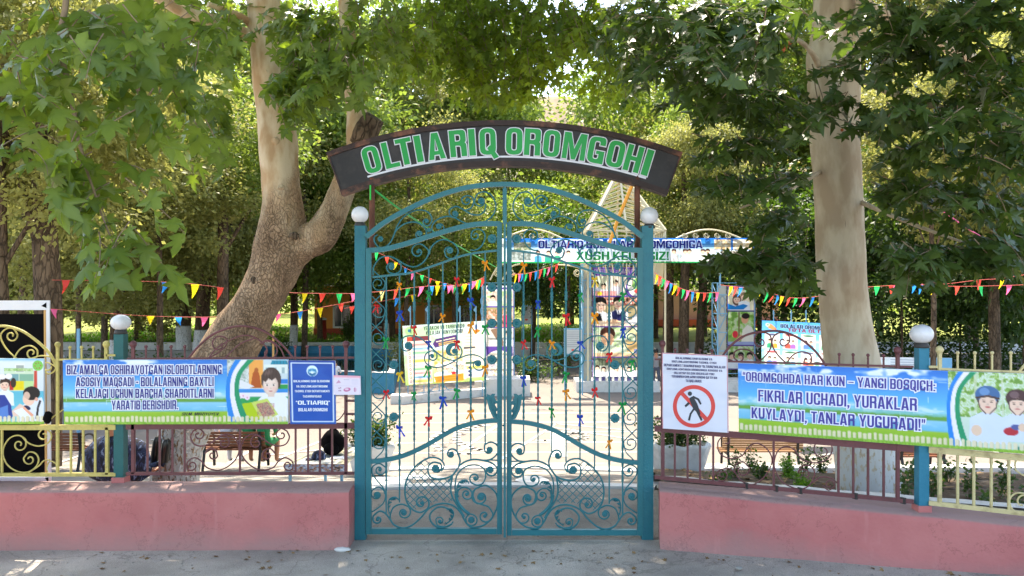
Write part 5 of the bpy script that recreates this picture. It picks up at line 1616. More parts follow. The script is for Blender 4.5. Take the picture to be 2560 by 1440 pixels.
def texts1(m):
    for s_, x0, x1, y0, y1 in (('BIZ AMALGA OSHIRAYOTGAN ISLOHOTLARNING', 168, 555, 913, 936), ('ASOSIY MAQSADI - BOLALARNING BAXTLI', 191, 535, 943, 966), ('KELAJAGI UCHUN BARCHA SHAROITLARNI', 191, 535, 972, 995), ('YARATIB BERISHDIR.', 280, 446, 1001, 1024)):
        pl = Plane(PLb(x0, y0), PLb(x1, y0 - 1), PLb(x1, y1 - 1), PLb(x0, y1)); add_text(m, pl, s_, NAVY, WHT, .009, .008)
    pl = Plane(PLb(455, 1031), PLb(549, 1031), PLb(549, 1038.5), PLb(455, 1038.5)); add_text(m, pl, 'SH.M. MIRZIYOYEV.', (.18, .18, .2), None, 0, .008, 'light', italic=.2)
banner('slogan_banner', (PLb(157, 900), PLb(720, 899), PLb(720, 1060), PLb(160, 1061)), 'long blue and green slogan banner with a printed child reading, tied to the straight fence', 'banner', c, texts1)

# 2: blue notice
c = Paint(116, 160, .6, (.10, .33, .68)); c.vgrad([(0, (.13, .25, .60)), (20, (.06, .30, .68)), (160, (.06, .33, .70))])
c.clouds(0, 160, (.25, .45, .78), 4, .25, .5, 30)
for (a, b, d, e) in ((5, 5, 111, 8), (5, 152, 111, 155), (4, 6, 7, 154), (109, 6, 112, 154)): c.rect(a, b, d, e, (.86, .92, .98))
c.ell(58, 26, 14, 14, (.88, .96, .99)); c.ell(58, 28, 11, 11, (.12, .42, .62)); c.ell(58, 24, 10.5, 10.5, (.88, .96, .99))
for k in range(5): c.ell(50 + 4 * k, 23 + abs(k - 2), 2, 4, (.20, .55, .75))
c.line([(52, 31), (58, 35), (64, 31)], 2, (.15, .42, .60))
def nP(px, py): return W(px, py, FL - .062)
def texts2(m):
    for s_, x0, x1, y0, y1, f in (('BOLALARNING DAM OLISHSHINI', 734, 824, 950, 955.5, 'heavy'), ("VA SOG'LOMLASHTIRISHINI", 741, 819, 963, 968.5, 'heavy'), ('TASHKIL ETISH DEPARTAMENTI', 737, 824, 975, 980.5, 'heavy'), ('TASARRUFIDAGI', 757, 803.5, 988, 993.5, 'heavy'), ('<OLTIARIQ>', 740, 825, 1001.5, 1011.5, 'wide'), ('BOLALAR OROMGOHI', 746, 819, 1020, 1028, 'heavy')):
        add_text(m, Plane(nP(x0, y0), nP(x1, y0), nP(x1, y1), nP(x0, y1)), s_, (.93, .96, 1), None, 0, .003, f)
banner('blue_notice', (nP(722, 901), nP(838, 902), nP(840, 1060), nP(726, 1060)), 'blue notice board with a round white emblem and white lettering', 'sign', c, texts2, .006)

# 3: paper notice taped by the gate post
c = Paint(68, 48, 1.0, (.90, .86, .92)); c.rect(0, 0, 68, 6, (.92, .62, .70)); c.vgrad([(0, (.93, .60, .68)), (6, (.93, .80, .86)), (7, (.90, .87, .93))], y0=0, y1=7)
c.poly([(6, 20), (13, 11), (19, 18)], (.80, .60, .72)); c.rect(26, 10, 40, 11, (.70, .68, .76)); 
for k in range(5): c.line([(46, 9 + 3 * k), (62, 9 + 3 * k)], .8, (.78, .76, .84))
for k in range(4): c.line([(26, 13 + 3 * k), (42, 13 + 3 * k)], .6, (.82, .80, .86))
c.line([(4, 26), (62, 26)], .7, (.75, .7, .8)); c.ell(34, 35, 9, 5, (.78, .45, .62), rot=-.2); c.ell(33, 34, 5, 2.4, (.90, .80, .88))
for (x, y) in ((14, 32), (18, 31), (14, 38), (18, 38)): c.rect(x - 1.2, y - 1.5, x + 1.2, y + 1.5, (.62, .42, .55))
c.ell(54, 35, 4, 6, (.88, .72, .82)); c.rect(52, 30, 54, 40, (.7, .5, .62))
def pP(px, py): return W(px, py, FL - .075 - (0 if px < 870 else .03))
banner('paper_notice', (pP(834, 938), pP(901, 940), pP(902, 987), pP(834, 987)), 'small pink and white paper sheet between the blue notice and the gate post', 'paper', c, lambda m: None, .001)

# 4: picture banner at the yellow fence
c = Paint(150, 163, .7, (.86, .90, .93)); 
c.vgrad([(0, (.45, .72, .90)), (8, (.86, .90, .94)), (80, (.82, .86, .88)), (81, (.35, .72, .82)), (163, (.45, .78, .85))])
ox = 41   # the print continues beyond the frame
c.rect(ox + 10, 30, ox + 86, 80, (.80, .88, .78)); c.rect(ox + 12, 38, ox + 47, 56, (.45, .64, .66)); c.rect(ox + 49, 38, ox + 84, 56, (.50, .70, .60))
c.rect(ox + 35, 56, ox + 60, 78, (.90, .82, .10)); c.rect(ox + 61, 56, ox + 84, 78, (.72, .86, .60)); c.rect(ox + 24, 56, ox + 34, 78, (.75, .15, .15))
c.rect(ox + 38, 12, ox + 62, 34, (.90, .92, .90)); c.rect(ox + 40, 16, ox + 60, 33, (.62, .66, .64)); c.ell(ox + 95, 17, 13, 13, (.48, .78, .34))
for a in range(6): c.ell(ox + 95 + 7 * math.cos(a), 17 + 7 * math.sin(a), 1.5, 1.5, (.7, .3, .2))
c.speckle(ox + 10, 24, ox + 84, 31, [(.5, .72, .35), (.75, .85, .6)], 4, 2, .8); c.poly([(ox + 86, 30), (ox + 93, 30), (ox + 93, 80), (ox + 84, 80)], (.80, .28, .22))
kid(c, ox + 13, 64, 12, hair=(.20, .14, .12), turn=-.6); c.ell(ox + 34, 60, 7, 12, (.20, .14, .12)); c.ell(ox + 6, 45, 9, 7, (.92, .90, .92)); c.ell(ox + 22, 44, 9, 7, (.92, .90, .92))
c.poly([(ox + 48, 163), (ox + 52, 118), (ox + 84, 102), (ox + 104, 96), (ox + 109, 110), (ox + 109, 163)], (.86, .89, .94))
c.poly([(ox + 30, 130), (ox + 50, 112), (ox + 62, 118), (ox + 52, 140), (ox + 34, 145)], (.90, .78, .72))
c.ell(ox + 72, 100, 15, 17, (.93, .78, .70)); c.ell(ox + 79, 86, 21, 17, (.08, .07, .08)); c.ell(ox + 67, 92, 8, 10, (.93, .78, .70), amt=.9); c.ell(ox + 91, 101, 4, 5, (.88, .66, .58))
c.poly([(ox + 88, 150), (ox + 92, 120), (ox + 98, 103), (ox + 103, 105), (ox + 97, 122), (ox + 94, 150)], (.18, .17, .20))
c.poly([(ox - 10, 90), (ox + 12, 90), (ox + 28, 115), (ox + 33, 150), (ox - 10, 130)], (.10, .22, .58)); c.poly([(ox - 10, 126), (ox + 20, 115), (ox + 22, 150), (ox - 10, 150)], (.30, .50, .80))
c.poly([(ox + 34, 130), (ox + 56, 122), (ox + 84, 142), (ox + 60, 152)], (.90, .93, .96)); c.ell(ox + 68, 122, 9, 5, (.10, .13, .30), rot=.4); c.poly([(ox + 60, 118), (ox + 84, 140), (ox + 80, 146), (ox + 58, 124)], (.92, .66, .55))
pickets(c, 150, 163, 0, 8)
banner('picture_banner', (PLb(-41, 896), PLb(109, 897), PLb(110, 1060), PLb(-41, 1061)), 'square picture banner of two printed children at a desk on the yellow fence', 'banner', c, lambda m: None)

# 5: no-entry sign
def rP(px, py, off=.06): return PR(px, py, off)
def nq(u, v): # u, v in 0..1 of the sign
    return v
c = Paint(165, 195, .75, (.86, .87, .92))
c.rect(0, 0, 165, 2.4, (.80, .40, .42)); c.rect(0, 0, 2.2, 195, (.80, .40, .42)); c.rect(163, 0, 165, 195, (.78, .45, .48)); c.clouds(0, 195, (.80, .82, .89), 9, .5, .5, 40)
root5, pl5 = banner('no_entry_sign', (rP(1655, 882), rP(1819, 889), rP(1821, 1082), rP(1656, 1071)), 'white no-entry sign with a crossed out walking figure in a red ring', 'sign', c, lambda m: None, .006)
m = MB(); m.usecol = True
def q5(u, v): return pl5.at(u, v, .004)
def uv5(x, y):  # crop pixel of the sign picture -> u, v  (sign spans 25..1195 and 25..1330 left / 65..1415 right)
    u = (x - 28) / 1168.0; t = 22 + 45 * u; b_ = 1325 + 88 * u
    return u, (y - t) / (b_ - t)
m.col = s2l((.86, .29, .27))
def ringq(cx, cy, rx, ry, r0, n=56):
    vs = []
    for i in range(n):
        a = 2 * math.pi * i / n
        for rr in (1, r0):
            vs.append(q5(*uv5(cx + rx * rr * math.cos(a), cy + ry * rr * math.sin(a))))
    return vs, [(i * 2, (i * 2 + 2) % (2 * n), (i * 2 + 3) % (2 * n), i * 2 + 1) for i in range(n)]
vs, fs = ringq(598, 948, 375, 370, .815); m.add(vs, fs)
def poly5(pts, off):
    P = [pl5.at(*uv5(*p), off) for p in pts]
    tr = tessellate_polygon([[Vector((p[0], p[1], 0)) for p in pts]]); m.add(P, [tuple(t) for t in tr])
m.col = s2l((.20, .22, .25))
poly5([(530 + 38 * math.cos(a * math.pi / 9), 728 + 38 * math.sin(a * math.pi / 9)) for a in range(18)], .0042)
poly5([(512, 808), (595, 765), (690, 812), (738, 905), (712, 922), (660, 835), (612, 815), (662, 905), (690, 985), (748, 1185), (722, 1203), (655, 1070), (640, 1040), (610, 1010), (555, 1085), (528, 1195), (492, 1186), (525, 1070), (585, 985), (540, 880)], .0044)
poly5([(500, 870), (535, 900), (455, 965), (433, 935)], .0046)
m.col = s2l((.86, .29, .27))
poly5([(355, 735), (405, 690), (845, 1150), (795, 1200)], .0052)
for i, (s_, x0, x1, y0, y1) in enumerate((('BOLALARNING DAM OLISHINI VA', 278, 930, 90, 122), ("SOG'LOMLASHTIRISHNI TASHKIL ETISH", 208, 1002, 150, 180), ("DEPARTAMENTI TASARRUFIDAGI <OLTIARIQ>BOLALAR", 66, 1155, 208, 245), ("SOG'LOMLASHTIRISH OROMGOHIGA ASOSSIZ VA", 118, 1102, 278, 308), ('HUJJATSIZ KELGAN SHAXSLAR YOKI', 250, 962, 345, 378), ("TEKSHIRUVCHILARNI KIRISHI QA'TIYAN", 205, 1010, 405, 440), ("TA'QIQLANADI.", 458, 745, 480, 520))):
    sl = 35.0 / 930
    pl = Plane(q5(*uv5(x0, y0)), q5(*uv5(x1, y0 + (x1 - x0) * sl)), q5(*uv5(x1, y1 + 6 + (x1 - x0) * sl)), q5(*uv5(x0, y1 + 6)))
    add_text(m, pl, s_, (.22, .22, .42), None, 0, .0005)
m.build('lettering', print_m, root5, kind='stuff')

# 6: long slogan banner on the angled fence
c = Paint(800, 172, .5)
meadow(c, 800, 172, 11)
c.rect(490, 0, 800, 172, (.78, .86, .80)); c.speckle(490, 0, 800, 100, [(.42, .60, .26), (.62, .76, .42), (.84, .90, .88), (.70, .82, .62)], 9, 12)
for (x, w) in ((545, 5), (600, 4), (676, 9)): c.rect(x, 0, x + w, 90, (.80, .84, .74), .7)
LBL = (.82, .87, .95)
c.ell(710, 35, 22, 18, (.95, .68, .22)); 
for (x, y, s_, hat) in ((572, 62, 21, (.25, .42, .62)), (632, 64, 19, (.30, .20, .22)), (672, 88, 15, (.80, .55, .45)), (712, 68, 19, (.30, .55, .75)), (770, 66, 20, (.85, .60, .2))):
    kid(c, x, y, s_, hair=(.25, .18, .16), shirt=LBL, hat=hat)
c.ell(548, 128, 11, 12, (.90, .78, .68)); c.ell(618, 126, 15, 9, (.72, .18, .24)); c.ell(628, 116, 10, 6, (.30, .36, .60)); c.ell(641, 116, 8, 9, (.90, .78, .68))
c.poly([(616, 172), (630, 158), (668, 156), (668, 172)], (.20, .52, .48)); c.rect(700, 160, 740, 172, (.28, .24, .28))
ribbon_arc(c, 512, 486, 494, 172, (12, 13, 14))
pickets(c, 800, 172, 0, 15)
def t6(m):
    rows = (("<OROMGOHDA HAR KUN _ YANGI BOSQICH:", (1857, 929), (2338, 952), (2338, 978), (1857, 952)), ('FIKRLAR UCHADI, YURAKLAR', (1896, 974), (2292, 996), (2292, 1027), (1896, 1003)), ('KUYLAYDI, TANLAR YUGURADI!>', (1879, 1018), (2313, 1048), (2313, 1078), (1879, 1045)))
    for s_, a, b, c_, d_ in rows:
        pl = Plane(*[rP(p[0], p[1], .066) for p in (a, b, c_, d_)]); add_text(m, pl, s_, (.27, .25, .60), (.90, .92, .98), .010, .003)
banner('slogan_banner', (rP(1845, 908), rP(2760, 942), rP(2765, 1150), rP(1847, 1080)), 'long blue and green slogan banner with printed children in helmets, tied to the angled fence', 'banner', c, t6)

# 7: black back of a stretched banner behind the yellow fence
BD = 8.28
bb = thing('stretched_banner', W(0, 1211, BD), 'black back of a stretched banner with white fabric hem behind the yellow fence', 'banner')
m = MB(); m.bar(W(-330, 985, BD), W(111, 985, BD), .012, 1.68); m.build('black_face', black_cloth, bb)
for nm, a, b, w in (('hem', (-330, 764), (125, 763), .10), ('hem', (-330, 1201), (128, 1203), .085)):
    m = MB(); m.bar(W(*a, BD - .012), W(*b, BD - .012), .014, w); m.build(nm, white_cloth, bb)
m = MB(); m.bar(W(120, 757, BD - .014), W(124, 1211, BD - .014), .014, .035, up=Vector((1, 0, 0))); m.build('hem', white_cloth, bb)
m = MB(); m.bar(W(113, 772, BD - .005), W(116, 1190, BD - .005), .02, .02, up=Vector((1, 0, 0))); m.build('batten', pine, bb)
for (pts) in ([(103, 765), (116, 756), (116, 770)], [(112, 1195), (121, 1193), (121, 1208)]):
    m = MB(); P = [W(x, y, BD - .024) for x, y in pts]; m.add(P, [(0, 1, 2)]); m.build('corner_tab', black_cloth, bb)
m = MB(); c0 = W(119, 1043, FL - .05); m.ball(c0, .055, 10, 7, (.75, .5, 1.25))
m.v = [tuple(Vector(v) + Vector((1, .6, 1)) * .018 * mnoise.noise(Vector(v) * 28)) for v in m.v]
tag(m.build('black_bag', black_cloth), 'knotted black plastic bag hanging from the yellow fence', 'bag')
# ---------------------------------------------------------------- benches
def bench(px0, px1, ptop, pbase, wood, label, facing=1, slats=5):
    """park bench seen from behind: px0..px1 wide, back top at ptop, feet at pbase"""
    q = onramp((px0 + px1) / 2, pbase); d = q.y
    s = d / F
    wid = (px1 - px0) * s; H_ = (pbase - ptop) * s
    root = thing('park_bench', q, label, 'bench', 'slatted park benches in the yard')
    x0 = (px0 - 1280) * s
    sh = H_ * .52
    dep = .42 * facing
    for i in range(slats):
        z = q.z + sh + .06 + (H_ - sh - .06) * (i + .5) / slats
        y = d + .02 * facing - .05 * facing * (i / slats) 
        m = MB(); m.box((x0 + wid / 2, y, z), (wid, .022, (H_ - sh) / slats * .62)); m.build('back_slat', wood, root)
    for i in range(5):
        m = MB(); m.box((x0 + wid / 2, d + dep * (i + .7) / 5 + .03 * facing, q.z + sh - .015 * (i % 2)), (wid, abs(dep) / 5 * .75, .024)); m.build('seat_slat', wood, root)
    n = 3 if wid > 1.6 else 2
    for i in range(n):
        x = x0 + wid * (.07 + .86 * i / (n - 1))
        m = MB()
        m.bar((x, d - .05 * facing, q.z + H_ * 1.0), (x, d - .0 * facing, q.z + sh), .04, .03, up=Vector((0, 1, 0)))
        m.bar((x, d, q.z + sh), (x, d - .10 * facing, q.z), .04, .035, up=Vector((0, 1, 0)))
        m.bar((x, d + dep * 1.02, q.z + sh), (x, d + dep * 1.12, q.z), .04, .035, up=Vector((0, 1, 0)))
        m.bar((x, d - .02 * facing, q.z + sh - .03), (x, d + dep * 1.05, q.z + sh - .03), .04, .04)
        if i in (0, n - 1):
            m.tube(catmull([(x, d - .02, q.z + sh + .24), (x, d + dep * .6, q.z + sh + .26), (x, d + dep * 1.05, q.z + sh + .18), (x, d + dep * 1.05, q.z + sh)], 4), .018, 6)
        m.build('iron_frame', iron_black, root)
    return root
bench(60, 212, 1081, 1178, wood_m, 'brown slatted bench behind the black banner back, next to the soldier')
b_mid = bench(500, 662, 1078, 1178, wood_m, 'brown slatted bench with people sitting on it behind the leaning tree')
bench(1806, 2008, 1093, 1172, wood_pale, 'pale slatted bench behind the planting bed and the slogan banner')
bench(2245, 2368, 1110, 1180, wood_m, 'dark brown bench partly hidden by the blue lamp post', slats=4)

# ---------------------------------------------------------------- planters
def small_leaves(n, size, seed, sampler, rnd=1.0):
    """numpy leaf cloud: folded rhomb leaves at positions from sampler(rs) -> (n, 3)"""
    rs = np.random.RandomState(seed)
    P = sampler(rs, n)
    return leaf_cloud(P, size * (0.7 + .6 * rs.rand(n)), rs, T_RHOMB)

T_RHOMB = (np.array([[0, 0, 0], [-.30, .45, .07], [0, 1, -.05], [.30, .45, .07]]), np.array([[0, 1, 2], [0, 2, 3]]))
_h = [(0, 0), (.13, -.07), (.50, .00), (.34, .15), (.25, .21), (.42, .33), (.55, .58), (.33, .50), (.17, .45), (.19, .66), (.12, .78), (0, 1.04)]
_o = _h + [(-x, y) for x, y in _h[-2:0:-1]]
def _z(x, y): return .16 * abs(x) * (1 - .3 * y) - .17 * y * y - .30 * max(0, abs(x) - .22) ** 1.5
T_PLANE = (np.array([[0, .26, 0.0]] + [[x, y, _z(x, y)] for x, y in _o]), np.array([[0, i + 1, (i + 1) % len(_o) + 1] for i in range(len(_o))]))
_s = [(0, 0), (.48, .02), (.24, .2), (.52, .55), (.16, .46), (0, 1.0), (-.16, .46), (-.52, .55), (-.24, .2), (-.48, .02)]
T_STAR = (np.array([[x, y, _z(x, y)] for x, y in _s]), np.array([[0, 1, 2], [2, 3, 4], [4, 5, 6], [6, 7, 8], [8, 9, 0], [0, 2, 8], [2, 4, 8], [4, 6, 8]]))

def frames(Y, rs, spin=1.0, up=None):
    """rotation matrices whose y axis is Y and whose z axis is close to up"""
    n = len(Y)
    Y = Y / (np.linalg.norm(Y, axis=1, keepdims=True) + 1e-9)
    U = up if up is not None else np.tile(np.array([0, 0, 1.0]), (n, 1)) + rs.normal(0, spin, (n, 3))
    X = np.cross(Y, U); X /= np.linalg.norm(X, axis=1, keepdims=True) + 1e-9
    Z = np.cross(X, Y)
    return np.stack([X, Y, Z], -1)

def leaf_cloud(P, size, rs, tmpl, Y=None, spin=1.0, up=None):
    n = len(P)
    if Y is None:
        Y = rs.normal(0, 1, (n, 3)); Y[:, 2] = Y[:, 2] * .6 - .35
    Rm = frames(Y, rs, spin, up)
    T, Fc = tmpl
    V = np.einsum('nij,kj->nki', Rm, T) * size[:, None, None] + P[:, None, :]
    k = len(T)
    faces = (Fc[None] + (np.arange(n) * k)[:, None, None]).reshape(-1, 3)
    return V.reshape(-1, 3), faces, np.repeat(rs.rand(n), k)

def cloud_obj(name, V, faces, tint, mat, parent=None, base=None, **tags):
    b = np.array(base_of(parent))
    me = mesh_np(name, V - b, faces)
    me.materials.append(mat)
    at = me.attributes.new('tint', 'FLOAT', 'POINT'); at.data.foreach_set('value', tint.astype(np.float32))
    o = bpy.data.objects.new(name, me); COL.objects.link(o)
    if parent is not None: o.parent = parent
    for k, t in tags.items(): o[k] = t
    return o

def ball_sampler(c, r, clump=7):
    def f(rs, n):
        cc = rs.normal(0, .5, (clump, 3)) * np.array(r) + np.array(c)
        k = rs.randint(0, clump, n)
        return cc[k] + rs.normal(0, .30, (n, 3)) * np.array(r)
    return f

def shrub(name, base, r, n, size, seed, mat, label, cat='shrub', group=None, stems=5, clump=8):
    root = thing(name, base, label, cat, group)
    rs = random.Random(seed)
    m = MB(); tips = []
    for i in range(stems):
        tip = Vector(base) + Vector((rs.uniform(-.8, .8) * r[0], rs.uniform(-.8, .8) * r[1], r[2] * rs.uniform(.7, 1.9)))
        mid = Vector(base).lerp(tip, .5) + Vector((rs.uniform(-.1, .1) * r[0], 0, .1 * r[2]))
        m.tube(catmull([Vector(base) - Vector((0, 0, .03)), mid, tip], 3), [.012 * (1 - .12 * j) * max(.5, r[2]) for j in range(7)], 5); tips.append(tip); tips.append(mid)
    m.build('stem', twig_m, root)
    def smp(q, k):
        t = np.array([list(p) for p in tips]); i = q.randint(0, len(t), k)
        return t[i] + q.normal(0, .26, (k, 3)) * np.array(r)
    V, Fc, tn = small_leaves(n, size, seed, smp)
    cloud_obj('foliage', V, Fc, tn, mat, root, kind='stuff')
    return root

def planter(px, pbase, ptop, wpx, label, seed):
    q = onramp(px, pbase); s = q.y / F; w = wpx * s; h = (pbase - ptop) * s
    root = thing('stone_planter', q, label, 'planter', 'white scalloped planters beside the gate')
    m = MB(); nseg = 32; vs = []
    prof = [(.74, 0), (.78, .04), (.84, .25), (.92, .55), (1.0, .80), (1.05, .90), (1.03, 1.0), (.94, 1.0), (.90, .86)]
    for (rr, z) in prof:
        for j in range(nseg):
            a = 2 * math.pi * j / nseg
            k = 1 + .045 * math.cos(8 * a) ; zz = z * h + (.035 * h * (1 - math.cos(8 * a)) if z > .7 else 0)
            vs.append((q.x + math.cos(a) * w / 2 * rr * k, q.y + .3 + math.sin(a) * w / 2 * .62 * rr * k, q.z + zz))
    fs = [(i * nseg + j, i * nseg + (j + 1) % nseg, (i + 1) * nseg + (j + 1) % nseg, (i + 1) * nseg + j) for i in range(len(prof) - 1) for j in range(nseg)]
    m.add(vs, fs, True); m.build('pot', white_paint, root)
    m = MB(); m.add([(q.x + math.cos(a / 10 * math.pi) * w * .45, q.y + .3 + math.sin(a / 10 * math.pi) * w * .28, q.z + h * .86) for a in range(20)], [tuple(range(20))]); m.build('soil', soil_m, root)
    shrub('potted_shrub', Vector((q.x, q.y + .3, q.z + h * .86)), (w * .52, w * .30, h * .52), 1500, .065, seed, leaf_shrub, 'dark small leaved shrub in the ' + label.replace('white scalloped ', ''), 'shrub', stems=9)
planter(1708, 1196, 1118, 152, 'white scalloped planter beside the no-entry sign', 4)
planter(918, 1192, 1122, 115, 'white scalloped planter behind the gate post nearest the blue notice', 5)

# bed plants
BP = [(1790, 1218, 22, .45, leaf_shrub, 'leafy green plant by the ledge beside the planter'), (1835, 1190, 20, .62, leaf_shrub, 'tall thin rose bush in front of the near end of the pale bench'), (1880, 1180, 20, .55, leaf_shrub, 'thin rose bush before the middle of the pale bench'),
      (1905, 1205, 18, .42, leaf_shrub, 'low grey green plant in dry soil below the pale bench'), (1980, 1205, 30, .42, leaf_fern, 'bright feathery green plant in the middle of the bed'), (2010, 1222, 26, .36, leaf_fern, 'bright fern-like plant close to the limewashed ledge'),
      (2010, 1160, 20, .60, leaf_shrub, 'upright rose bush at the far end of the pale bench'), (2050, 1175, 20, .55, leaf_shrub, 'rose bush just before the whitewashed trunk'), (2260, 1215, 20, .80, leaf_shrub, 'tall dark rose bush right behind the blue lamp post'), (2285, 1165, 20, .55, leaf_shrub, 'rose bush behind the lamp post near the back kerb'),
      (2330, 1190, 20, .45, leaf_shrub, 'thin rose bush behind the first cream fence bars'), (2425, 1190, 24, .55, leaf_shrub, 'rose bush behind the middle cream fence bars'), (2500, 1200, 22, .6, leaf_shrub, 'dense rose bush behind the last cream fence bars'), (2545, 1215, 24, .55, leaf_shrub, 'dark leafy bush under the cream scroll'),
      (2370, 1170, 18, .4, leaf_shrub, 'small rose bush by the back kerb of the bed'), (2470, 1235, 20, .45, leaf_shrub, 'low bush close behind the cream fence')]
for i, (px, py, wpx, h, mt, lb) in enumerate(BP):
    d = 11.2 if py < 1185 else (10.2 if py < 1210 else 9.2)
    if px > 2200: d -= 1.2
    x = (px - 1280) * d / F
    z = gz(0, d) + .12
    shrub('bed_plant', Vector((x, d, z)), (wpx * d / F * .9, .14, h * .36), 150 if mt is leaf_shrub else 800, .055 if mt is leaf_shrub else .032, 40 + i, mt, lb, 'plant', 'plants in the bed behind the angled fence', stems=6)
# dry litter on the bed and the road
def litter(name, pts_fn, n, size, seed, label=None):
    rs = np.random.RandomState(seed)
    P = pts_fn(rs, n)
    Y = rs.normal(0, 1, (n, 3)); Y[:, 2] *= .12
    V, Fc, tn = leaf_cloud(P, size * (.6 + .8 * rs.rand(n)), rs, T_STAR, Y=Y, spin=.25)
    return cloud_obj(name, V, Fc, tn, leaf_mat('dry_leaf_' + name, (.38, .28, .18), (.62, .50, .33), .1, (.5, .4, .2), rough=.8), kind='stuff')
def bed_pts(rs, n):
    t = rs.rand(n); s_ = rs.rand(n)
    x = 1.9 + 5.2 * t + s_ * .5; y = 8.35 - 1.9 * t + s_ * (4.4 + 1.4 * t)
    z = np.array([.15 * (1 - b) + (gz(0, yy) + .05) * b + .07 * mnoise.noise(Vector((xx * 1.6, yy * 1.6, 0))) for xx, yy, b in zip(x, y, s_)]) + .015
    return np.stack([x, y, z], 1)
litter('bed_leaf_litter', bed_pts, 420, .10, 6)
def road_pts(rs, n):
    x = rs.uniform(-4, 4.2, n); y = 7.55 - np.abs(rs.normal(0, .35, n)) - .41 * np.clip(x - 1.5, 0, 9)
    return np.stack([x, y, np.array([road_z(a, b) for a, b in zip(x, y)]) + .008], 1)
litter('road_leaf_litter', road_pts, 120, .045, 8)
def grit_pts(rs, n):
    x = rs.uniform(-5, 5, n); y = 7.6 - np.abs(rs.normal(0, .35, n)) - .41 * np.clip(x - 1.5, 0, 9)
    return np.stack([x, y, np.array([road_z(a, b) for a, b in zip(x, y)]) + .004], 1)
rs_ = np.random.RandomState(3); Pg = grit_pts(rs_, 900)
T_PEB = (np.array([[1, 0, 0], [-.5, .8, 0], [-.6, -.7, 0], [0, 0, .8]]), np.array([[0, 1, 3], [1, 2, 3], [2, 0, 3]]))
V, Fc, tn = leaf_cloud(Pg, .004 + .010 * rs_.rand(900) ** 3, rs_, T_PEB, Y=np.concatenate([rs_.normal(0, 1, (900, 2)), np.zeros((900, 1))], 1), spin=.05)
cloud_obj('road_grit', V, Fc, tn, grey_conc, kind='stuff')

# ---------------------------------------------------------------- pylons, welcome banner, posters
PD = 28.0
def PP(px, py, d=PD): return W(px, py, d)
PURP = (.36, .26, .60)
def box_frame(root, x0, x1, y0, y1, z0, z1, mat, rungs=6, tk=.045):
    for nm, x, y in (('upright', x0, y0), ('upright', x1, y0), ('upright', x0, y1), ('upright', x1, y1)):
        m = MB(); m.bar((x, y, z0), (x, y, z1), tk, tk, up=Vector((1, 0, 0))); m.build(nm, mat, root)
    m = MB()
    for i in range(rungs + 1):
        z = z0 + (z1 - z0) * i / rungs
        for a, b in (((x0, y0), (x0, y1)), ((x0, y1), (x1, y1)), ((x1, y0), (x1, y1))):
            m.bar((a[0], a[1], z), (b[0], b[1], z), .025, .025)
        if i < rungs:
            z2 = z0 + (z1 - z0) * (i + 1) / rungs
            m.bar((x0, y0, z), (x0, y1, z2), .018, .018)
    m.build('lattice', mat, root)
def pylon(px0, px1, py0, py1, side, paint, texts, label, d=PD):
    a = PP(px0, py0, d); b = PP(px1, py1, d)
    root = thing('photo_pylon', (a.x, d, -1.15), label, 'display stand', 'tall photo pylons of the welcome arch')
    ztop = a.z
    dep = .75
    xs = min(a.x, PP(px0 + side, py0, d).x)
    box_frame(root, xs if side < 0 else a.x, b.x, d, d + dep, -1.15, ztop + .1, ltblue_paint, 7)
    if side < 0:   # side sheet seen edge-on, pale
        m = MB(); m.box(((xs + a.x) / 2, d + .02, (ztop + b.z) / 2), (abs(a.x - xs) - .05, .015, ztop - b.z)); m.build('side_panel', simple('translucent_side_sheet', (.66, .66, .62), rough=.4, var=.2, scale=2), root)
        m = MB()
        for k in range(5):
            z = b.z + (ztop - b.z) * k / 4.5
            m.bar((xs, d - .01, z), (a.x, d - .01, z), .03, .03)
            if k < 3: m.bar((xs, d - .01, z), (a.x, d - .01, z + (ztop - b.z) / 4.5), .02, .02)
        cc = [((xs + a.x) / 2 + .10 * math.cos(t / 12 * 2 * math.pi), d - .012, ztop - .55 + .18 * math.sin(t / 12 * 2 * math.pi)) for t in range(13)]
        m.tube(cc, .012, 5); m.tube([(x, y, z - .36) for x, y, z in cc], .012, 5)
        m.build('side_scrolls', ltblue_paint, root)
    pl = Plane(PP(px0, py0, d - .05), PP(px1, py0 + (0 if side >= 0 else 0), d - .05), PP(px1, py1, d - .05), PP(px0, py1, d - .05))
    paint.mesh('print', pl, root, print_t, off=.003)
    m = MB(); m.usecol = True; texts(m, d - .062)
    if m.f: m.build('lettering', print_t, root, kind='stuff')
    m = MB(); m.box(((xs + b.x) / 2 if side < 0 else (a.x + b.x) / 2, d + dep / 2, -.98), (abs(b.x - xs) + .5, dep + .5, .42)); m.build('pedestal', white_paint, root)
    return root
def frames_(c, w, h, cuts):
    for y in cuts: c.rect(0, y - 1.6, w, y + 1.6, PURP)
    c.rect(0, 0, 2, h, PURP); c.rect(w - 2, 0, w, h, PURP); c.rect(0, h - 3, w, h, PURP)
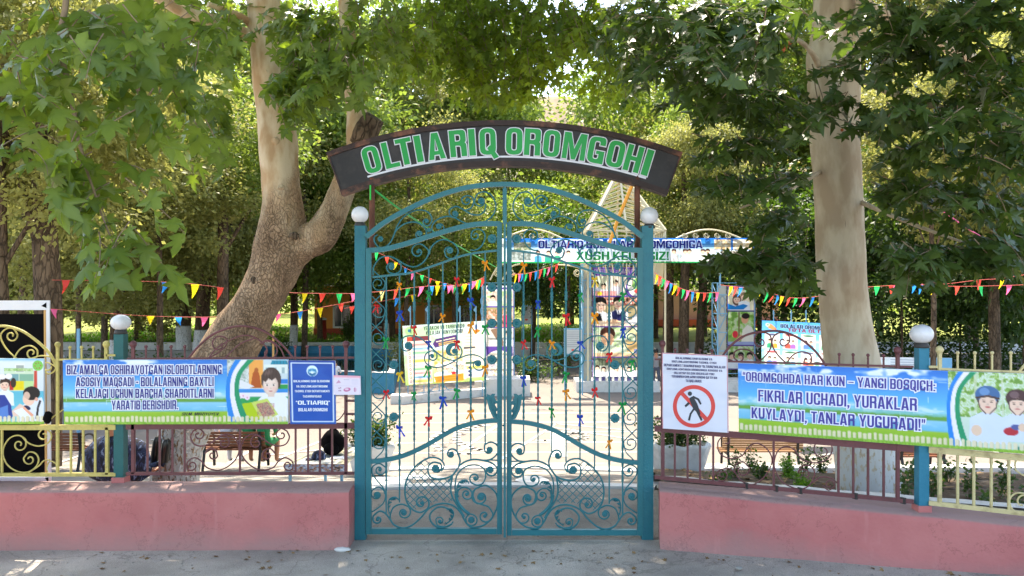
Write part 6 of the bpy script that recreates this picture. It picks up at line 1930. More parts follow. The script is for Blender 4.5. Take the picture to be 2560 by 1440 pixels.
# middle pylon
c = Paint(148, 300, .7, (.88, .88, .84))
c.rect(0, 0, 148, 20, PURP)
c.rect(3, 20, 70, 72, (.78, .83, .74)); c.rect(36, 22, 84, 70, (.90, .88, .84)); c.rect(84, 20, 148, 72, PURP); c.ell(122, 48, 34, 30, (.92, .93, .90)); c.ell(124, 42, 26, 18, (.50, .72, .42)); c.ell(126, 60, 22, 8, (.85, .3, .3))
for x, y in ((10, 44), (28, 48), (58, 40)): kid(c, x, y, 6, hair=(.15, .12, .12), shirt=(.86, .86, .93))
c.rect(3, 60, 60, 72, (.90, .65, .65)); c.ell(18, 66, 6, 5, (.95, .82, .25))
c.rect(2, 74, 146, 146, (.62, .58, .45)); c.speckle(2, 76, 146, 96, [(.35, .22, .18), (.80, .70, .60), (.70, .28, .25), (.92, .90, .85)], 8, 4)
kid(c, 20, 94, 14, hair=(.10, .09, .09), shirt=(.93, .94, .96), turn=.7); kid(c, 66, 90, 13, hair=(.12, .10, .08), shirt=(.93, .94, .97), turn=0); kid(c, 124, 98, 14, hair=(.28, .24, .22), shirt=(.90, .90, .94), turn=-.7)
c.poly([(52, 146), (48, 112), (58, 106), (66, 122), (74, 106), (84, 112), (82, 146)], (.16, .18, .38)); c.poly([(8, 146), (4, 118), (20, 116), (28, 146)], (.12, .12, .14)); c.line([(66, 110), (66, 130)], 3, (.1, .1, .3))
c.poly([(0, 134), (148, 134), (148, 148), (0, 148)], (.95, .84, .74)); c.ell(50, 136, 16, 6, (.93, .75, .62)); c.ell(100, 137, 20, 6, (.93, .93, .95))
c.rect(2, 150, 146, 224, (.80, .86, .76)); c.speckle(2, 150, 146, 200, [(.62, .76, .52), (.85, .90, .84), (.80, .72, .55)], 16, 8, .8); c.ell(38, 166, 19, 17, (.30, .18, .14)); c.ell(38, 180, 16, 16, (.93, .72, .58)); c.rect(2, 214, 146, 226, (.86, .74, .60)); c.rect(86, 186, 146, 212, (.78, .66, .46)); c.rect(104, 204, 146, 216, (.45, .48, .68))
c.rect(2, 226, 146, 298, (.74, .76, .72)); c.speckle(2, 226, 146, 246, [(.34, .38, .32), (.55, .60, .50)], 9, 3)
for i in range(9): kid(c, 12 + 16 * i, 252 + 3 * (i % 2), 5.0, hair=(.14, .12, .12), shirt=(.93, .94, .97)); c.rect(6 + 16 * i, 274, 16 + 16 * i, 288, (.28, .28, .45))
frames_(c, 148, 300, (20, 73, 149, 225))
def tx(m, d): add_text(m, Plane(PP(1486, 672, d), PP(1616, 672, d), PP(1616, 684, d), PP(1486, 684, d)), 'OLTIARIQ TUMAN OROMG', (.95, .95, .98), None, 0, .0)
pylon(1481, 1629, 668, 968, -24, c, tx, 'photo pylon with pictures of school children seen through the gate')
# left pylon
c = Paint(73, 250, .8, (.84, .84, .80)); c.rect(0, 0, 73, 12, (.88, .88, .92)); c.rect(4, 4, 70, 9, PURP)
c.rect(3, 14, 70, 52, (.72, .80, .66)); c.speckle(3, 14, 70, 52, [(.60, .72, .48), (.85, .85, .84), (.78, .60, .58)], 7, 5, .8); kid(c, 20, 32, 6); c.ell(60, 24, 6, 8, (.95, .62, .50))
c.rect(3, 54, 70, 104, (.62, .60, .42)); c.speckle(3, 60, 70, 104, [(.50, .45, .30), (.85, .60, .52), (.78, .75, .72)], 6, 6); c.rect(46, 74, 60, 104, (.90, .20, .45))
c.rect(3, 106, 70, 152, (.80, .79, .77)); c.poly([(14, 110), (30, 106), (52, 150), (40, 152)], (.52, .42, .36)); kid(c, 60, 120, 7)
c.rect(3, 152, 70, 180, PURP); c.ell(36, 196, 38, 34, (.88, .86, .80)); c.rect(3, 176, 70, 240, (.80, .76, .70)); c.speckle(3, 176, 70, 232, [(.70, .60, .48), (.85, .86, .86), (.60, .58, .66)], 6, 9, .8)
frames_(c, 73, 250, (53, 105))
pylon(1212, 1285, 714, 964, -7, c, lambda m, d: None, 'photo pylon behind the meeting stile of the gate')
# right pylon
c = Paint(68, 210, .9, (.86, .88, .84)); c.rect(0, 0, 68, 9, (.30, .26, .48)); c.rect(0, 9, 68, 62, (.88, .86, .76))
kid(c, 24, 34, 9, hair=(.40, .30, .28), longhair=True); kid(c, 42, 28, 8, hair=(.55, .45, .38)); c.poly([(0, 44), (20, 52), (40, 46), (52, 50), (40, 60), (0, 60)], (.05, .50, .82)); c.rect(0, 62, 68, 65, (.25, .24, .50))
c.rect(0, 65, 68, 148, (.56, .72, .38)); c.speckle(0, 65, 68, 130, [(.42, .62, .26), (.62, .80, .40), (.80, .86, .72)], 7, 5, .9); c.rect(28, 66, 31, 140, (.46, .40, .28))
c.poly([(34, 148), (38, 112), (50, 98), (62, 104), (68, 120), (68, 148)], (.92, .91, .88)); c.ell(44, 84, 9, 11, (.88, .66, .52)); c.ell(46, 76, 10, 7, (.14, .11, .10)); c.ell(20, 122, 7, 9, (.90, .22, .28)); c.poly([(16, 140), (34, 122), (44, 128), (22, 146)], (.88, .68, .55)); c.rect(0, 140, 68, 149, (.62, .68, .86))
c.rect(0, 151, 68, 210, (.78, .80, .68)); c.speckle(0, 151, 68, 180, [(.52, .68, .34), (.85, .88, .80)], 6, 2); 
for i in range(3): kid(c, 12 + 22 * i, 176, 7)
frames_(c, 68, 210, (150,))
def tx(m, d): add_text(m, Plane(PP(1821, 717, d), PP(1882, 717, d), PP(1882, 723, d), PP(1821, 723, d)), 'OLTIARIQ TUM', (.93, .90, .95), None, 0, .0)
pylon(1818, 1886, 714, 924, -24, c, tx, 'photo pylon with a boy holding a red bat, right of the welcome banner end')

# welcome banner with iron crests
WD = 27.6
c = Paint(640, 62, .7); c.vgrad([(0, (.10, .42, .82)), (16, (.30, .62, .92)), (30, (.80, .90, .96)), (58, (.92, .96, .96)), (62, (.1, .55, .3))])
c.clouds(0, 34, (.90, .95, 1), 3, .9, .48, 16)
c.rect(0, 0, 18, 62, (.86, .88, .86)); c.rect(40, 10, 82, 30, (.55, .60, .48)); c.rect(32, 32, 82, 56, (.52, .56, .56)); c.speckle(32, 32, 82, 56, [(.40, .45, .44), (.66, .70, .70)], 4, 3); c.speckle(40, 10, 82, 30, [(.35, .45, .30), (.72, .72, .66)], 4, 5)
for i, x in enumerate((100, 126, 148, 176)): kid(c, x, 37, 5, hair=(.25, .17, .14), shirt=((.30, .62, .85), (.20, .62, .55), (.20, .62, .50), (.95, .90, .92))[i], turn=0)
for i, x in enumerate((440, 468, 478, 512, 524)): kid(c, x, 34, 5.5, hair=(.25, .18, .15), shirt=(.93, .93, .92))
c.rect(540, 3, 640, 30, (.20, .48, .80)); c.rect(541, 4, 582, 29, (.80, .76, .66)); c.rect(588, 4, 638, 29, (.84, .82, .74)); c.speckle(541, 4, 582, 29, [(.78, .66, .48), (.90, .88, .82)], 5, 3); c.speckle(588, 4, 638, 29, [(.82, .70, .50), (.90, .89, .86)], 5, 4)
c.rect(556, 32, 636, 58, (.72, .72, .68)); c.speckle(556, 32, 636, 58, [(.60, .58, .52), (.82, .82, .80)], 5, 6)
c.rect(0, 58, 640, 62, (.12, .62, .35))
def tw(m):
    def p(px, py): return W(px, py, WD - .05)
    add_text(m, Plane(p(1346, 601), p(1756, 601), p(1756, 621), p(1346, 621)), 'OLTIARIQ BOLALAR OROMGOHIGA', (.16, .20, .55), (.92, .95, 1), .03, .006, 'wide')
    add_text(m, Plane(p(1440, 629), p(1672, 629), p(1672, 650), p(1440, 650)), 'XUSH KELIBSIZ!', (.08, .58, .30), (.94, .97, 1), .03, .006, 'wide')
r6, pl6 = banner('welcome_banner', (W(1245, 596, WD), W(1885, 595, WD), W(1885, 657, WD), W(1245, 658, WD)), 'blue and white welcome banner hung high across the photo pylons', 'banner', c, tw, .01, print_t)
for nm, x0, x1, lab in (('crest', 1262, 1405, 'a'), ('crest', 1690, 1852, 'b')):
    m = MB(); mid = (x0 + x1) / 2; w = (x1 - x0) / 2
    m.tube([W(x0 + (x1 - x0) * i / 16, 596 - 22 * math.sin(math.pi * i / 16), WD + .1) for i in range(17)], .03, 5)
    for k in range(5):
        cx = x0 + (x1 - x0) * (k + .8) / 6
        m.tube([W(cx + r_ * math.cos(a), 589 + r_ * math.sin(a), WD + .1) for r_, a in [(8 - 6 * i / 14, i * .75) for i in range(15)]], .014, 4)
    m.build('iron_crest', cream_truss, r6)
for x0, x1 in ((1255, 1300), (1395, 1490), (1225, 1262)):
    m = MB(); m.tube(catmull([W(x0, 700 if x0 < 1350 else 662, WD + .2), W((x0 + x1) / 2, 668, WD + .2), W(x1, 660 if x0 < 1350 else 692, WD + .2)], 6), .028, 5)
    cx, cy = (x0 + x1) / 2, 682
    m.tube([W(cx + r_ * math.cos(a), cy + r_ * math.sin(a), WD + .2) for r_, a in [(10 - 7 * i / 16, i * .7) for i in range(17)]], .018, 5)
    m.build('corner_bracket', cream_truss, r6)
m = MB()
for x in (1250, 1475, 1800, 1880):
    m.bar(W(x, 590, WD + .12), W(x, 720, WD + .12), .05, .05, up=Vector((1, 0, 0)))
m.bar(W(1245, 599, WD + .12), W(1885, 598, WD + .12), .05, .05); m.bar(W(1245, 655, WD + .12), W(1885, 654, WD + .12), .05, .05)
m.build('iron_frame', ltblue_paint, r6)

# truss pyramid behind the welcome banner
TD = 29.2
tr = thing('truss_spire', W(1550, 900, TD), 'cream painted truss pyramid rising behind the welcome banner', 'truss tower')
apex = W(1548, 425, TD); zb = W(0, 583, TD).z; hw = 92 * TD / F; xc0 = W(1553, 0, TD).x
cor = [Vector((xc0 + sx * hw, TD + sy * hw, zb)) for sx, sy in ((-1, -1), (1, -1), (1, 1), (-1, 1))]
for i in range(4):
    m = MB(); m.bar(cor[i], apex, .10, .10); m.build('corner_bar', cream_truss, tr)
    m = MB(); m.bar(cor[i], cor[(i + 1) % 4], .06, .06); m.build('base_bar', cream_truss, tr)
    a, b = cor[i], cor[(i + 1) % 4]; mid = (a + b) / 2
    m = MB(); m.bar(mid, apex, .07, .07)
    for k in range(1, 13):
        t = k / 13
        c_ = mid.lerp(apex, t * .96)
        for e in (a, b):
            q = e.lerp(apex, max(0, t * 1.0 - .13)); m.bar(c_, q, .042, .042)
    m.build('herringbone_bars', cream_truss, tr)
    for e in (a,):
        m = MB(); m.bar(e, Vector((e.x, e.y, -1.15)), .06, .06, up=Vector((1, 0, 0))); m.build('upright', cream_truss, tr)
    m = MB()
    for k in range(9):
        t = k / 8; q = a.lerp(b, t); m.bar(q, Vector((mid.x, mid.y, zb - 1.9)).lerp(Vector((q.x, q.y, zb - 1.9)), .6), .04, .04)
    m.build('skirt_bars', cream_truss, tr)
m = MB(); m.tube([W(1590, 440, TD - 4.0), W(1548, 540, TD - 4.2), W(1520, 618, TD - 4.5)], .05, 5, flat=(1.6, .3))
tag(m.build('orange_streamer', simple('orange_ribbon', (.95, .66, .25), rough=.5)), 'orange streamer hanging diagonally in front of the truss pyramid', 'streamer')

# poster board: leader and educator
ED = 26.5
c = Paint(212, 150, .8, (.80, .88, .86)); c.vgrad([(0, (.78, .88, .86)), (60, (.80, .90, .93)), (150, (.62, .72, .42))]); c.clouds(0, 150, (.62, .80, .55), 4, .6, .5, 26); c.ell(20, 14, 14, 12, (.60, .78, .50), amt=.7); c.ell(17, 13, 4, 4, (.2, .45, .6))
c.rect(8, 30, 72, 148, (.97, .86, .80)); c.rect(10, 28, 66, 40, (.45, .22, .26)); c.ell(17, 34, 6, 6, (.80, .30, .22))
cols = [(.93, .66, .66), (.60, .76, .88), (.62, .80, .68), (.84, .78, .88), (.90, .88, .45), (.86, .80, .86), (.60, .80, .64), (.92, .66, .68), (.55, .74, .88), (.90, .90, .50)]
for i, cc in enumerate(cols):
    y = 46 + 10.2 * i; c.rect(22, y, 69, y + 7, cc); c.ell(15, y + 3.5, 2.8, 3.6, ((.15, .18, .35), (.85, .35, .30), (.15, .45, .35))[i % 3]); c.ell(15, y + 3.5, 1.5, 2.2, (.95, .88, .85)); c.line([(28, y + 3.5), (56 - (i * 7) % 13, y + 3.5)], 1.2, tuple(q * .65 for q in cc))
c.poly([(76, 50), (84, 38), (138, 30), (142, 48), (82, 60)], (.32, .22, .45)); c.line([(86, 45), (134, 38)], 2.2, (.92, .9, .8)); c.line([(92, 50), (136, 44)], 1.8, (.92, .80, .35)); c.line([(92, 54), (134, 49)], 1.8, (.92, .80, .35))
c.rect(78, 66, 154, 132, (.75, .78, .55)); c.speckle(78, 66, 154, 110, [(.62, .68, .38), (.86, .86, .76), (.82, .66, .35)], 9, 3)
for x, y in ((90, 112), (108, 108), (128, 102), (146, 110), (118, 116)): kid(c, x, y, 7.5, hat=(.96, .96, .96)); 
c.ell(128, 126, 6, 4, (.85, .20, .22)); c.poly([(76, 132), (154, 128), (154, 146), (80, 148)], (.95, .56, .22)); c.line([(84, 136), (146, 134)], 1.2, (.8, .4, .15)); c.line([(86, 142), (140, 140)], 1.2, (.8, .4, .15))
c.rect(154, 22, 207, 140, (.93, .91, .82)); c.ell(192, 24, 8, 4, (.90, .50, .2)); c.ell(190, 14, 3, 7, (.3, .4, .6))
for i in range(12): c.line([(158, 30 + 7.5 * i), (194 - (i * 11) % 17, 29 + 7.5 * i)], 1.3, (.62, .60, .52))
c.rect(156, 62, 186, 67, (.35, .33, .35)); c.rect(160, 100, 200, 106, (.35, .45, .35))
for i, cc in enumerate([(.92, .90, .45), (.70, .76, .86), (.78, .74, .88)]): c.rect(162, 111 + 9.5 * i, 206, 119 + 9.5 * i, cc); c.ell(170, 115 + 9.5 * i, 4, 3, (.25, .25, .4))
def te(m):
    def p(px, py): return W(px, py, ED - .03)
    add_text(m, Plane(p(1059, 816), p(1164, 809), p(1164, 819), p(1059, 826)), 'YETAKCHI VA TARBIYACHI-', (.20, .22, .24), None, 0, .004)
    add_text(m, Plane(p(1065, 828), p(1158, 822), p(1158, 832), p(1065, 838)), 'KELAJAK BUNYODKORI!', (.20, .22, .24), None, 0, .004)
rE, plE = banner('poster_board', (W(1006, 815, ED), W(1211, 802, ED), W(1215, 951, ED), W(1014, 964, ED)), 'large tilted poster with colour striped lists and children, seen through the gate', 'poster', c, te, .02, print_t)
m = MB()
for x in (1020, 1060, 1098, 1140, 1178, 1206):
    m = MB(); m.bar(W(x, 960 if x < 1150 else 955, ED + .05), W(x, 996 if x < 1100 else 990, ED + .05), .03, .03, up=Vector((1, 0, 0))); m.build('leg', ltblue_paint, rE)
m = MB()
for (a, b) in (((1060, 992), (1090, 964)), ((1098, 992), (1070, 970)), ((1140, 990), (1110, 965)), ((1045, 982), (1150, 972))): m.bar(W(a[0], a[1], ED + .05), W(b[0], b[1], ED + .05), .022, .022)
m.build('brace', ltblue_paint, rE)
for i, x in enumerate((1026, 1069, 1150, 1190)):
    m = MB(); m.bar(W(x, 765, ED + .1), W(x, 818, ED + .1), .035, .035, up=Vector((1, 0, 0)))
    m.add([W(x, 765, ED + .09), W(x - 7, 775, ED + .09), W(x, 782, ED + .09)], [(0, 1, 2)])
    m.build('flag_pole', ltblue_paint, rE)
mb = MB(); mb.bar(onramp(1000, 1010) + Vector((0, 0, .05)), onramp(1225, 988) + Vector((0, 0, .05)), .3, .42); mb.box(onramp(1270, 990) + Vector((0, .5, .2)), (1.5, 1.2, .75)); mb.box(onramp(990, 1008) + Vector((.1, 0, .1)), (.5, .35, .36))
tag(mb.build('low_white_wall', white_paint), 'low whitewashed wall under the large tilted poster', 'wall')

# blue poster: daily routine
c = Paint(230, 150, .6, (.36, .66, .88)); c.vgrad([(0, (.30, .62, .88)), (70, (.50, .76, .92)), (112, (.55, .78, .50)), (150, (.40, .66, .30))]); c.clouds(40, 110, (.85, .93, .97), 5, .7, .5, 18)
c.poly([(12, 8), (24, 8), (38, 20), (30, 22), (16, 18)], (.88, .55, .35)); c.ell(14, 10, 5, 4, (.80, .88, .85)); c.ell(15, 10, 2, 2, (.1, .5, .3))
for j in range(3):
    for i in range(5):
        x, y = 8 + 45 * i, 30 + 42 * j
        c.rect(x, y, x + 36, y + 36, (.93, .92, .92)); c.ell(x + 18, y + 3, 14, 2.6, ((.30, .35, .50), (.75, .30, .32), (.25, .45, .35))[(i + j) % 3])
        kid(c, x + 12, y + 19, 3.8, shirt=((.20, .60, .45), (.90, .35, .30), (.35, .50, .80))[(i + 2 * j) % 3]); kid(c, x + 25, y + 20, 3.6, shirt=((.90, .60, .25), (.60, .40, .70), (.25, .60, .75))[(i + j) % 3])
BDm = 19.0
def tb(m):
    def p(px, py): return W(px, py, BDm - .03)
    add_text(m, Plane(p(1951, 810), p(2140, 820), p(2140, 830), p(1951, 819)), 'BOLALAR OROMGOHIDA TARTIB', (.22, .25, .32), (.93, .95, .97), .012, .003)
    add_text(m, Plane(p(1970, 821), p(2120, 829), p(2120, 837), p(1970, 829)), "TO'TA OLTIN QOIDA", (.86, .35, .38), (.95, .9, .92), .008, .003)
rB, _p = banner('poster_board', (W(1905, 801, BDm), W(2135, 812, BDm), W(2135, 965, BDm), W(1903, 955, BDm)), 'light blue poster with rows of cartoon children behind the pale upright trunk', 'poster', c, tb, .02, print_t)
for x in (1912, 1990, 2070, 2128):
    m = MB(); m.bar(W(x, 950, BDm + .04), Vector((W(x, 0, BDm + .04).x, BDm + .04, -1.15)), .035, .035, up=Vector((1, 0, 0))); m.build('leg', ltblue_paint, rB)
for x in (1934, 1978, 2015):
    m = MB(); m.bar(W(x, 775, BDm + .1), W(x, 808, BDm + .1), .02, .02, up=Vector((1, 0, 0))); m.ball(W(x, 783, BDm + .1), .035, 7, 5, (.6, .4, 1.6)); m.build('flag_pole', ltblue_paint, rB)

# small notice stands
for (x0, x1, y0, y1, d, lb) in ((1306, 1328, 766, 808, 38, 'small framed notice stand on the far lawn seen between the gate leaves'), (1413, 1455, 824, 884, 27, 'small framed notice stand beside the photo pylon through the gate')):
    r = thing('notice_stand', W((x0 + x1) / 2, 960, d), lb, 'notice stand')
    c = Paint(x1 - x0, y1 - y0, 1.2, (.74, .76, .76))
    for k in range(8): c.line([(5, 6 + (y1 - y0 - 18) * k / 8), (x1 - x0 - 5 - (k * 3) % 5, 6 + (y1 - y0 - 18) * k / 8)], 1, (.5, .52, .56))
    c.ell((x1 - x0) * .45, y1 - y0 - 9, 4, 2.4, (.82, .32, .25))
    pl = Plane(W(x0, y0, d), W(x1, y0, d), W(x1, y1, d), W(x0, y1, d))
    c.mesh('print', pl, r, print_m, off=.01); slab('board', Plane(W(x0 - 3, y0 - 3, d), W(x1 + 3, y0 - 3, d), W(x1 + 3, y1 + 3, d), W(x0 - 3, y1 + 3, d)), .04, ltblue_paint, r)
    zz = -1.15 if d < 44 else -.55
    for x in (x0 - 1, x1 + 1):
        m = MB(); m.bar(W(x, y1, d), Vector((W(x, 0, d).x, d, zz)), .04, .04, up=Vector((1, 0, 0))); m.build('leg', ltblue_paint, r)
# distant white banner behind the right lamp
c = Paint(260, 26, .7, (.84, .88, .90)); c.rect(0, 0, 40, 26, (.85, .90, .90)); c.speckle(0, 0, 30, 26, [(.9, .6, .6), (.9, .93, .95)], 6, 3, .5); c.rect(180, 0, 260, 26, (.45, .70, .85)); c.clouds(0, 26, (.9, .95, .98), 4)
for k in range(3): c.line([(50, 6 + 6 * k), (165, 7 + 6 * k)], 1.5, (.55, .58, .68))
fb_, _ = banner('far_banner', (W(2190, 893, 24), W(2380, 895, 24), W(2380, 920, 24), W(2190, 918, 24)), 'faded white and blue banner in the shade behind the blue lamp post', 'banner', c, lambda m: None)
for x in (2195, 2285, 2375):
    m = MB(); m.bar(W(x, 900, 24.05), Vector((W(x, 0, 24).x, 24.05, -1.15)), .05, .05, up=Vector((1, 0, 0))); m.build('post', ltblue_paint, fb_)

# ---------------------------------------------------------------- pool, building, lawn furniture
pool = thing('fountain_pool', W(800, 900, 34), 'blue painted fountain pool with white rim behind the maroon fence', 'pool')
zr = -.45
A = [(pg(600, 924, zr)), (pg(985, 934, zr)), (pg(1000, 876, zr)), (pg(880, 864, zr)), (pg(640, 865, zr))]
inn = []
cxm = sum(p[0] for p in A) / 5; cym = sum(p[1] for p in A) / 5
for p in A: inn.append((cxm + (p[0] - cxm) * .93, cym + (p[1] - cym) * .93))
m = MB(); vs = []
for (o, i_) in zip(A, inn): vs += [(o[0], o[1], -1.2), (o[0], o[1], zr), (i_[0], i_[1], zr), (i_[0], i_[1], -1.3)]
k = len(A)
m.add(vs, [(i * 4 + j, ((i + 1) % k) * 4 + j, ((i + 1) % k) * 4 + j + 1, i * 4 + j + 1) for i in range(k) for j in (0, 2)]); m.build('basin', blue_paint, pool)
m = MB(); m.add([(x, y, z + .02) for x, y, z in vs], [(i * 4 + 1, ((i + 1) % k) * 4 + 1, ((i + 1) % k) * 4 + 2, i * 4 + 2) for i in range(k)]); m.build('rim', white_paint, pool)
m = MB(); m.add([(p[0], p[1], zr - .35) for p in inn], [tuple(range(k))]); m.build('water', water_m, pool)
# concrete terrace behind the pool
kerb('terrace_wall', [Vector((W(140, 0, 40).x, 40, -.95)), Vector((W(640, 0, 40).x, 40, -.95))], .5, .3, grey_conc)
kerb('terrace_wall', [Vector((W(60, 0, 30).x, 30, -1.1)), Vector((W(600, 0, 30).x, 30, -1.1))], .5, .42, grey_conc)
kerb('terrace_wall', [Vector((W(890, 0, 42).x, 41.5, -1.0)), Vector((W(1640, 0, 42).x, 41.5, -1.0))], .5, .4, white_paint)

BDn = 52.0
bl = thing('orange_building', W(900, 830, BDn), 'low orange plastered building with white framed windows beyond the pool', 'building')
x0, x1 = W(786, 0, BDn).x, W(1215, 0, BDn).x
m = MB(); m.box(((x0 + x1) / 2, BDn + 4, .85 + .35), (x1 - x0, 8, 2.9)); m.build('wall', orange_wall, bl)
m = MB(); m.box(((x0 + x1) / 2, BDn + 4, -.45), (x1 - x0 + .1, 8.1, .60)); m.build('plinth', red_plinth, bl)
m = MB(); m.box(((x0 + x1) / 2, BDn + 4, 2.78), (x1 - x0 + .8, 9, .2)); m.build('roof', simple('roof_sheet', (.55, .56, .58), rough=.6), bl)
for px in (855, 940, 1085, 1160):
    a = W(px - 20, 765, BDn); b = W(px + 20, 818, BDn)
    f = MB(); cx, cz = (a.x + b.x) / 2, (a.z + b.z) / 2; w, h = b.x - a.x, a.z - b.z
    f.box((cx, BDn - .03, cz + h / 2), (w + .12, .1, .12)); f.box((cx, BDn - .03, cz - h / 2), (w + .12, .12, .12)); f.box((cx - w / 2, BDn - .03, cz), (.12, .1, h)); f.box((cx + w / 2, BDn - .03, cz), (.12, .1, h)); f.box((cx, BDn - .03, cz), (.07, .08, h))
    wobj = f.build('window', white_plastic, bl)
    g = MB(); g.box((cx, BDn - .01, cz), (w, .04, h)); g.build('pane', glass_dark, wobj)
# red bin / pillar
q = W(806, 846, 47); bn = thing('red_barrel', (q.x, q.y, -.55), 'dark red metal barrel with a white cap beside the orange building', 'barrel')
m = MB(); m.lathe((q.x, q.y, -.55), [(.26, 0), (.26, .62), (.24, .64), (.22, 1.15), (.2, 1.17), (0, 1.17)], 14); m.build('body', red_metal, bn)
m = MB(); m.lathe((q.x, q.y, .62), [(.26, 0), (.26, .08), (.1, .14), (0, .15)], 12); m.build('lid', white_plastic, bn)
m = MB(); p = onramp(196, 1010); m.bar(W(196, 822, 20), W(196, 905, 20) - Vector((0, 0, 2.2)), .06, .06, up=Vector((1, 0, 0)))
tag(m.build('blue_pole', ltblue_paint), 'light blue pole standing behind the yellow fence finials', 'pole')
m = MB(); m.bar(W(532, 0, 24) * 0 + Vector((W(683, 0, 24).x, 24, -1.15)), W(683, 828, 24), .05, .05, up=Vector((1, 0, 0)))
tag(m.build('wooden_stake', pine), 'thin wooden stake standing beside the pool behind the maroon crest', 'stake')
# pinkish low building far right behind trunks
bq = thing('pink_building', W(1700, 800, 62), 'low pink building with a red sill glimpsed between dark trunks', 'building')
m = MB(); m.box((W(1740, 0, 62).x, 64, .9), (13, 4, 2.9)); m.build('wall', simple('pale_pink_plaster', (.80, .62, .58), rough=.85), bq)
m = MB(); m.box((W(1740, 0, 62).x, 61.6, -.2), (13.4, 1.0, .5)); m.build('terrace', red_plinth, bq)

# ---------------------------------------------------------------- table with bag and cap
TQ = onramp(800, 1200); td = 10.4
tbl = thing('display_table', (W(790, 0, td).x, td, gz(0, td)), 'low table covered with a printed map cloth behind the blue notice', 'table')
xt0, xt1 = W(712, 0, td).x, W(868, 0, td).x; zt = W(0, 1160, td).z
c = Paint(160, 60, .8, (.55, .52, .46)); c.speckle(0, 0, 160, 60, [(.35, .38, .32), (.72, .66, .52), (.50, .55, .60), (.85, .84, .80)], 9, 4, .9)
pl = Plane((xt0 + .25, td + 1.1, zt), (xt1 + .05, td + 1.1, zt), (xt1, td, zt), (xt0, td, zt)); pl.n = Vector((0, 0, 1))
c.mesh('cloth_top', pl, tbl, print_m)
c = Paint(160, 36, .9, (.62, .72, .80)); c.speckle(0, 0, 160, 36, [(.85, .86, .88), (.40, .55, .72), (.80, .60, .50), (.25, .22, .20)], 7, 6, .9)
pl = Plane((xt0, td, zt), (xt1, td, zt), (xt1, td - .02, zt - .12), (xt0, td - .02, zt - .12)); c.mesh('cloth_front', pl, tbl, print_m)
for x, y in ((xt0 + .06, td + .04), (xt1 - .08, td + .04), (xt0 + .3, td + 1.0), (xt1 - .02, td + 1.0)):
    m = MB(); m.bar((x, y, zt - .01), (x, y, gz(0, y)), .035, .035, up=Vector((1, 0, 0))); m.build('leg', ltblue_paint, tbl)
bc = Vector((W(833, 0, td + .6).x, td + .6, zt))
bag = thing('backpack', bc, 'black backpack standing on the map-covered table', 'bag')
m = MB(); m.ball(bc + Vector((0, 0, .17)), .2, 16, 10, (.85, .6, .88)); m.v = [tuple(Vector(v) + Vector((1, 1, 1)) * .03 * mnoise.noise(Vector(v) * 9)) for v in m.v]; m.build('body', black_cloth, bag)
m = MB(); m.ball(bc + Vector((0, -.12, .10)), .11, 12, 8, (1, .5, .8)); m.build('pocket', black_cloth, bag)
m = MB(); m.tube(catmull([bc + Vector((-.05, 0, .33)), bc + Vector((0, 0, .39)), bc + Vector((.05, 0, .33))], 4), .012, 6); m.build('handle', black_cloth, bag)
cpv = Vector((W(797, 0, td + .3).x, td + .3, zt))
cap = thing('camouflage_cap', cpv, 'blue camouflage cap lying on the map-covered table', 'cap')
m = MB(); m.ball(cpv + Vector((0, 0, .03)), .10, 14, 8, (1, .9, .95)); m.build('crown', camo_m, cap)
m = MB(); m.ball(cpv + Vector((-.10, -.04, .012)), .08, 12, 6, (1, .8, .12)); m.build('peak', camo_m, cap)
m = MB(); a = Vector((W(848, 0, td + .35).x, td + .35, zt + .01)); m.box(a, (.22, .15, .012)); tag(m.build('paper_stack', white_cloth), 'white papers lying on the map-covered table', 'papers')

# ---------------------------------------------------------------- bunting
FC = {'r': (.93, .30, .25), 'y': (.95, .85, .15), 'b': (.15, .55, .88), 'g': (.12, .75, .40), 'p': (.96, .42, .62), 'w': (.92, .92, .55)}
def bunting(path, flags, d, label, ln=34, wd=20, droop=0, seed=0, d2=None):
    ln *= .9; wd *= .85
    """path: pixels of the cord; flags: list of (px, colour)"""
    d2 = d if d2 is None else d2
    pts = curve2(path, 6); xa, xb = path[0][0], path[-1][0]
    def dd(x): return d + (d2 - d) * (x - xa) / (xb - xa)
    root = thing('bunting', W(path[0][0], path[0][1], d), label, 'bunting', 'strings of coloured pennants')
    m = MB(); m.tube([W(x, y, dd(x)) for x, y in pts], .004 * d / 12, 4); m.build('cord', simple('bunting_cord', (.85, .40, .35), rough=.7), root)
    rs = random.Random(seed)
    for (x, c) in flags:
        y = None
        for (x0, y0), (x1, y1) in zip(pts[:-1], pts[1:]):
            if min(x0, x1) <= x <= max(x0, x1): y = y0 + (y1 - y0) * (x - x0) / ((x1 - x0) or 1)
        if y is None: continue
        sk = rs.uniform(-.5, .5) * wd - droop; L = ln * rs.uniform(.85, 1.1); w = wd * rs.uniform(.8, 1.1)
        D = dd(x)
        m = MB(); m.usecol = True; m.col = s2l(FC[c])
        row = []
        for k in range(5):
            t = k / 4; hw = w / 2 * (1 - t) + .8
            cx = x + sk * t * t; cy = y + L * t
            yo = .03 * math.sin(t * 4 + x) 
            tw = math.cos(rs.uniform(-.5, .5) * t)
            row += [W(cx - hw * tw, cy, D + yo), W(cx + hw * tw, cy, D + yo + .04 * t)]
        m.add(row, [(i * 2, i * 2 + 1, i * 2 + 3, i * 2 + 2) for i in range(4)], True)
        m.build('pennant', flag_m, root)
bunting([(130, 700), (415, 705), (560, 720)], [(165, 'r'), (415, 'b'), (488, 'y'), (551, 'r')], 15, 'pennant string above the limewashed trunks, ending at the leaning tree', 36, 22, 3, 1)
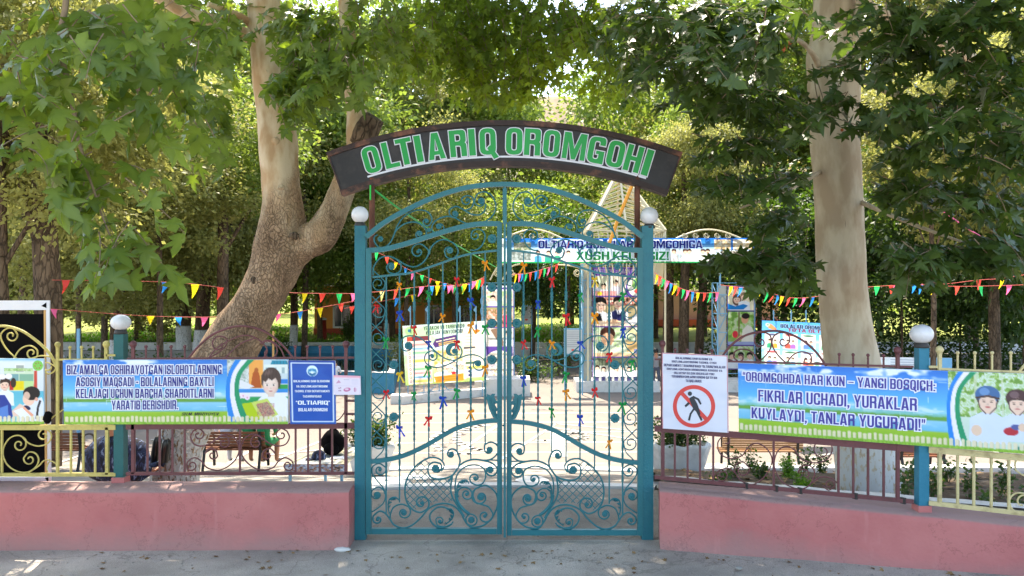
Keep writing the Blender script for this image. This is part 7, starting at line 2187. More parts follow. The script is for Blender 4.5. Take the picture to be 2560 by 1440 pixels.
bunting([(126, 772), (370, 790), (560, 792), (640, 782)], [(135, 'p'), (376, 'y'), (446, 'b'), (511, 'p')], 15, 'lower pennant string behind the globe lamp with a yellow, blue and pink flag', 24, 22, 3, 2)
bunting([(640, 728), (762, 733), (890, 734)], [(762, 'y'), (806, 'r'), (848, 'g'), (885, 'p')], 15, 'pennant string between the leaning tree and the gate post above the orange building', 28, 17, 2, 3)
bunting([(660, 788), (740, 780), (890, 752)], [(696, 'p'), (750, 'b'), (800, 'y'), (852, 'r')], 15, 'lower pennant string in front of the orange building roof', 26, 16, 3, 4)
bunting([(930, 627), (966, 641), (1010, 668), (1060, 690), (1110, 708), (1160, 714), (1215, 690)], [(941, 'g'), (967, 'r'), (990, 'y'), (1014, 'b'), (1032, 'p'), (1055, 'g'), (1075, 'r'), (1094, 'y'), (1112, 'b'), (1131, 'p'), (1157, 'g'), (1176, 'b'), (1192, 'y')], 16, 'pennant string sagging from the top corner of the gate leaf to the photo pylon', 22, 10, 2, 5, d2=25)
bunting([(905, 732), (960, 728), (1060, 716), (1150, 712), (1215, 694)], [(955, 'w'), (990, 'r'), (1020, 'g'), (1054, 'p'), (1080, 'b'), (1094, 'y'), (1124, 'p'), (1138, 'g'), (1162, 'y'), (1186, 'p'), (1198, 'g'), (1208, 'r')], 14, 'second pennant string crossing behind the top of the gate leaf', 26, 12, 5, 6, d2=25)
bunting([(860, 772), (905, 760), (960, 752), (1036, 736)], [(880, 'r'), (992, 'b'), (1033, 'y')], 12, 'short lower pennant string with a blue and a yellow flag behind the gate leaf', 24, 14, 0, 7)
bunting([(1280, 686), (1320, 683), (1360, 672), (1400, 655), (1425, 600)], [(1290, 'y'), (1299, 'p'), (1307, 'b'), (1316, 'g'), (1326, 'r'), (1340, 'b'), (1352, 'r'), (1362, 'g'), (1373, 'p'), (1392, 'r')], 26, 'pennant string rising to the welcome banner behind the gate', 24, 6, 3, 8)
bunting([(1636, 682), (1665, 700), (1700, 720), (1745, 732), (1797, 731)], [(1643, 'y'), (1650, 'r'), (1660, 'g'), (1669, 'p'), (1678, 'b'), (1688, 'y'), (1698, 'r'), (1709, 'g'), (1720, 'p'), (1732, 'b'), (1745, 'y'), (1762, 'r'), (1776, 'g'), (1793, 'p')], 22, 'pennant string sagging from the gate post to the photo pylon beside it', 27, 8, 5, 9)
bunting([(1800, 712), (1860, 720), (1900, 724), (1960, 742), (2010, 745), (2062, 738)], [(1828, 'y'), (1840, 'r'), (1852, 'b'), (1868, 'g'), (1880, 'p'), (1893, 'b'), (1900, 'y'), (1919, 'g'), (1932, 'r'), (1945, 'b'), (1955, 'y'), (1972, 'r'), (1990, 'g'), (2010, 'p'), (2032, 'b'), (2055, 'y')], 20, 'pennant string from the photo pylon to the pale upright trunk', 28, 9, 8, 10)
bunting([(2120, 722), (2192, 716), (2285, 712), (2400, 716), (2560, 712), (2620, 706)], [(2192, 'g'), (2228, 'r'), (2238, 'p'), (2286, 'b'), (2330, 'y'), (2393, 'r'), (2452, 'g'), (2523, 'p')], 16, 'pennant string in front of the dark trees above the blue lamp post', 26, 15, 2, 11)
bunting([(2240, 700), (2330, 712), (2447, 700), (2505, 696), (2600, 680)], [(2302, 'b'), (2447, 'r'), (2506, 'y')], 18, 'sparse pennant string just above the one over the blue lamp post', 28, 14, 4, 12)
m = MB(); m.tube(catmull([W(2360, 530, 16), W(2450, 590, 16), W(2545, 630, 16)], 4), .012, 5); c0 = W(2545, 628, 16)
m.ball(c0, .11, 8, 6, (1.2, .8, .8)); tag(m.build('pink_streamer_knot', simple('pink_plastic', (.92, .42, .62), rough=.5)), 'bright pink streamer knot hanging among the dark leaves', 'streamer')
# ---------------------------------------------------------------- people
def person(name, J, label, dress, hair=True, scale=1.0, cat='person', fingers=False):
    """J: joint name -> world position. One continuous skinned surface, faces coloured by body region"""
    E = [('pelvis', 'chest'), ('chest', 'neck'), ('neck', 'head'), ('chest', 'lsho'), ('lsho', 'lelb'), ('lelb', 'lwri'), ('lwri', 'lhand'), ('chest', 'rsho'), ('rsho', 'relb'), ('relb', 'rwri'), ('rwri', 'rhand'),
         ('pelvis', 'lhip'), ('lhip', 'lkne'), ('lkne', 'lank'), ('lank', 'ltoe'), ('pelvis', 'rhip'), ('rhip', 'rkne'), ('rkne', 'rank'), ('rank', 'rtoe')]
    Rr = dict(pelvis=.135, chest=.15, neck=.055, head=.098, lsho=.07, rsho=.07, lelb=.045, relb=.045, lwri=.03, rwri=.03, lhand=.034, rhand=.034, lhip=.095, rhip=.095, lkne=.062, rkne=.062, lank=.042, rank=.042, ltoe=.036, rtoe=.036)
    Rr = {k: v * scale for k, v in Rr.items()}
    J = {k: Vector(v) for k, v in J.items()}
    names = list(J.keys()); idx = {n: i for i, n in enumerate(names)}
    vs = [J[n] for n in names]; rad = [Rr[n] for n in names]; es = [(idx[a], idx[b]) for a, b in E]
    reg = {}
    if fingers:
        for hnd, wr in (('lhand', 'lwri'), ('rhand', 'rwri')):
            d_ = (J[hnd] - J[wr]).normalized(); sd = d_.cross(Vector((0, 0, 1))).normalized() if abs(d_.z) < .9 else Vector((1, 0, 0))
            for k in range(5):
                o = (k - 2) * .017
                if k == 4: a = J[hnd] + sd * .045 - d_ * .02; b = a + (sd + d_ * .8).normalized() * .04
                else:
                    a = J[hnd] + sd * o + d_ * .045; b = a + (d_ + Vector((0, 0, -.5))).normalized() * (.04 - .004 * abs(k - 1.5))
                vs += [a, b]; rad += [.009, .007]; es += [(idx[hnd], len(vs) - 2), (len(vs) - 2, len(vs) - 1)]
    base = Vector((J['pelvis'].x, J['pelvis'].y, min(v.z for v in vs) - .04))
    me = bpy.data.meshes.new('skeleton'); me.from_pydata([v - base for v in vs], es, [])
    o = bpy.data.objects.new('skeleton', me); COL.objects.link(o)
    sk = o.modifiers.new('skin', 'SKIN'); sk.use_smooth_shade = True; sk.branch_smoothing = .6
    for i, sv in enumerate(me.skin_vertices[0].data):
        sv.radius = (rad[i], rad[i]); sv.use_root = (i == idx['pelvis'])
    sb = o.modifiers.new('sub', 'SUBSURF'); sb.levels = 2; sb.render_levels = 2
    dg = bpy.context.evaluated_depsgraph_get()
    m2 = bpy.data.meshes.new_from_object(o.evaluated_get(dg)); bpy.data.objects.remove(o)
    regions = {'pelvis': 'legs', 'chest': 'top', 'neck': 'skin', 'head': 'skin', 'lsho': 'top', 'rsho': 'top', 'lelb': 'sleeve', 'relb': 'sleeve', 'lwri': 'arm', 'rwri': 'arm', 'lhand': 'skin', 'rhand': 'skin',
               'lhip': 'legs', 'rhip': 'legs', 'lkne': 'legs', 'rkne': 'legs', 'lank': 'shin', 'rank': 'shin', 'ltoe': 'shoe', 'rtoe': 'shoe'}
    mats = []; slot = {}
    for k in ('top', 'sleeve', 'arm', 'legs', 'shin', 'shoe', 'skin'):
        mt = dress.get(k, {'sleeve': dress['top'], 'arm': skin_m, 'shin': dress['legs'], 'shoe': shoe_m, 'skin': skin_m}.get(k))
        slot[k] = len(mats); mats.append(mt)
    for mt in mats: m2.materials.append(mt)
    segs = [((J[a] - base), (J[b] - base), regions[b]) for a, b in E]
    for p in m2.polygons:
        c = p.center; best = 1e9; r = 'top'
        for a, b, rg in segs:
            ab = b - a; t = max(0, min(1, (c - a).dot(ab) / max(1e-9, ab.dot(ab)))); dd = (a + ab * t - c).length
            if dd < best: best = dd; r = rg
        p.material_index = slot[r]; p.use_smooth = True
    m2.name = name
    root = bpy.data.objects.new(name, m2); COL.objects.link(root); root.location = base
    tag(root, label, cat)
    if hair:
        h = MB(); hd = J['head']; up = (J['head'] - J['neck']).normalized()
        back = Vector((0, -1, 0)) if J['ltoe'].y > J['pelvis'].y else Vector((0, 1, 0))
        h.ball(hd + up * .028 * scale + back * .018 * scale, .112 * scale, 14, 10, (.93, 1.0, 1.02)); h.v = [tuple(Vector(v)) for v in h.v if True]
        h.build('hair', hair if not isinstance(hair, bool) else hair_m, root)
        f = MB(); fw = -back
        for k in (-1, 1): f.ball(hd + fw * .088 * scale + Vector((.034 * k * scale, 0, .005)), .012 * scale, 6, 5)
        f.build('eyes', iron_black, root)
        f = MB(); f.ball(hd + fw * .105 * scale + Vector((0, 0, -.02 * scale)), .016 * scale, 6, 5, (.7, 1, 1.3)); f.build('nose', skin_m, root)
        f = MB(); f.ball(hd + fw * .088 * scale + Vector((0, 0, -.055 * scale)), .02 * scale, 6, 5, (1, .4, .3)); f.build('mouth', simple('lips', (.62, .34, .30)), root)
    return root

# the guard sitting with his back to the fence
sd_ = 8.95
def PS(px, py, d=sd_): return W(px, py, d)
J = dict(pelvis=PS(296, 1196), chest=PS(292, 1132), neck=PS(285, 1088), head=PS(284, 1052), lsho=PS(246, 1124), lelb=PS(238, 1168, 8.9), lwri=PS(262, 1196, 9.05), lhand=PS(282, 1198, 9.1),
         rsho=PS(336, 1124), relb=PS(352, 1165), rwri=PS(376, 1178, 9.1), rhand=PS(392, 1172, 9.12), lhip=PS(274, 1200, 9.1), lkne=PS(330, 1176, 9.5), lank=PS(384, 1164, 9.38), ltoe=PS(388, 1118, 9.36),
         rhip=PS(320, 1200, 9.05), rkne=PS(362, 1180, 9.3), rank=PS(406, 1158, 9.2), rtoe=PS(411, 1120, 9.2))
gd = person('person', J, 'seated guard in dark blue camouflage, back to the fence, boots up on the trunk', dict(top=camo_m, sleeve=camo_m, arm=camo_m, legs=camo_m, shin=camo_m), scale=1.22, fingers=True)
# broad jacket over the shoulders
m = MB(); cj = PS(292, 1150, 8.93)
m.ball(cj, .30, 20, 14, (1.28, .62, 1.0)); m.v = [tuple(Vector(v) + Vector((1, 1, .6)) * .035 * mnoise.noise(Vector(v) * 5)) for v in m.v]
m.build('jacket', camo_m, gd)
for (a, b, w) in ((PS(388, 1150, 9.3), PS(392, 1096, 9.26), .052), (PS(411, 1150, 9.15), PS(415, 1102, 9.12), .052)):
    m = MB(); pts = [a + Vector((0, 0, -.03)), a, a.lerp(b, .45), b.lerp(a, .12), b + Vector((0, 0, .02))]
    m.tube(pts, [.045, .052, .050, .044, .018], 12, flat=(1, .85)); sh = m.build('shoe', shoe_m, gd)
    m = MB(); m.tube([q + Vector((0, .05, 0)) for q in pts], [.03, .042, .04, .036, .01], 10, flat=(1.1, .35)); m.build('sole', sole_m, sh)
m = MB(); st = PS(296, 1222, 9.0); zs = st.z; m.box((st.x, 9.0, zs), (.5, .4, .05))
for sx in (-1, 1):
    for sy in (-1, 1): m.box((st.x + sx * .2, 9.0 + sy * .16, (zs + gz(0, 9)) / 2), (.04, .04, abs(zs - gz(0, 9))))
tag(m.build('low_stool', wood_m), 'low wooden stool under the seated guard in camouflage', 'stool')
m = MB(); m.bar(PS(366, 1128, 9.0), PS(356, 1150, 8.98), .02, .07); tag(m.build('mobile_phone', iron_black), 'black phone held by the seated guard in camouflage', 'phone')

def standing(px, pfoot, h, label, dress, face=1, hat=None, shift=0):
    q = onramp(px, pfoot); x, y, z = q
    k = h / 1.7
    J = dict(pelvis=(x, y, z + .95 * k), chest=(x, y, z + 1.28 * k), neck=(x, y, z + 1.46 * k), head=(x, y, z + 1.60 * k), lsho=(x - .17 * k, y, z + 1.38 * k), rsho=(x + .17 * k, y, z + 1.38 * k),
             lelb=(x - .22 * k, y - .02, z + 1.12 * k), relb=(x + .22 * k, y, z + 1.12 * k), lwri=(x - .20 * k, y + .08 * face, z + .88 * k), rwri=(x + .22 * k, y + .04, z + .87 * k), lhand=(x - .19 * k, y + .11 * face, z + .79 * k), rhand=(x + .22 * k, y + .06, z + .78 * k),
             lhip=(x - .09 * k, y, z + .90 * k), rhip=(x + .09 * k, y, z + .90 * k), lkne=(x - .10 * k, y + .03 * face, z + .48 * k), rkne=(x + .10 * k, y + .10 * face, z + .49 * k), lank=(x - .10 * k, y, z + .07 * k), rank=(x + .11 * k, y + .05, z + .07 * k), ltoe=(x - .11 * k, y + .14 * face, z + .035), rtoe=(x + .12 * k, y + .18 * face, z + .035))
    r = person('person', J, label, dress, scale=k)
    if hat is not None:
        m = MB(); hd = Vector(J['head']); m.ball(hd + Vector((0, 0, .045 * k)), .122 * k, 12, 8, (1, 1, .75)); m.ball(hd + Vector((0, .1 * k * face, .03 * k)), .075 * k, 10, 5, (1, 1, .12)); m.build('cap', hat, r)
    return r
standing(152, 1006, 1.52, 'child in a white cap, white shirt and black trousers standing behind the yellow fence', dict(top=white_shirt, sleeve=white_shirt, arm=skin_m, legs=black_trouser), 1, white_cloth)
standing(132, 1000, 1.45, 'child in dark clothes with a backpack half hidden by the banner back', dict(top=simple('navy_backpack', (.12, .16, .30), rough=.8), legs=grey_conc, arm=skin_m), 1)
standing(1640, 978, 1.5, 'person in a grey shirt walking behind the gate post near the no-entry sign', dict(top=grey_shirt, legs=simple('grey_jeans', (.32, .33, .38), rough=.85)), -1)
q = W(838, 925, 27); 

def sitting(x, y, z, sh, label, dress, h=1.62, lean=0.0, crossed=0, hairm=True):
    """seated, facing away (+Y); y = bench back line, sh = seat height above z"""
    k = h / 1.7; zp = z + sh + .10
    yy = y + .22
    J = dict(pelvis=(x, yy, zp), chest=(x, yy - .03 + lean, zp + .36 * k), neck=(x, yy + lean, zp + .54 * k), head=(x, yy + .03 + lean, zp + .68 * k), lsho=(x - .17 * k, yy - .02 + lean, zp + .45 * k), rsho=(x + .17 * k, yy - .02 + lean, zp + .45 * k),
             lelb=(x - .22 * k, yy + .05, zp + .20 * k), relb=(x + .22 * k, yy + .05, zp + .20 * k), lwri=(x - .12 * k, yy + .26, zp + .10), rwri=(x + .12 * k, yy + .26, zp + .10), lhand=(x - .07 * k, yy + .33, zp + .09), rhand=(x + .07 * k, yy + .33, zp + .09),
             lhip=(x - .09 * k, yy + .04, zp - .01), rhip=(x + .09 * k, yy + .04, zp - .01), lkne=(x - .11 * k, yy + .46 * k, zp - .01), rkne=(x + .12 * k, yy + .46 * k, zp - .01), lank=(x - .10 * k, yy + .42 * k, z + .09), rank=(x + .14 * k, yy + .36 * k, z + .09), ltoe=(x - .11 * k, yy + .56 * k, z + .045), rtoe=(x + .15 * k, yy + .52 * k, z + .045))
    return person('person', J, label, dress, hair=hairm, scale=k)
bq_ = onramp(581, 1178); bs = .52 * (1178 - 1078) * bq_.y / F
def bx_(px): return (px - 1280) * bq_.y / F
sitting(bx_(650), bq_.y, bq_.z, bs, 'person in a green dress sitting at the end of the bench behind the fence', dict(top=green_dress, sleeve=green_dress, legs=green_dress, shin=skin_m), 1.6)
sitting(bx_(612), bq_.y, bq_.z, bs, 'person with dark top and bare shins sitting second on the bench', dict(top=green_dress, legs=simple('patterned_trousers', (.35, .30, .28), rough=.8), shin=skin_m), 1.5)
sitting(bx_(556), bq_.y, bq_.z, bs, 'person in white trousers sitting on the bench by the leaning tree', dict(top=white_shirt, legs=white_cloth), 1.6)
sitting(W(838, 0, 27.5).x, 27.3, -1.15 + .0, .45, 'dark haired child sitting on the ground edge of the blue pool', dict(top=white_shirt, legs=black_trouser), 1.35)
standing(1060, 852, 1.6, 'bystander with bare arms far away by the orange building', dict(top=black_trouser, legs=black_trouser, arm=skin_m), -1)
# ---------------------------------------------------------------- trees
def trunk_mesh(mb, pts, rads, n=28, seed=0, rough=.05, knots=()):
    """limb with uneven girth; pts world, rads metres"""
    P = catmull(pts, 8)
    L = len(P); rr = [rads[0]] * L
    for i in range(L):
        t = i / (L - 1) * (len(rads) - 1); k = min(int(t), len(rads) - 2); rr[i] = rads[k] + (rads[k + 1] - rads[k]) * (t - k)
    vs = []; prev = None
    for i, p in enumerate(P):
        t = (P[min(i + 1, L - 1)] - P[max(i - 1, 0)]).normalized()
        x = (t.orthogonal() if prev is None else prev - t * prev.dot(t)).normalized(); prev = x; y = t.cross(x)
        for j in range(n):
            a = 2 * math.pi * j / n
            d = x * math.cos(a) + y * math.sin(a)
            q = p + d * rr[i]
            r = rr[i] * (1 + rough * 1.6 * mnoise.noise(Vector((d.x * 1.5 + seed, d.y * 1.5, p.z * .9))) + rough * .8 * mnoise.noise(q * 5 + Vector((seed, 0, 0))))
            for kp, kr, kh in knots:
                dist = (q - Vector(kp)).length
                r += kh * math.exp(-(dist / kr) ** 2)
            vs.append(p + d * r)
    mb.add(vs, [(i * n + j, i * n + (j + 1) % n, (i + 1) * n + (j + 1) % n, (i + 1) * n + j) for i in range(L - 1) for j in range(n)], True)
    mb.add([vs[(L - 1) * n + j] for j in range(n)], [tuple(range(n))])

CLEAR = [(815, 285, 1722, 500), (880, 440, 1665, 1400), (2025, 352, 2172, 640), (2060, 640, 2200, 900), (615, 260, 700, 900), (560, 520, 740, 900), (0, 745, 2560, 1440), (1665, 440, 1720, 700), (1665, 588, 1790, 650)]
def project(P):
    d = P[:, 1]; return 1280 + P[:, 0] * F / d, 720 - (P[:, 2] - CH) * F / d, d

LEAF_SHARED = {}
def shared_leaf(mat, tint_k, variant):
    key = (mat.name, tint_k, variant)
    if key not in LEAF_SHARED:
        T, Fc = T_PLANE
        V = T.copy(); rs = np.random.RandomState(variant * 13 + 5)
        V[:, 2] += .10 * np.sin(V[:, 0] * 5 + variant) * (1 + variant % 2) + (.22 * variant - .35) * V[:, 1] ** 2 + (.2 - .25 * (variant % 3)) * V[:, 0] * V[:, 1]
        me = mesh_np('leaf', V, Fc); me.materials.append(mat)
        at = me.attributes.new('tint', 'FLOAT', 'POINT'); at.data.foreach_set('value', np.array([(tint_k + .5) / 4 + (.35 if i == 0 else 0) for i in range(len(V))], np.float32))
        LEAF_SHARED[key] = me
    return LEAF_SHARED[key]

def foliage(root, P, Y, U, size, mat, seed, singles=300, tmpl=T_PLANE, clear=CLEAR):
    """leaves of one tree: those showing largest become leaf objects, the rest one joined part"""
    rs = np.random.RandomState(seed)
    qx, qy, _d = project(P + Y * size[:, None] * .7)
    ok = np.ones(len(P), bool)
    for a, b_, c, e in clear: ok &= ~((qx > a) & (qx < c) & (qy > b_) & (qy < e))
    P, Y, U, size = P[ok], Y[ok], U[ok], size[ok]
    n = len(P)
    px, py, d = project(P)
    vis = (px > -40) & (px < 2600) & (py > -40) & (py < 1440) & (d > .5)
    score = np.where(vis, size / d, -1)
    order = np.argsort(-score)
    k = min(singles, int(vis.sum()))
    one = order[:k]; rest = np.setdiff1d(np.arange(n), one)
    Rm = frames(Y, rs, 0, U)
    b = np.array(base_of(root))
    size = size * .86
    for i in one:
        me = shared_leaf(mat, int(rs.rand() * 4), int(rs.rand() * 4))
        o = bpy.data.objects.new('leaf', me); COL.objects.link(o); o.parent = root
        M = np.eye(4); M[:3, :3] = Rm[i] * size[i]; M[:3, 3] = P[i] - b
        o.matrix_local = Matrix(M.tolist())
    if len(rest):
        T, Fc = tmpl
        ab = rs.normal(0, .22, (len(rest), 3))
        Tn = np.repeat(T[None], len(rest), 0); Tn[:, :, 2] += ab[:, :1] * T[None, :, 0] ** 2 * 2 + ab[:, 1:2] * T[None, :, 1] ** 2 + ab[:, 2:] * T[None, :, 0] * T[None, :, 1]
        V = np.einsum('nij,nkj->nki', Rm[rest], Tn) * size[rest][:, None, None] + P[rest][:, None, :]
        kk = len(T)
        faces = (Fc[None] + (np.arange(len(rest)) * kk)[:, None, None]).reshape(-1, 3)
        tt = np.repeat(rs.rand(len(rest)), kk).reshape(-1, kk) * .85; tt[:, 0] += .35
        cloud_obj('foliage', V.reshape(-1, 3), faces, tt.ravel(), mat, root, kind='stuff')

DENS = 1.4
def sprays(regions, rs, leaf=.19, per=9, length=.55, hang=.8, lateral=1.0):
    """twigs hung inside pixel regions. region: (cx, cy, rx, ry, d0, d1, count). Returns twig polylines and leaf arrays"""
    tw = []; P = []; Y = []; U = []; S = []
    for (cx, cy, rx, ry, d0, d1, cnt) in regions:
        for _ in range(int(cnt * DENS + .5)):
            while True:
                u, v = rs.uniform(-1, 1), rs.uniform(-1, 1)
                if u * u + v * v <= 1: break
            d = rs.uniform(d0, d1)
            s = W(cx + u * rx, cy + v * ry, d)
            dr = Vector((rs.uniform(-1, 1) * lateral, rs.uniform(-1, 1) * lateral * .7, rs.uniform(-.9, .15) * hang - .15)).normalized()
            L = length * rs.uniform(.6, 1.3)
            pts = [s]
            for k in range(4):
                dr = (dr + Vector((rs.uniform(-.2, .2), rs.uniform(-.2, .2), -.14 * hang))).normalized()
                pts.append(pts[-1] + dr * L / 4)
            qx, qy, _q = project(np.array([tuple(pts[0]), tuple(pts[2]), tuple(pts[4])]))
            if any(((qx > a) & (qx < c) & (qy > b_) & (qy < e)).any() for a, b_, c, e in CLEAR): continue
            tw.append(pts)
            for k in range(per):
                t = (k + .5) / per * 4; i = min(int(t), 3); p = pts[i].lerp(pts[i + 1], t - i)
                side = 1 if k % 2 else -1
                ax = (pts[i + 1] - pts[i]).normalized()
                lat = ax.cross(Vector((0, 0, 1)))
                if lat.length < .1: lat = Vector((rs.uniform(-1, 1), rs.uniform(-1, 1), 0))
                lat.normalize()
                yv = (lat * side * rs.uniform(.5, 1.1) + ax * rs.uniform(.1, .7) + Vector((rs.gauss(0, .25), rs.gauss(0, .25), rs.uniform(-.9, -.15) * hang))).normalized()
                up = Vector((rs.gauss(0, .45), rs.gauss(0, .45) - .55, .85))
                pet = yv * rs.uniform(.02, .05)
                P.append(p + pet); Y.append(yv); U.append(up); S.append(leaf * rs.uniform(.55, 1.15))
    return tw, np.array([tuple(q) for q in P]), np.array([tuple(q) for q in Y]), np.array([tuple(q) for q in U]), np.array(S)

def twig_part(root, tw, r=.004, name='twigs'):
    m = MB()
    for pts in tw: m.tube(pts, [r * (1.4 - .2 * i) for i in range(len(pts))], 4, cap=False)
    o = m.build(name, twig_m, root); o['kind'] = 'stuff'
    return o

def limb(root, pts, r0, r1, mat, n=9, name='branch'):
    m = MB(); P = catmull(pts, 5)
    m.tube(P, [r0 + (r1 - r0) * i / (len(P) - 1) for i in range(len(P))], n); return m.build(name, mat, root)

def canopy_points(rs, n, boxes):
    """leaf positions above the frame; boxes: (x0,x1,y0,y1,z0,z1,weight)"""
    w = np.array([b[6] for b in boxes]); w = w / w.sum()
    out = []
    for b, k in zip(boxes, (w * n).astype(int)):
        nc = max(3, k // 60)
        c = np.stack([rs.uniform(b[0], b[1], nc), rs.uniform(b[2], b[3], nc), rs.uniform(b[4], b[5], nc)], 1)
        j = rs.randint(0, nc, k)
        out.append(c[j] + rs.normal(0, 1, (k, 3)) * np.array([.42, .42, .22]))
    return np.concatenate(out)
def above_frame(P, margin=60):
    px, py, d = project(P)
    return P[(P[:, 1] < .5) | (py < -margin) | (px < -120) | (px > 2680)]
def add_shade_canopy(root, n, boxes, seed, mat, size=.26):  # unseen leaves above the frame, added to cast shade below
    rs = np.random.RandomState(seed); P = above_frame(canopy_points(rs, n, boxes)); k = len(P)
    V, Fc, tn = leaf_cloud(P, size * (.7 + .6 * rs.rand(k)), rs, T_STAR, spin=.45, Y=np.concatenate([rs.normal(0, 1, (k, 2)), rs.uniform(-.6, .1, (k, 1))], 1))
    cloud_obj('shade_canopy', V, Fc, tn, mat, root, kind='stuff')

# --- leaning plane tree
LD = 9.7
t1 = thing('plane_tree', W(462, 1215, LD), 'leaning plane tree with scaly brown bark that forks beside the name board', 'tree')
def L_(px, py, d=LD): return W(px, py, d)
m = MB()
trunk_mesh(m, [L_(450, 1300), L_(438, 1200), L_(455, 1090), L_(505, 980), L_(564, 890), L_(645, 750), L_(697, 643), L_(708, 560), L_(705, 500), L_(698, 400), L_(692, 325), L_(671, 150), L_(658, 0), L_(640, -120), L_(610, -260)],
           [.33, .285, .30, .315, .325, .275, .295, .262, .235, .235, .232, .195, .20, .18, .16], 32, 2, .085, knots=((L_(690, 610), .3, .045), (L_(700, 372), .24, .03), (L_(560, 800), .2, .03), (L_(655, 700, LD - .2), .12, .03)))
m.build('trunk', bark_left, t1)
m = MB(); trunk_mesh(m, [L_(712, 640), L_(760, 606), L_(806, 578, LD - .05), L_(838, 520), L_(868, 440, LD + .05), L_(893, 375, LD + .1), L_(893, 300, LD + .1), L_(880, 220, LD + .15), L_(872, 120, LD + .2), L_(858, -60, LD + .4)],
                     [.25, .225, .20, .165, .155, .15, .135, .10, .095, .085], 22, 5, .08, knots=((L_(812, 600, LD - .1), .16, .055), (L_(905, 330, LD + .05), .16, .05)))
m.build('branch', bark_left, t1)
m = MB(); trunk_mesh(m, [L_(895, 352, LD + .1), L_(915, 325, LD), L_(934, 292, LD - .05)], [.16, .15, .12], 16, 9, .15); m.build('branch_stub', bark_far, t1)
for (x, y, r, dy) in ((688, 352, .055, .235), (640, 700, .07, .26), (735, 590, .06, .27), (560, 850, .06, .29), (700, 470, .045, .225), (665, 180, .05, .19)):
    m = MB(); c_ = L_(x, y, LD - dy); m.ball(c_, r, 12, 8, (1, .4, .8)); m.ball(c_ + Vector((0, -.012, 0)), r * .55, 10, 7, (1, .5, .9))
    m.v = [tuple(Vector(v) + Vector((1, .3, 1)) * .02 * mnoise.noise(Vector(v) * 22)) for v in m.v]; m.build('bark_scar', bark_left if r < .056 else bark_far, t1)
limb(t1, [L_(640, 100), L_(560, 60, 9.2), L_(440, 20, 8.6), L_(300, -80, 7.8)], .09, .05, bark_left)
limb(t1, [L_(625, 60), L_(600, 40, 9.5), L_(520, 10, 9.2)], .05, .03, bark_left)
rs = random.Random(21)
regs = [(520, 20, 90, 60, 8.4, 9.6, 14), (790, 60, 110, 60, 7.6, 9.2, 20), (800, 150, 90, 60, 7.4, 8.8, 14), (870, 120, 80, 70, 8, 9.2, 12), (730, 205, 60, 30, 7.6, 8.4, 7), (690, 250, 40, 20, 7.4, 8.2, 4), (940, 30, 100, 60, 8.5, 10.5, 12), (540, 130, 50, 50, 8.6, 9.6, 4), (520, 240, 60, 30, 8, 9, 4)]
tw, P, Y, U, S = sprays(regs, rs, .205, 8, .42)
twig_part(t1, tw); foliage(t1, P, Y, U, S, leaf_near, 3, 300)
add_shade_canopy(t1, 7600, [(-10, -1.8, 12.5, 22, 9.5, 14, .5), (-6, 0, 6.5, 12.5, 7.2, 12, 1), (-5, 1, 4, 8, 6.2, 9, .5)], 8, leaf_near)  # unseen crown stretched back so that it shades the yard

# --- near branches hanging from a tree that stands out of the picture
t2 = thing('plane_tree', (-7.2, 5.0, 0), 'big leaved plane tree whose drooping branches hang before the yellow fence', 'tree')
m = MB(); trunk_mesh(m, [(-7.2, 5, -.2), (-7.1, 5, 2), (-6.9, 5, 4.5), (-6.7, 5, 8)], [.42, .36, .30, .2], 20, 3, .05); m.build('trunk', bark_left, t2)
ND = 4.6
limb(t2, [(-6.9, 5, 5.0), (-5.0, 4.9, 5.3), (-3.2, 4.7, 5.2), W(290, -60, ND), W(300, 60, ND), W(330, 150, ND), W(352, 250, ND)], .030, .006, twig_m)
limb(t2, [(-6.9, 5, 4.6), (-4.5, 4.8, 4.9), W(100, -120, ND), W(150, 120, ND), W(184, 275, ND), W(196, 350, ND), W(212, 400, ND), W(222, 440, ND)], .024, .005, twig_m)
limb(t2, [W(200, 380, ND), W(236, 480, ND), W(256, 540, ND), W(285, 610, ND), W(320, 650, ND)], .008, .004, twig_m)
rs = random.Random(5)
regs = [(110, 40, 130, 70, 4.2, 5.4, 8), (320, 40, 150, 70, 4.2, 5.4, 10), (470, 60, 90, 70, 5.0, 6.2, 8), (40, 180, 50, 50, 4.2, 5.0, 2), (370, 170, 80, 60, 4.3, 5.0, 5), (480, 120, 60, 50, 4.6, 5.4, 3),
        (330, 265, 50, 20, 4.3, 4.8, 2), (60, 230, 40, 20, 4.3, 4.8, 2), (150, 330, 50, 30, 4.3, 4.9, 2), (250, 400, 60, 30, 4.4, 4.9, 3), (220, 470, 70, 30, 4.4, 4.9, 3), (330, 450, 30, 20, 4.4, 4.9, 1), (290, 560, 60, 20, 4.4, 4.8, 2), (240, 590, 40, 20, 4.4, 4.8, 2),
        (500, 290, 40, 20, 5.5, 6.2, 2), (120, 110, 100, 50, 4.4, 5.2, 3), (60, 360, 20, 20, 4.4, 4.8, 1), (280, 80, 110, 60, 5.2, 6.4, 6)]
tw, P, Y, U, S = sprays(regs, rs, .20, 5, .34, hang=1.0)
twig_part(t2, tw, .0032); foliage(t2, P, Y, U, S, leaf_near, 4, 300)
add_shade_canopy(t2, 3200, [(-8, -1, 2.0, 6.5, 5.2, 8.5, 1)], 9, leaf_near)  # unseen leaves overhead, added to shade the near road

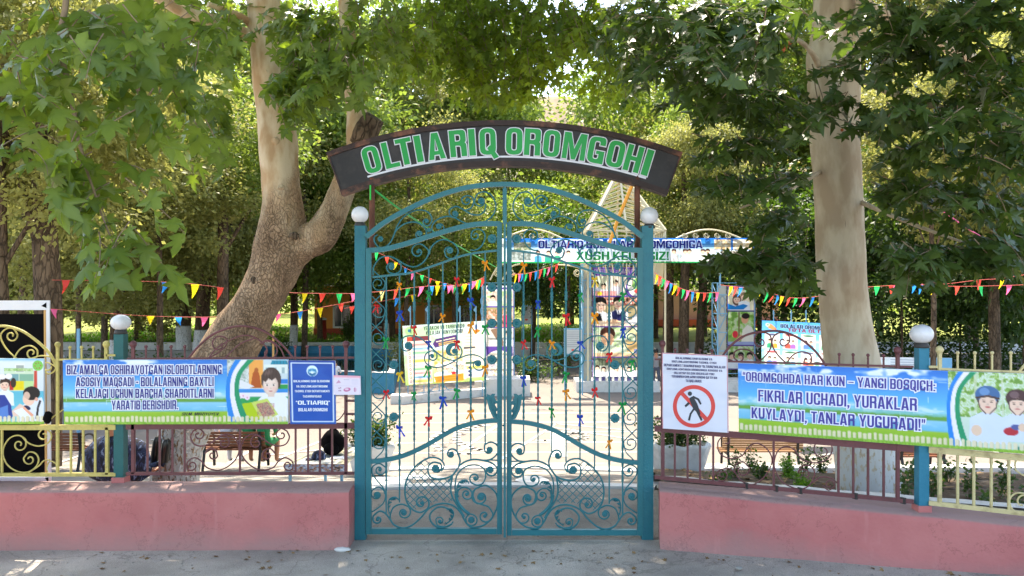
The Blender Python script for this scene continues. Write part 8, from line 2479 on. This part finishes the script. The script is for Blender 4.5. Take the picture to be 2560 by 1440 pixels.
# --- upright pale plane tree
RD = 9.4
def R_(px, py, d=RD): return W(px, py, d)
t3 = thing('plane_tree', R_(2168, 1245), 'upright plane tree with smooth pale bark and a whitewashed foot in the planting bed', 'tree')
m = MB(); trunk_mesh(m, [R_(2175, 1330), R_(2172, 1240), R_(2160, 1100), R_(2138, 960), R_(2118, 840), R_(2106, 720), R_(2100, 600), R_(2094, 450), R_(2086, 330), R_(2086, 200), R_(2086, 60), R_(2090, -120), R_(2100, -330)],
                     [.40, .375, .355, .33, .30, .272, .272, .272, .278, .29, .25, .22, .18], 32, 11, .035, knots=((R_(2060, 150), .22, .07), (R_(2080, 650), .3, .015)))
m.build('trunk', bark_right, t3)
limb(t3, [R_(2110, 130), R_(2150, 60, 9.2), R_(2165, -60, 9)], .11, .07, bark_right, 12)
limb(t3, [R_(2050, 170, 9.3), R_(2010, 110, 8.8), R_(1900, 60, 8), R_(1750, 20, 7.4)], .035, .012, bark_right, 8)
limb(t3, [R_(2120, 180, 9.2), R_(2250, 240, 8.4), R_(2400, 280, 7.8), R_(2600, 330, 7.4)], .05, .015, bark_right, 8)
limb(t3, [R_(2050, 430, 9.3), R_(1960, 480, 8.6), R_(1850, 520, 8.2)], .03, .01, bark_right, 8)
limb(t3, [R_(2140, 500, 9.3), R_(2280, 560, 8.6), R_(2450, 620, 8.2)], .03, .01, bark_right, 8)
m = MB(); m.tube([R_(x, y, RD - .268) for x, y in curve2([(2122, 380), (2117, 440), (2120, 500), (2113, 560), (2118, 620), (2115, 650)], 3)], .005, 5); m.build('bark_seam', bark_far, t3)
for a in ([(2030, 160), (2052, 230), (2075, 300)], [(2036, 200), (2046, 250), (2078, 290)]):
    limb(t3, [R_(x, y, 8.9) for x, y in a], .008, .003, twig_m, 5, 'dead_twig')
rs = random.Random(9)
regs = [(1760, 30, 170, 50, 6.5, 8, 26), (1950, 20, 50, 30, 5.5, 6.5, 4), (1620, 80, 80, 60, 8, 9.5, 13), (1770, 150, 160, 50, 7, 8.6, 24), (1890, 220, 90, 40, 7, 8.6, 12), (1740, 250, 110, 34, 7.6, 9, 13), (2120, 150, 30, 30, 7, 8, 3),
        (2350, 30, 200, 50, 6.4, 8, 28), (2260, 120, 80, 50, 6.6, 8.2, 13), (2480, 170, 90, 70, 6.4, 8.2, 18), (2330, 270, 130, 40, 6.6, 8.4, 20), (2490, 370, 80, 50, 6.6, 8.2, 14), (2290, 370, 60, 30, 7, 8.6, 9), (1800, 345, 140, 14, 7.2, 8.6, 14),
        (1870, 440, 130, 14, 7.4, 8.8, 15), (1970, 530, 60, 14, 7.4, 8.6, 8), (1880, 628, 160, 12, 7.4, 8.6, 26), (1985, 655, 50, 16, 7.4, 8.6, 12), (1740, 640, 50, 10, 7.6, 8.4, 5), (2270, 450, 100, 22, 7.2, 8.6, 13), (2230, 612, 60, 12, 6.8, 7.6, 10), (2370, 620, 150, 10, 6.8, 8, 24), (2500, 590, 80, 20, 6.8, 8, 12), (2440, 480, 120, 18, 7, 8.4, 12),
        (2130, 240, 20, 16, 7, 8, 3), (2060, 290, 20, 12, 6.8, 7.6, 2), (1850, 80, 130, 40, 6, 7.4, 10), (2450, 270, 70, 30, 6.2, 7.2, 6), (1560, 30, 70, 40, 8.5, 10.5, 10)]
tw, P, Y, U, S = sprays(regs, rs, .195, 9, .42, hang=.34)
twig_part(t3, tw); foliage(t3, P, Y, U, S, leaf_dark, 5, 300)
add_shade_canopy(t3, 13500, [(2.4, 9.5, 12, 17.5, 8.6, 12, 1), (2, 8.5, 5.5, 12.5, 7, 11.5, 1.1), (3, 9, 4, 9, 5.6, 8.5, .7)], 12, leaf_dark)  # unseen crown stretched back so that it shades the planting bed
# seed balls
for (x, y, d) in ((1958, 110, 7.2), (1963, 121, 7.2), (1970, 108, 7.2), (1967, 117, 7.25), (1958, 126, 7.2), (1975, 108, 7.3), (1928, 92, 7.2), (2460, 342, 7), (2515, 385, 7), (2538, 330, 7), (2105, 325, 8)):
    m = MB(); m.ball(W(x, y, d), .017, 8, 6); m.build('seed_ball', simple('seed_ball_brown', (.66, .36, .20), rough=.9) if 'seed_ball_brown' not in bpy.data.materials else bpy.data.materials['seed_ball_brown'], t3)

# --- sunlit hanging foliage over the yard
t4 = thing('plane_tree', W(1330, 900, 17) + Vector((14.5, 0, 0)), 'sunlit plane tree whose leaf curtains hang above the name board', 'tree')
b4 = Vector(t4.location)
m = MB(); trunk_mesh(m, [Vector((b4.x, 17, -1.3)), Vector((b4.x - .1, 17, 2)), Vector((b4.x - .5, 17, 5)), Vector((b4.x - 2.5, 16.5, 9.5))], [.42, .34, .30, .2], 18, 6, .05); m.build('trunk', bark_right, t4)
limb(t4, [Vector((b4.x - .6, 17, 5.2)), Vector((6.5, 16, 8.6)), Vector((3.5, 15, 9.6)), Vector((-1.2, 14.4, 9.6))], .16, .05, bark_right, 10)
rs = random.Random(31)
regs = [(1130, 30, 120, 90, 12, 15, 50), (1260, 50, 140, 110, 12, 15, 74), (1200, 150, 40, 70, 12, 14, 20), (1330, 150, 50, 70, 12, 14, 22), (1420, 30, 110, 60, 12, 15, 34), (1300, 210, 34, 40, 12, 14, 9), (1210, 200, 20, 40, 12, 14, 6), (1520, 60, 80, 60, 12, 15, 24), (1560, 150, 50, 50, 12, 15, 13), (1060, 100, 50, 60, 12, 14, 14), (1510, 200, 30, 30, 13, 15, 4), (1000, 60, 90, 60, 11, 13, 20), (1470, 110, 30, 40, 13, 15, 5)]
tw, P, Y, U, S = sprays(regs, rs, .19, 10, .6, hang=1.0, lateral=.75)
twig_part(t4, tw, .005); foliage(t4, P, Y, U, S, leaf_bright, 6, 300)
add_shade_canopy(t4, 8500, [(-3.2, 3.6, 14, 19.5, 9.6, 12.5, 1.1), (-3, 4, 11, 15, 8.6, 11.5, 1)], 15, leaf_bright)  # unseen leaves spread over the forecourt to shade it
# sunny leaves behind the name board ends
rs = random.Random(77)

# --- background trees: a few crown meshes shared by many trees
def crown_mesh(seed, n, mat, clumps=70, leaf=.13, flat=1.0):
    rs = np.random.RandomState(seed)
    th = rs.uniform(0, 2 * np.pi, clumps); u = rs.uniform(-.95, 1, clumps); r = .45 + .55 * rs.rand(clumps) ** .6
    C = np.stack([np.sqrt(1 - np.clip(u, -1, 1) ** 2) * np.cos(th) * r, np.sqrt(1 - np.clip(u, -1, 1) ** 2) * np.sin(th) * r, u * r * .95], 1)
    C *= (1 + .18 * rs.normal(0, 1, (clumps, 1)))
    k = rs.randint(0, clumps, n); sc = .06 + .09 * rs.rand(clumps)
    P = C[k] + rs.normal(0, 1, (n, 3)) * sc[k][:, None] * np.array([1.15, 1.15, .7])
    Y = P - C[k] + rs.normal(0, .12, (n, 3)); Y[:, 2] -= .06
    V, Fc, tn = leaf_cloud(P, leaf / 4.0 * (.6 + .8 * rs.rand(n)), rs, T_RHOMB, Y=Y, spin=.8)
    me = mesh_np('crown', V, Fc); me.materials.append(mat)
    # clump-wise shift of leaf colour, picked at random
    ct = rs.rand(clumps)
    tn2 = np.clip(np.repeat(ct[k], 4) * .55 + tn * .45, 0, 1)
    at = me.attributes.new('tint', 'FLOAT', 'POINT'); at.data.foreach_set('value', tn2.astype(np.float32))
    return me, C
CROWNS = [crown_mesh(101, 22000, leaf_olive, 80, .17), crown_mesh(102, 20000, leaf_mid, 62, .20), crown_mesh(103, 20000, leaf_olive, 52, .18), crown_mesh(104, 20000, leaf_mid, 76, .22), crown_mesh(105, 16000, leaf_shrub, 48, .2)]
def bg_tree(px, d, w, h, cz, ci, label, tr=.18, lean=0.0, white=False, rot=None, group='park trees behind the gate', base=None, limbs=4, crown_rad=None):
    """w: crown half width, h: crown half height, cz: crown centre height (all metres)"""
    x = (px - 1280) * d / F
    zb = base if base is not None else (gz(0, d) if d < 44 else -.55)
    root = thing('park_tree', (x, d, zb), label, 'tree', group)
    me, C = CROWNS[ci]
    rs = random.Random(int(px * 7 + d))
    cx = x + lean
    o = bpy.data.objects.new('crown', me); COL.objects.link(o); o.parent = root; o['kind'] = 'stuff'
    o.location = (cx - x, 0, cz - zb); o.scale = (w, w * (crown_rad or 1), h); o.rotation_euler = (0, 0, rs.uniform(0, 6.28) if rot is None else rot)
    m = MB(); top = cz + h * .3
    trunk_mesh(m, [Vector((x, d, zb - .1)), Vector((x + lean * .2 + rs.uniform(-.1, .1), d, zb + (top - zb) * .33)), Vector((x + lean * .6 + rs.uniform(-.15, .15), d, zb + (top - zb) * .66)), Vector((cx, d, top))], [tr * 1.15, tr, tr * .8, tr * .4], 12, px, .08)
    m.build('trunk', bark_far_white if white else bark_far, root)
    if limbs:
        m = MB()
        for k in range(limbs):
            c = C[rs.randrange(len(C))]
            e = Vector((cx + c[0] * w * .8, d + c[1] * w * .8, cz + c[2] * h * .8)); s = Vector((x + lean * .5, d, zb + (top - zb) * rs.uniform(.45, .8)))
            m.tube(catmull([s, s.lerp(e, .5) + Vector((0, 0, .3)), e], 4), [tr * .4 - tr * .3 * i / 8 for i in range(9)], 6)
        m.build('limbs', bark_far, root)
    return root
BT = [
    # px, d, w, h, cz, crown, trunk r, lean, white
    (12, 15, 2.6, 3.2, 6.2, 0, .14, 0, False, 'dark straight trunk at the frame edge above the banner back'),
    (112, 15.5, 2.8, 3.0, 6.6, 2, .26, 0, False, 'thick reddish brown trunk just behind the banner back edge'),
    (460, 41, 5.2, 6.0, 7.4, 2, .36, -.6, True, 'limewashed tree, first of the pair beside the leaning trunk'),
    (500, 37, 4.6, 5.4, 7.2, 0, .30, 1.4, True, 'limewashed tree, second of the pair beside the leaning trunk'),
    (552, 34, 3.4, 4.4, 6.6, 2, .22, .3, False, 'brown slim tree touching the leaning trunk outline'),
    (292, 30, 3.8, 4.0, 5.0, 0, .22, .2, True, 'limewashed tree directly behind the globe lamp and soldier'),
    (732, 42, 3.6, 4.0, 5.8, 3, .19, 0, True, 'small limewashed tree on the lawn before the orange building'),
    (967, 44, 3.0, 3.8, 5.4, 1, .13, -.4, True, 'thin limewashed tree in front of the orange building seen through the gate'),
    (1668, 35, 2.6, 3.6, 6.4, 1, .22, 0, False, 'dark thick trunk right beside the gate post past the pylon'),
    (1708, 33, 2.4, 3.2, 6.4, 0, .20, 0, False, 'sunlit brown trunk, first from the side pylon under the pennants'),
    (1745, 34, 2.6, 3.4, 6.6, 2, .17, .3, False, 'brown trunk, second from the side pylon under the pennants'),
    (2488, 26, 3.6, 4.6, 7.0, 0, .17, -.1, False, 'slim brown trunk behind the cream fence finials'),
    (2255, 30, 4.0, 4.4, 4.6, 4, .09, 0, False, 'dark evergreen behind the blue lamp post'),
    (2400, 33, 4.4, 4.2, 4.4, 4, .09, 0, False, 'dark spreading tree behind the cream fence'),
    (2120, 34, 4.2, 4.2, 4.2, 4, .09, 0, False, 'dark tree directly behind the pale upright trunk'),
    (2560, 29, 4.2, 5.0, 4.6, 4, .09, 0, False, 'dark tree at the end of the cream fence'),
    (1930, 36, 4.2, 3.6, 4.4, 4, .09, 0, False, 'dark tree behind the light blue poster'),
    (1540, 45, 5.2, 5.0, 6.2, 3, .25, 0, False, 'green tree behind the truss pyramid'),
    (1330, 40, 3.4, 3.2, 4.2, 1, .2, 0, False, 'dense green tree in the middle of the gate opening'),
    (1420, 37, 2.8, 2.8, 3.4, 4, .2, 0, False, 'dark dense tree beside the photo pylon in the gate opening'),
    (1140, 38, 3.6, 3.6, 4.8, 1, .22, 0, False, 'dark green tree behind the tilted poster'),
    (1020, 36, 3.0, 3.6, 6.4, 0, .18, 0, False, 'olive tree above the tilted poster seen through the gate top'),
    (60, 24, 3.2, 3.4, 4.8, 0, .2, 0, False, 'olive leaved tree behind the banner back'),
    (200, 27, 3.4, 3.0, 6.2, 2, .18, 0, False, 'olive tree above the globe lamp'),
    (400, 26, 3.6, 3.2, 6.6, 0, .2, 0, False, 'olive tree behind the hanging leaves'),
    (560, 28, 3.0, 3.2, 8.0, 1, .2, 0, False, 'bright green tree beside the upper leaning trunk'),
    (800, 46, 4.6, 4.6, 7.0, 3, .25, 0, False, 'leafy tree behind the fork of the leaning trunk'),
    (880, 52, 5.6, 5.6, 8.0, 2, .25, 0, False, 'large olive tree above the orange building'),
    (150, 48, 6.0, 6.0, 9.0, 2, .3, 0, False, 'large olive tree far behind the yellow fence'),
    (350, 56, 6.6, 7.0, 11.0, 0, .3, 0, False, 'tall olive tree far behind the lawn'),
    (640, 60, 7.0, 7.5, 13.0, 2, .3, 0, False, 'tall tree far behind the leaning trunk'),
    (980, 48, 5.2, 6.4, 10.6, 0, .3, 0, False, 'tall sparse tree behind the near end of the name board'),
    (1120, 58, 6.0, 7.0, 11.0, 2, .3, 0, False, 'tall olive tree behind the name board letters'),
    (1270, 62, 6.0, 7.0, 10.5, 3, .3, 0, False, 'tall green tree behind the middle of the name board'),
    (1430, 66, 5.4, 5.4, 9.0, 1, .3, 0, False, 'lower green tree below the patch of sky and hill'),
    (1590, 58, 6.4, 7.2, 11.5, 2, .3, 0, False, 'tall olive tree behind the far end of the name board'),
    (1760, 50, 6.2, 6.4, 9.4, 0, .3, 0, False, 'broad olive tree behind the welcome banner end'),
    (1960, 52, 6.4, 7.0, 10.5, 2, .3, 0, False, 'broad olive tree behind the dark plane leaves'),
    (2200, 50, 6.2, 6.6, 10.0, 0, .3, 0, False, 'broad olive tree right of the pale upright trunk'),
    (2420, 46, 6.2, 6.8, 10.0, 2, .3, 0, False, 'broad olive tree seen through gaps above the cream fence'),
    (2600, 50, 6.2, 7.0, 9.0, 3, .3, 0, False, 'green tree behind the frame edge above the cream fence'),
    (2330, 24, 2.8, 2.6, 7.6, 2, .16, 0, False, 'pale olive tree filling the gap beside the dark leaves'),
    (1700, 42, 3.4, 3.0, 6.4, 0, .14, 0, False, 'pale olive crown just above the side pylon pennants'),
    (-60, 40, 6, 6, 8, 3, .3, 0, False, 'broad green tree behind the frame edge above the banner back'),
    (60, 34, 5.4, 6.5, 10, 2, .22, 0, False, 'tall olive tree high above the banner back'),
    (260, 38, 5.2, 6.5, 13, 0, .22, 0, False, 'tall olive tree high behind the hanging branch'),
    (470, 44, 5.8, 6.5, 15, 2, .22, 0, False, 'tallest olive tree between the hanging branch and leaning trunk'),
    (760, 40, 5, 6.0, 13, 3, .22, 0, False, 'tall green tree behind the upper leaning trunk'),
    (960, 52, 5.4, 6.4, 16, 1, .22, 0, False, 'tall bright tree above the near end of the name board'),
    (1160, 56, 5.6, 6.4, 17, 3, .22, 0, False, 'tall bright tree above the letters of the name board'),
    (1640, 48, 5.4, 6.4, 14, 1, .22, 0, False, 'tall green tree above the far end of the name board'),
    (1900, 46, 5.8, 6.5, 15, 3, .22, 0, False, 'tall green tree behind the thick dark plane leaves'),
    (2160, 44, 5.6, 6.5, 15, 2, .22, 0, False, 'tall olive tree behind the top of the pale trunk'),
    (2440, 42, 5.8, 6.5, 14, 0, .22, 0, False, 'tall olive tree in the gaps beyond the cream fence'),
    (340, 46, 4.6, 3.4, 3.2, 2, .2, 0, False, 'low olive tree on the lawn behind the globe lamp'),
    (110, 42, 5.0, 3.4, 3.4, 0, .2, 0, False, 'low olive tree on the lawn behind the banner back'),
    (620, 60, 5.0, 3.6, 4.2, 3, .2, 0, False, 'low green tree at the far edge of the lawn'),
    (1250, 50, 4.6, 3.4, 4.0, 0, .2, 0, False, 'low olive tree behind the meeting stile of the gate'),
]
for (px, d, w, h, cz, ci, tr_, ln, wh, lb) in BT:
    if 'trunk' not in lb and not wh and d < 36: tr_ *= .5
    bg_tree(px, d, w, h, cz, ci, lb, tr_ if d < 36 or wh else tr_ * .6, ln, wh)
# far belt of woodland at the edge of the lawn: one mass nobody could count
rs = np.random.RandomState(55)
n = 26000
x = rs.uniform(-75, 75, n); y = rs.uniform(84, 96, n)
hh = 9 + 3.5 * np.sin(x * .21) + 2 * np.sin(x * .57 + 2)
hh = np.where(np.abs(x - 6.5) < 9, hh * .8, hh)
P = np.stack([x, y, -1 + hh * rs.rand(n) ** .7], 1)
V, Fc, tn = leaf_cloud(P, .75 * (.6 + .8 * rs.rand(n)), rs, T_RHOMB)
cloud_obj('far_woodland', V, Fc, tn, leaf_mid, kind='stuff')
# clipped shrubs and undergrowth
for i, (px, d, r, h, lb) in enumerate(((705, 38, .45, .8, 'small round leafy shrub beside the leaning trunk on the lawn edge'), (868, 45, .45, .75, 'dark shrub in front of the orange building window'), (1395, 33, .7, 1.0, 'leafy shrub beside the small notice stand through the gate'), (1000, 33, .6, .7, 'yellowish shrub by the end of the pool'), (1340, 31, .8, .45, 'low shrub in the far bed behind the gate'), (250, 24, .9, .9, 'sparse leafy shrub behind the globe lamp'), (390, 26, 1.0, .7, 'sparse leafy shrub before the limewashed trunks'))):
    x = (px - 1280) * d / F; z = gz(0, d) if d < 44 else -.55
    shrub('lawn_shrub', Vector((x, d, z)), (r, r * .8, h), 900, .11, 300 + i, leaf_shrub if i not in (3,) else leaf_olive, lb, 'shrub', 'shrubs in the yard and on the lawn', stems=7)
rs = np.random.RandomState(66)
n = 22000; x = rs.uniform(8.5, 26, n); y = rs.uniform(31, 37, n); P = np.stack([x, y, -1.1 + 3.6 * rs.rand(n) ** 1.2 * (1 + .35 * np.sin(x * 1.7))], 1)
V, Fc, tn = leaf_cloud(P, .16 * (.6 + .8 * rs.rand(n)), rs, T_RHOMB); cloud_obj('hedge_undergrowth', V, Fc, tn, leaf_shrub, kind='stuff')
# grass tufts along the lawn edge
n = 9000; x = rs.uniform(-28, 8, n); y = 44.2 + rs.rand(n) ** 2 * 22; P = np.stack([x, y, np.full(n, -.56)], 1)
Yg = np.concatenate([rs.normal(0, .25, (n, 2)), np.ones((n, 1))], 1)
V, Fc, tn = leaf_cloud(P, .16 * (.6 + .8 * rs.rand(n)), rs, T_RHOMB, Y=Yg); cloud_obj('lawn_grass', V, Fc, tn, leaf_fern, kind='stuff')
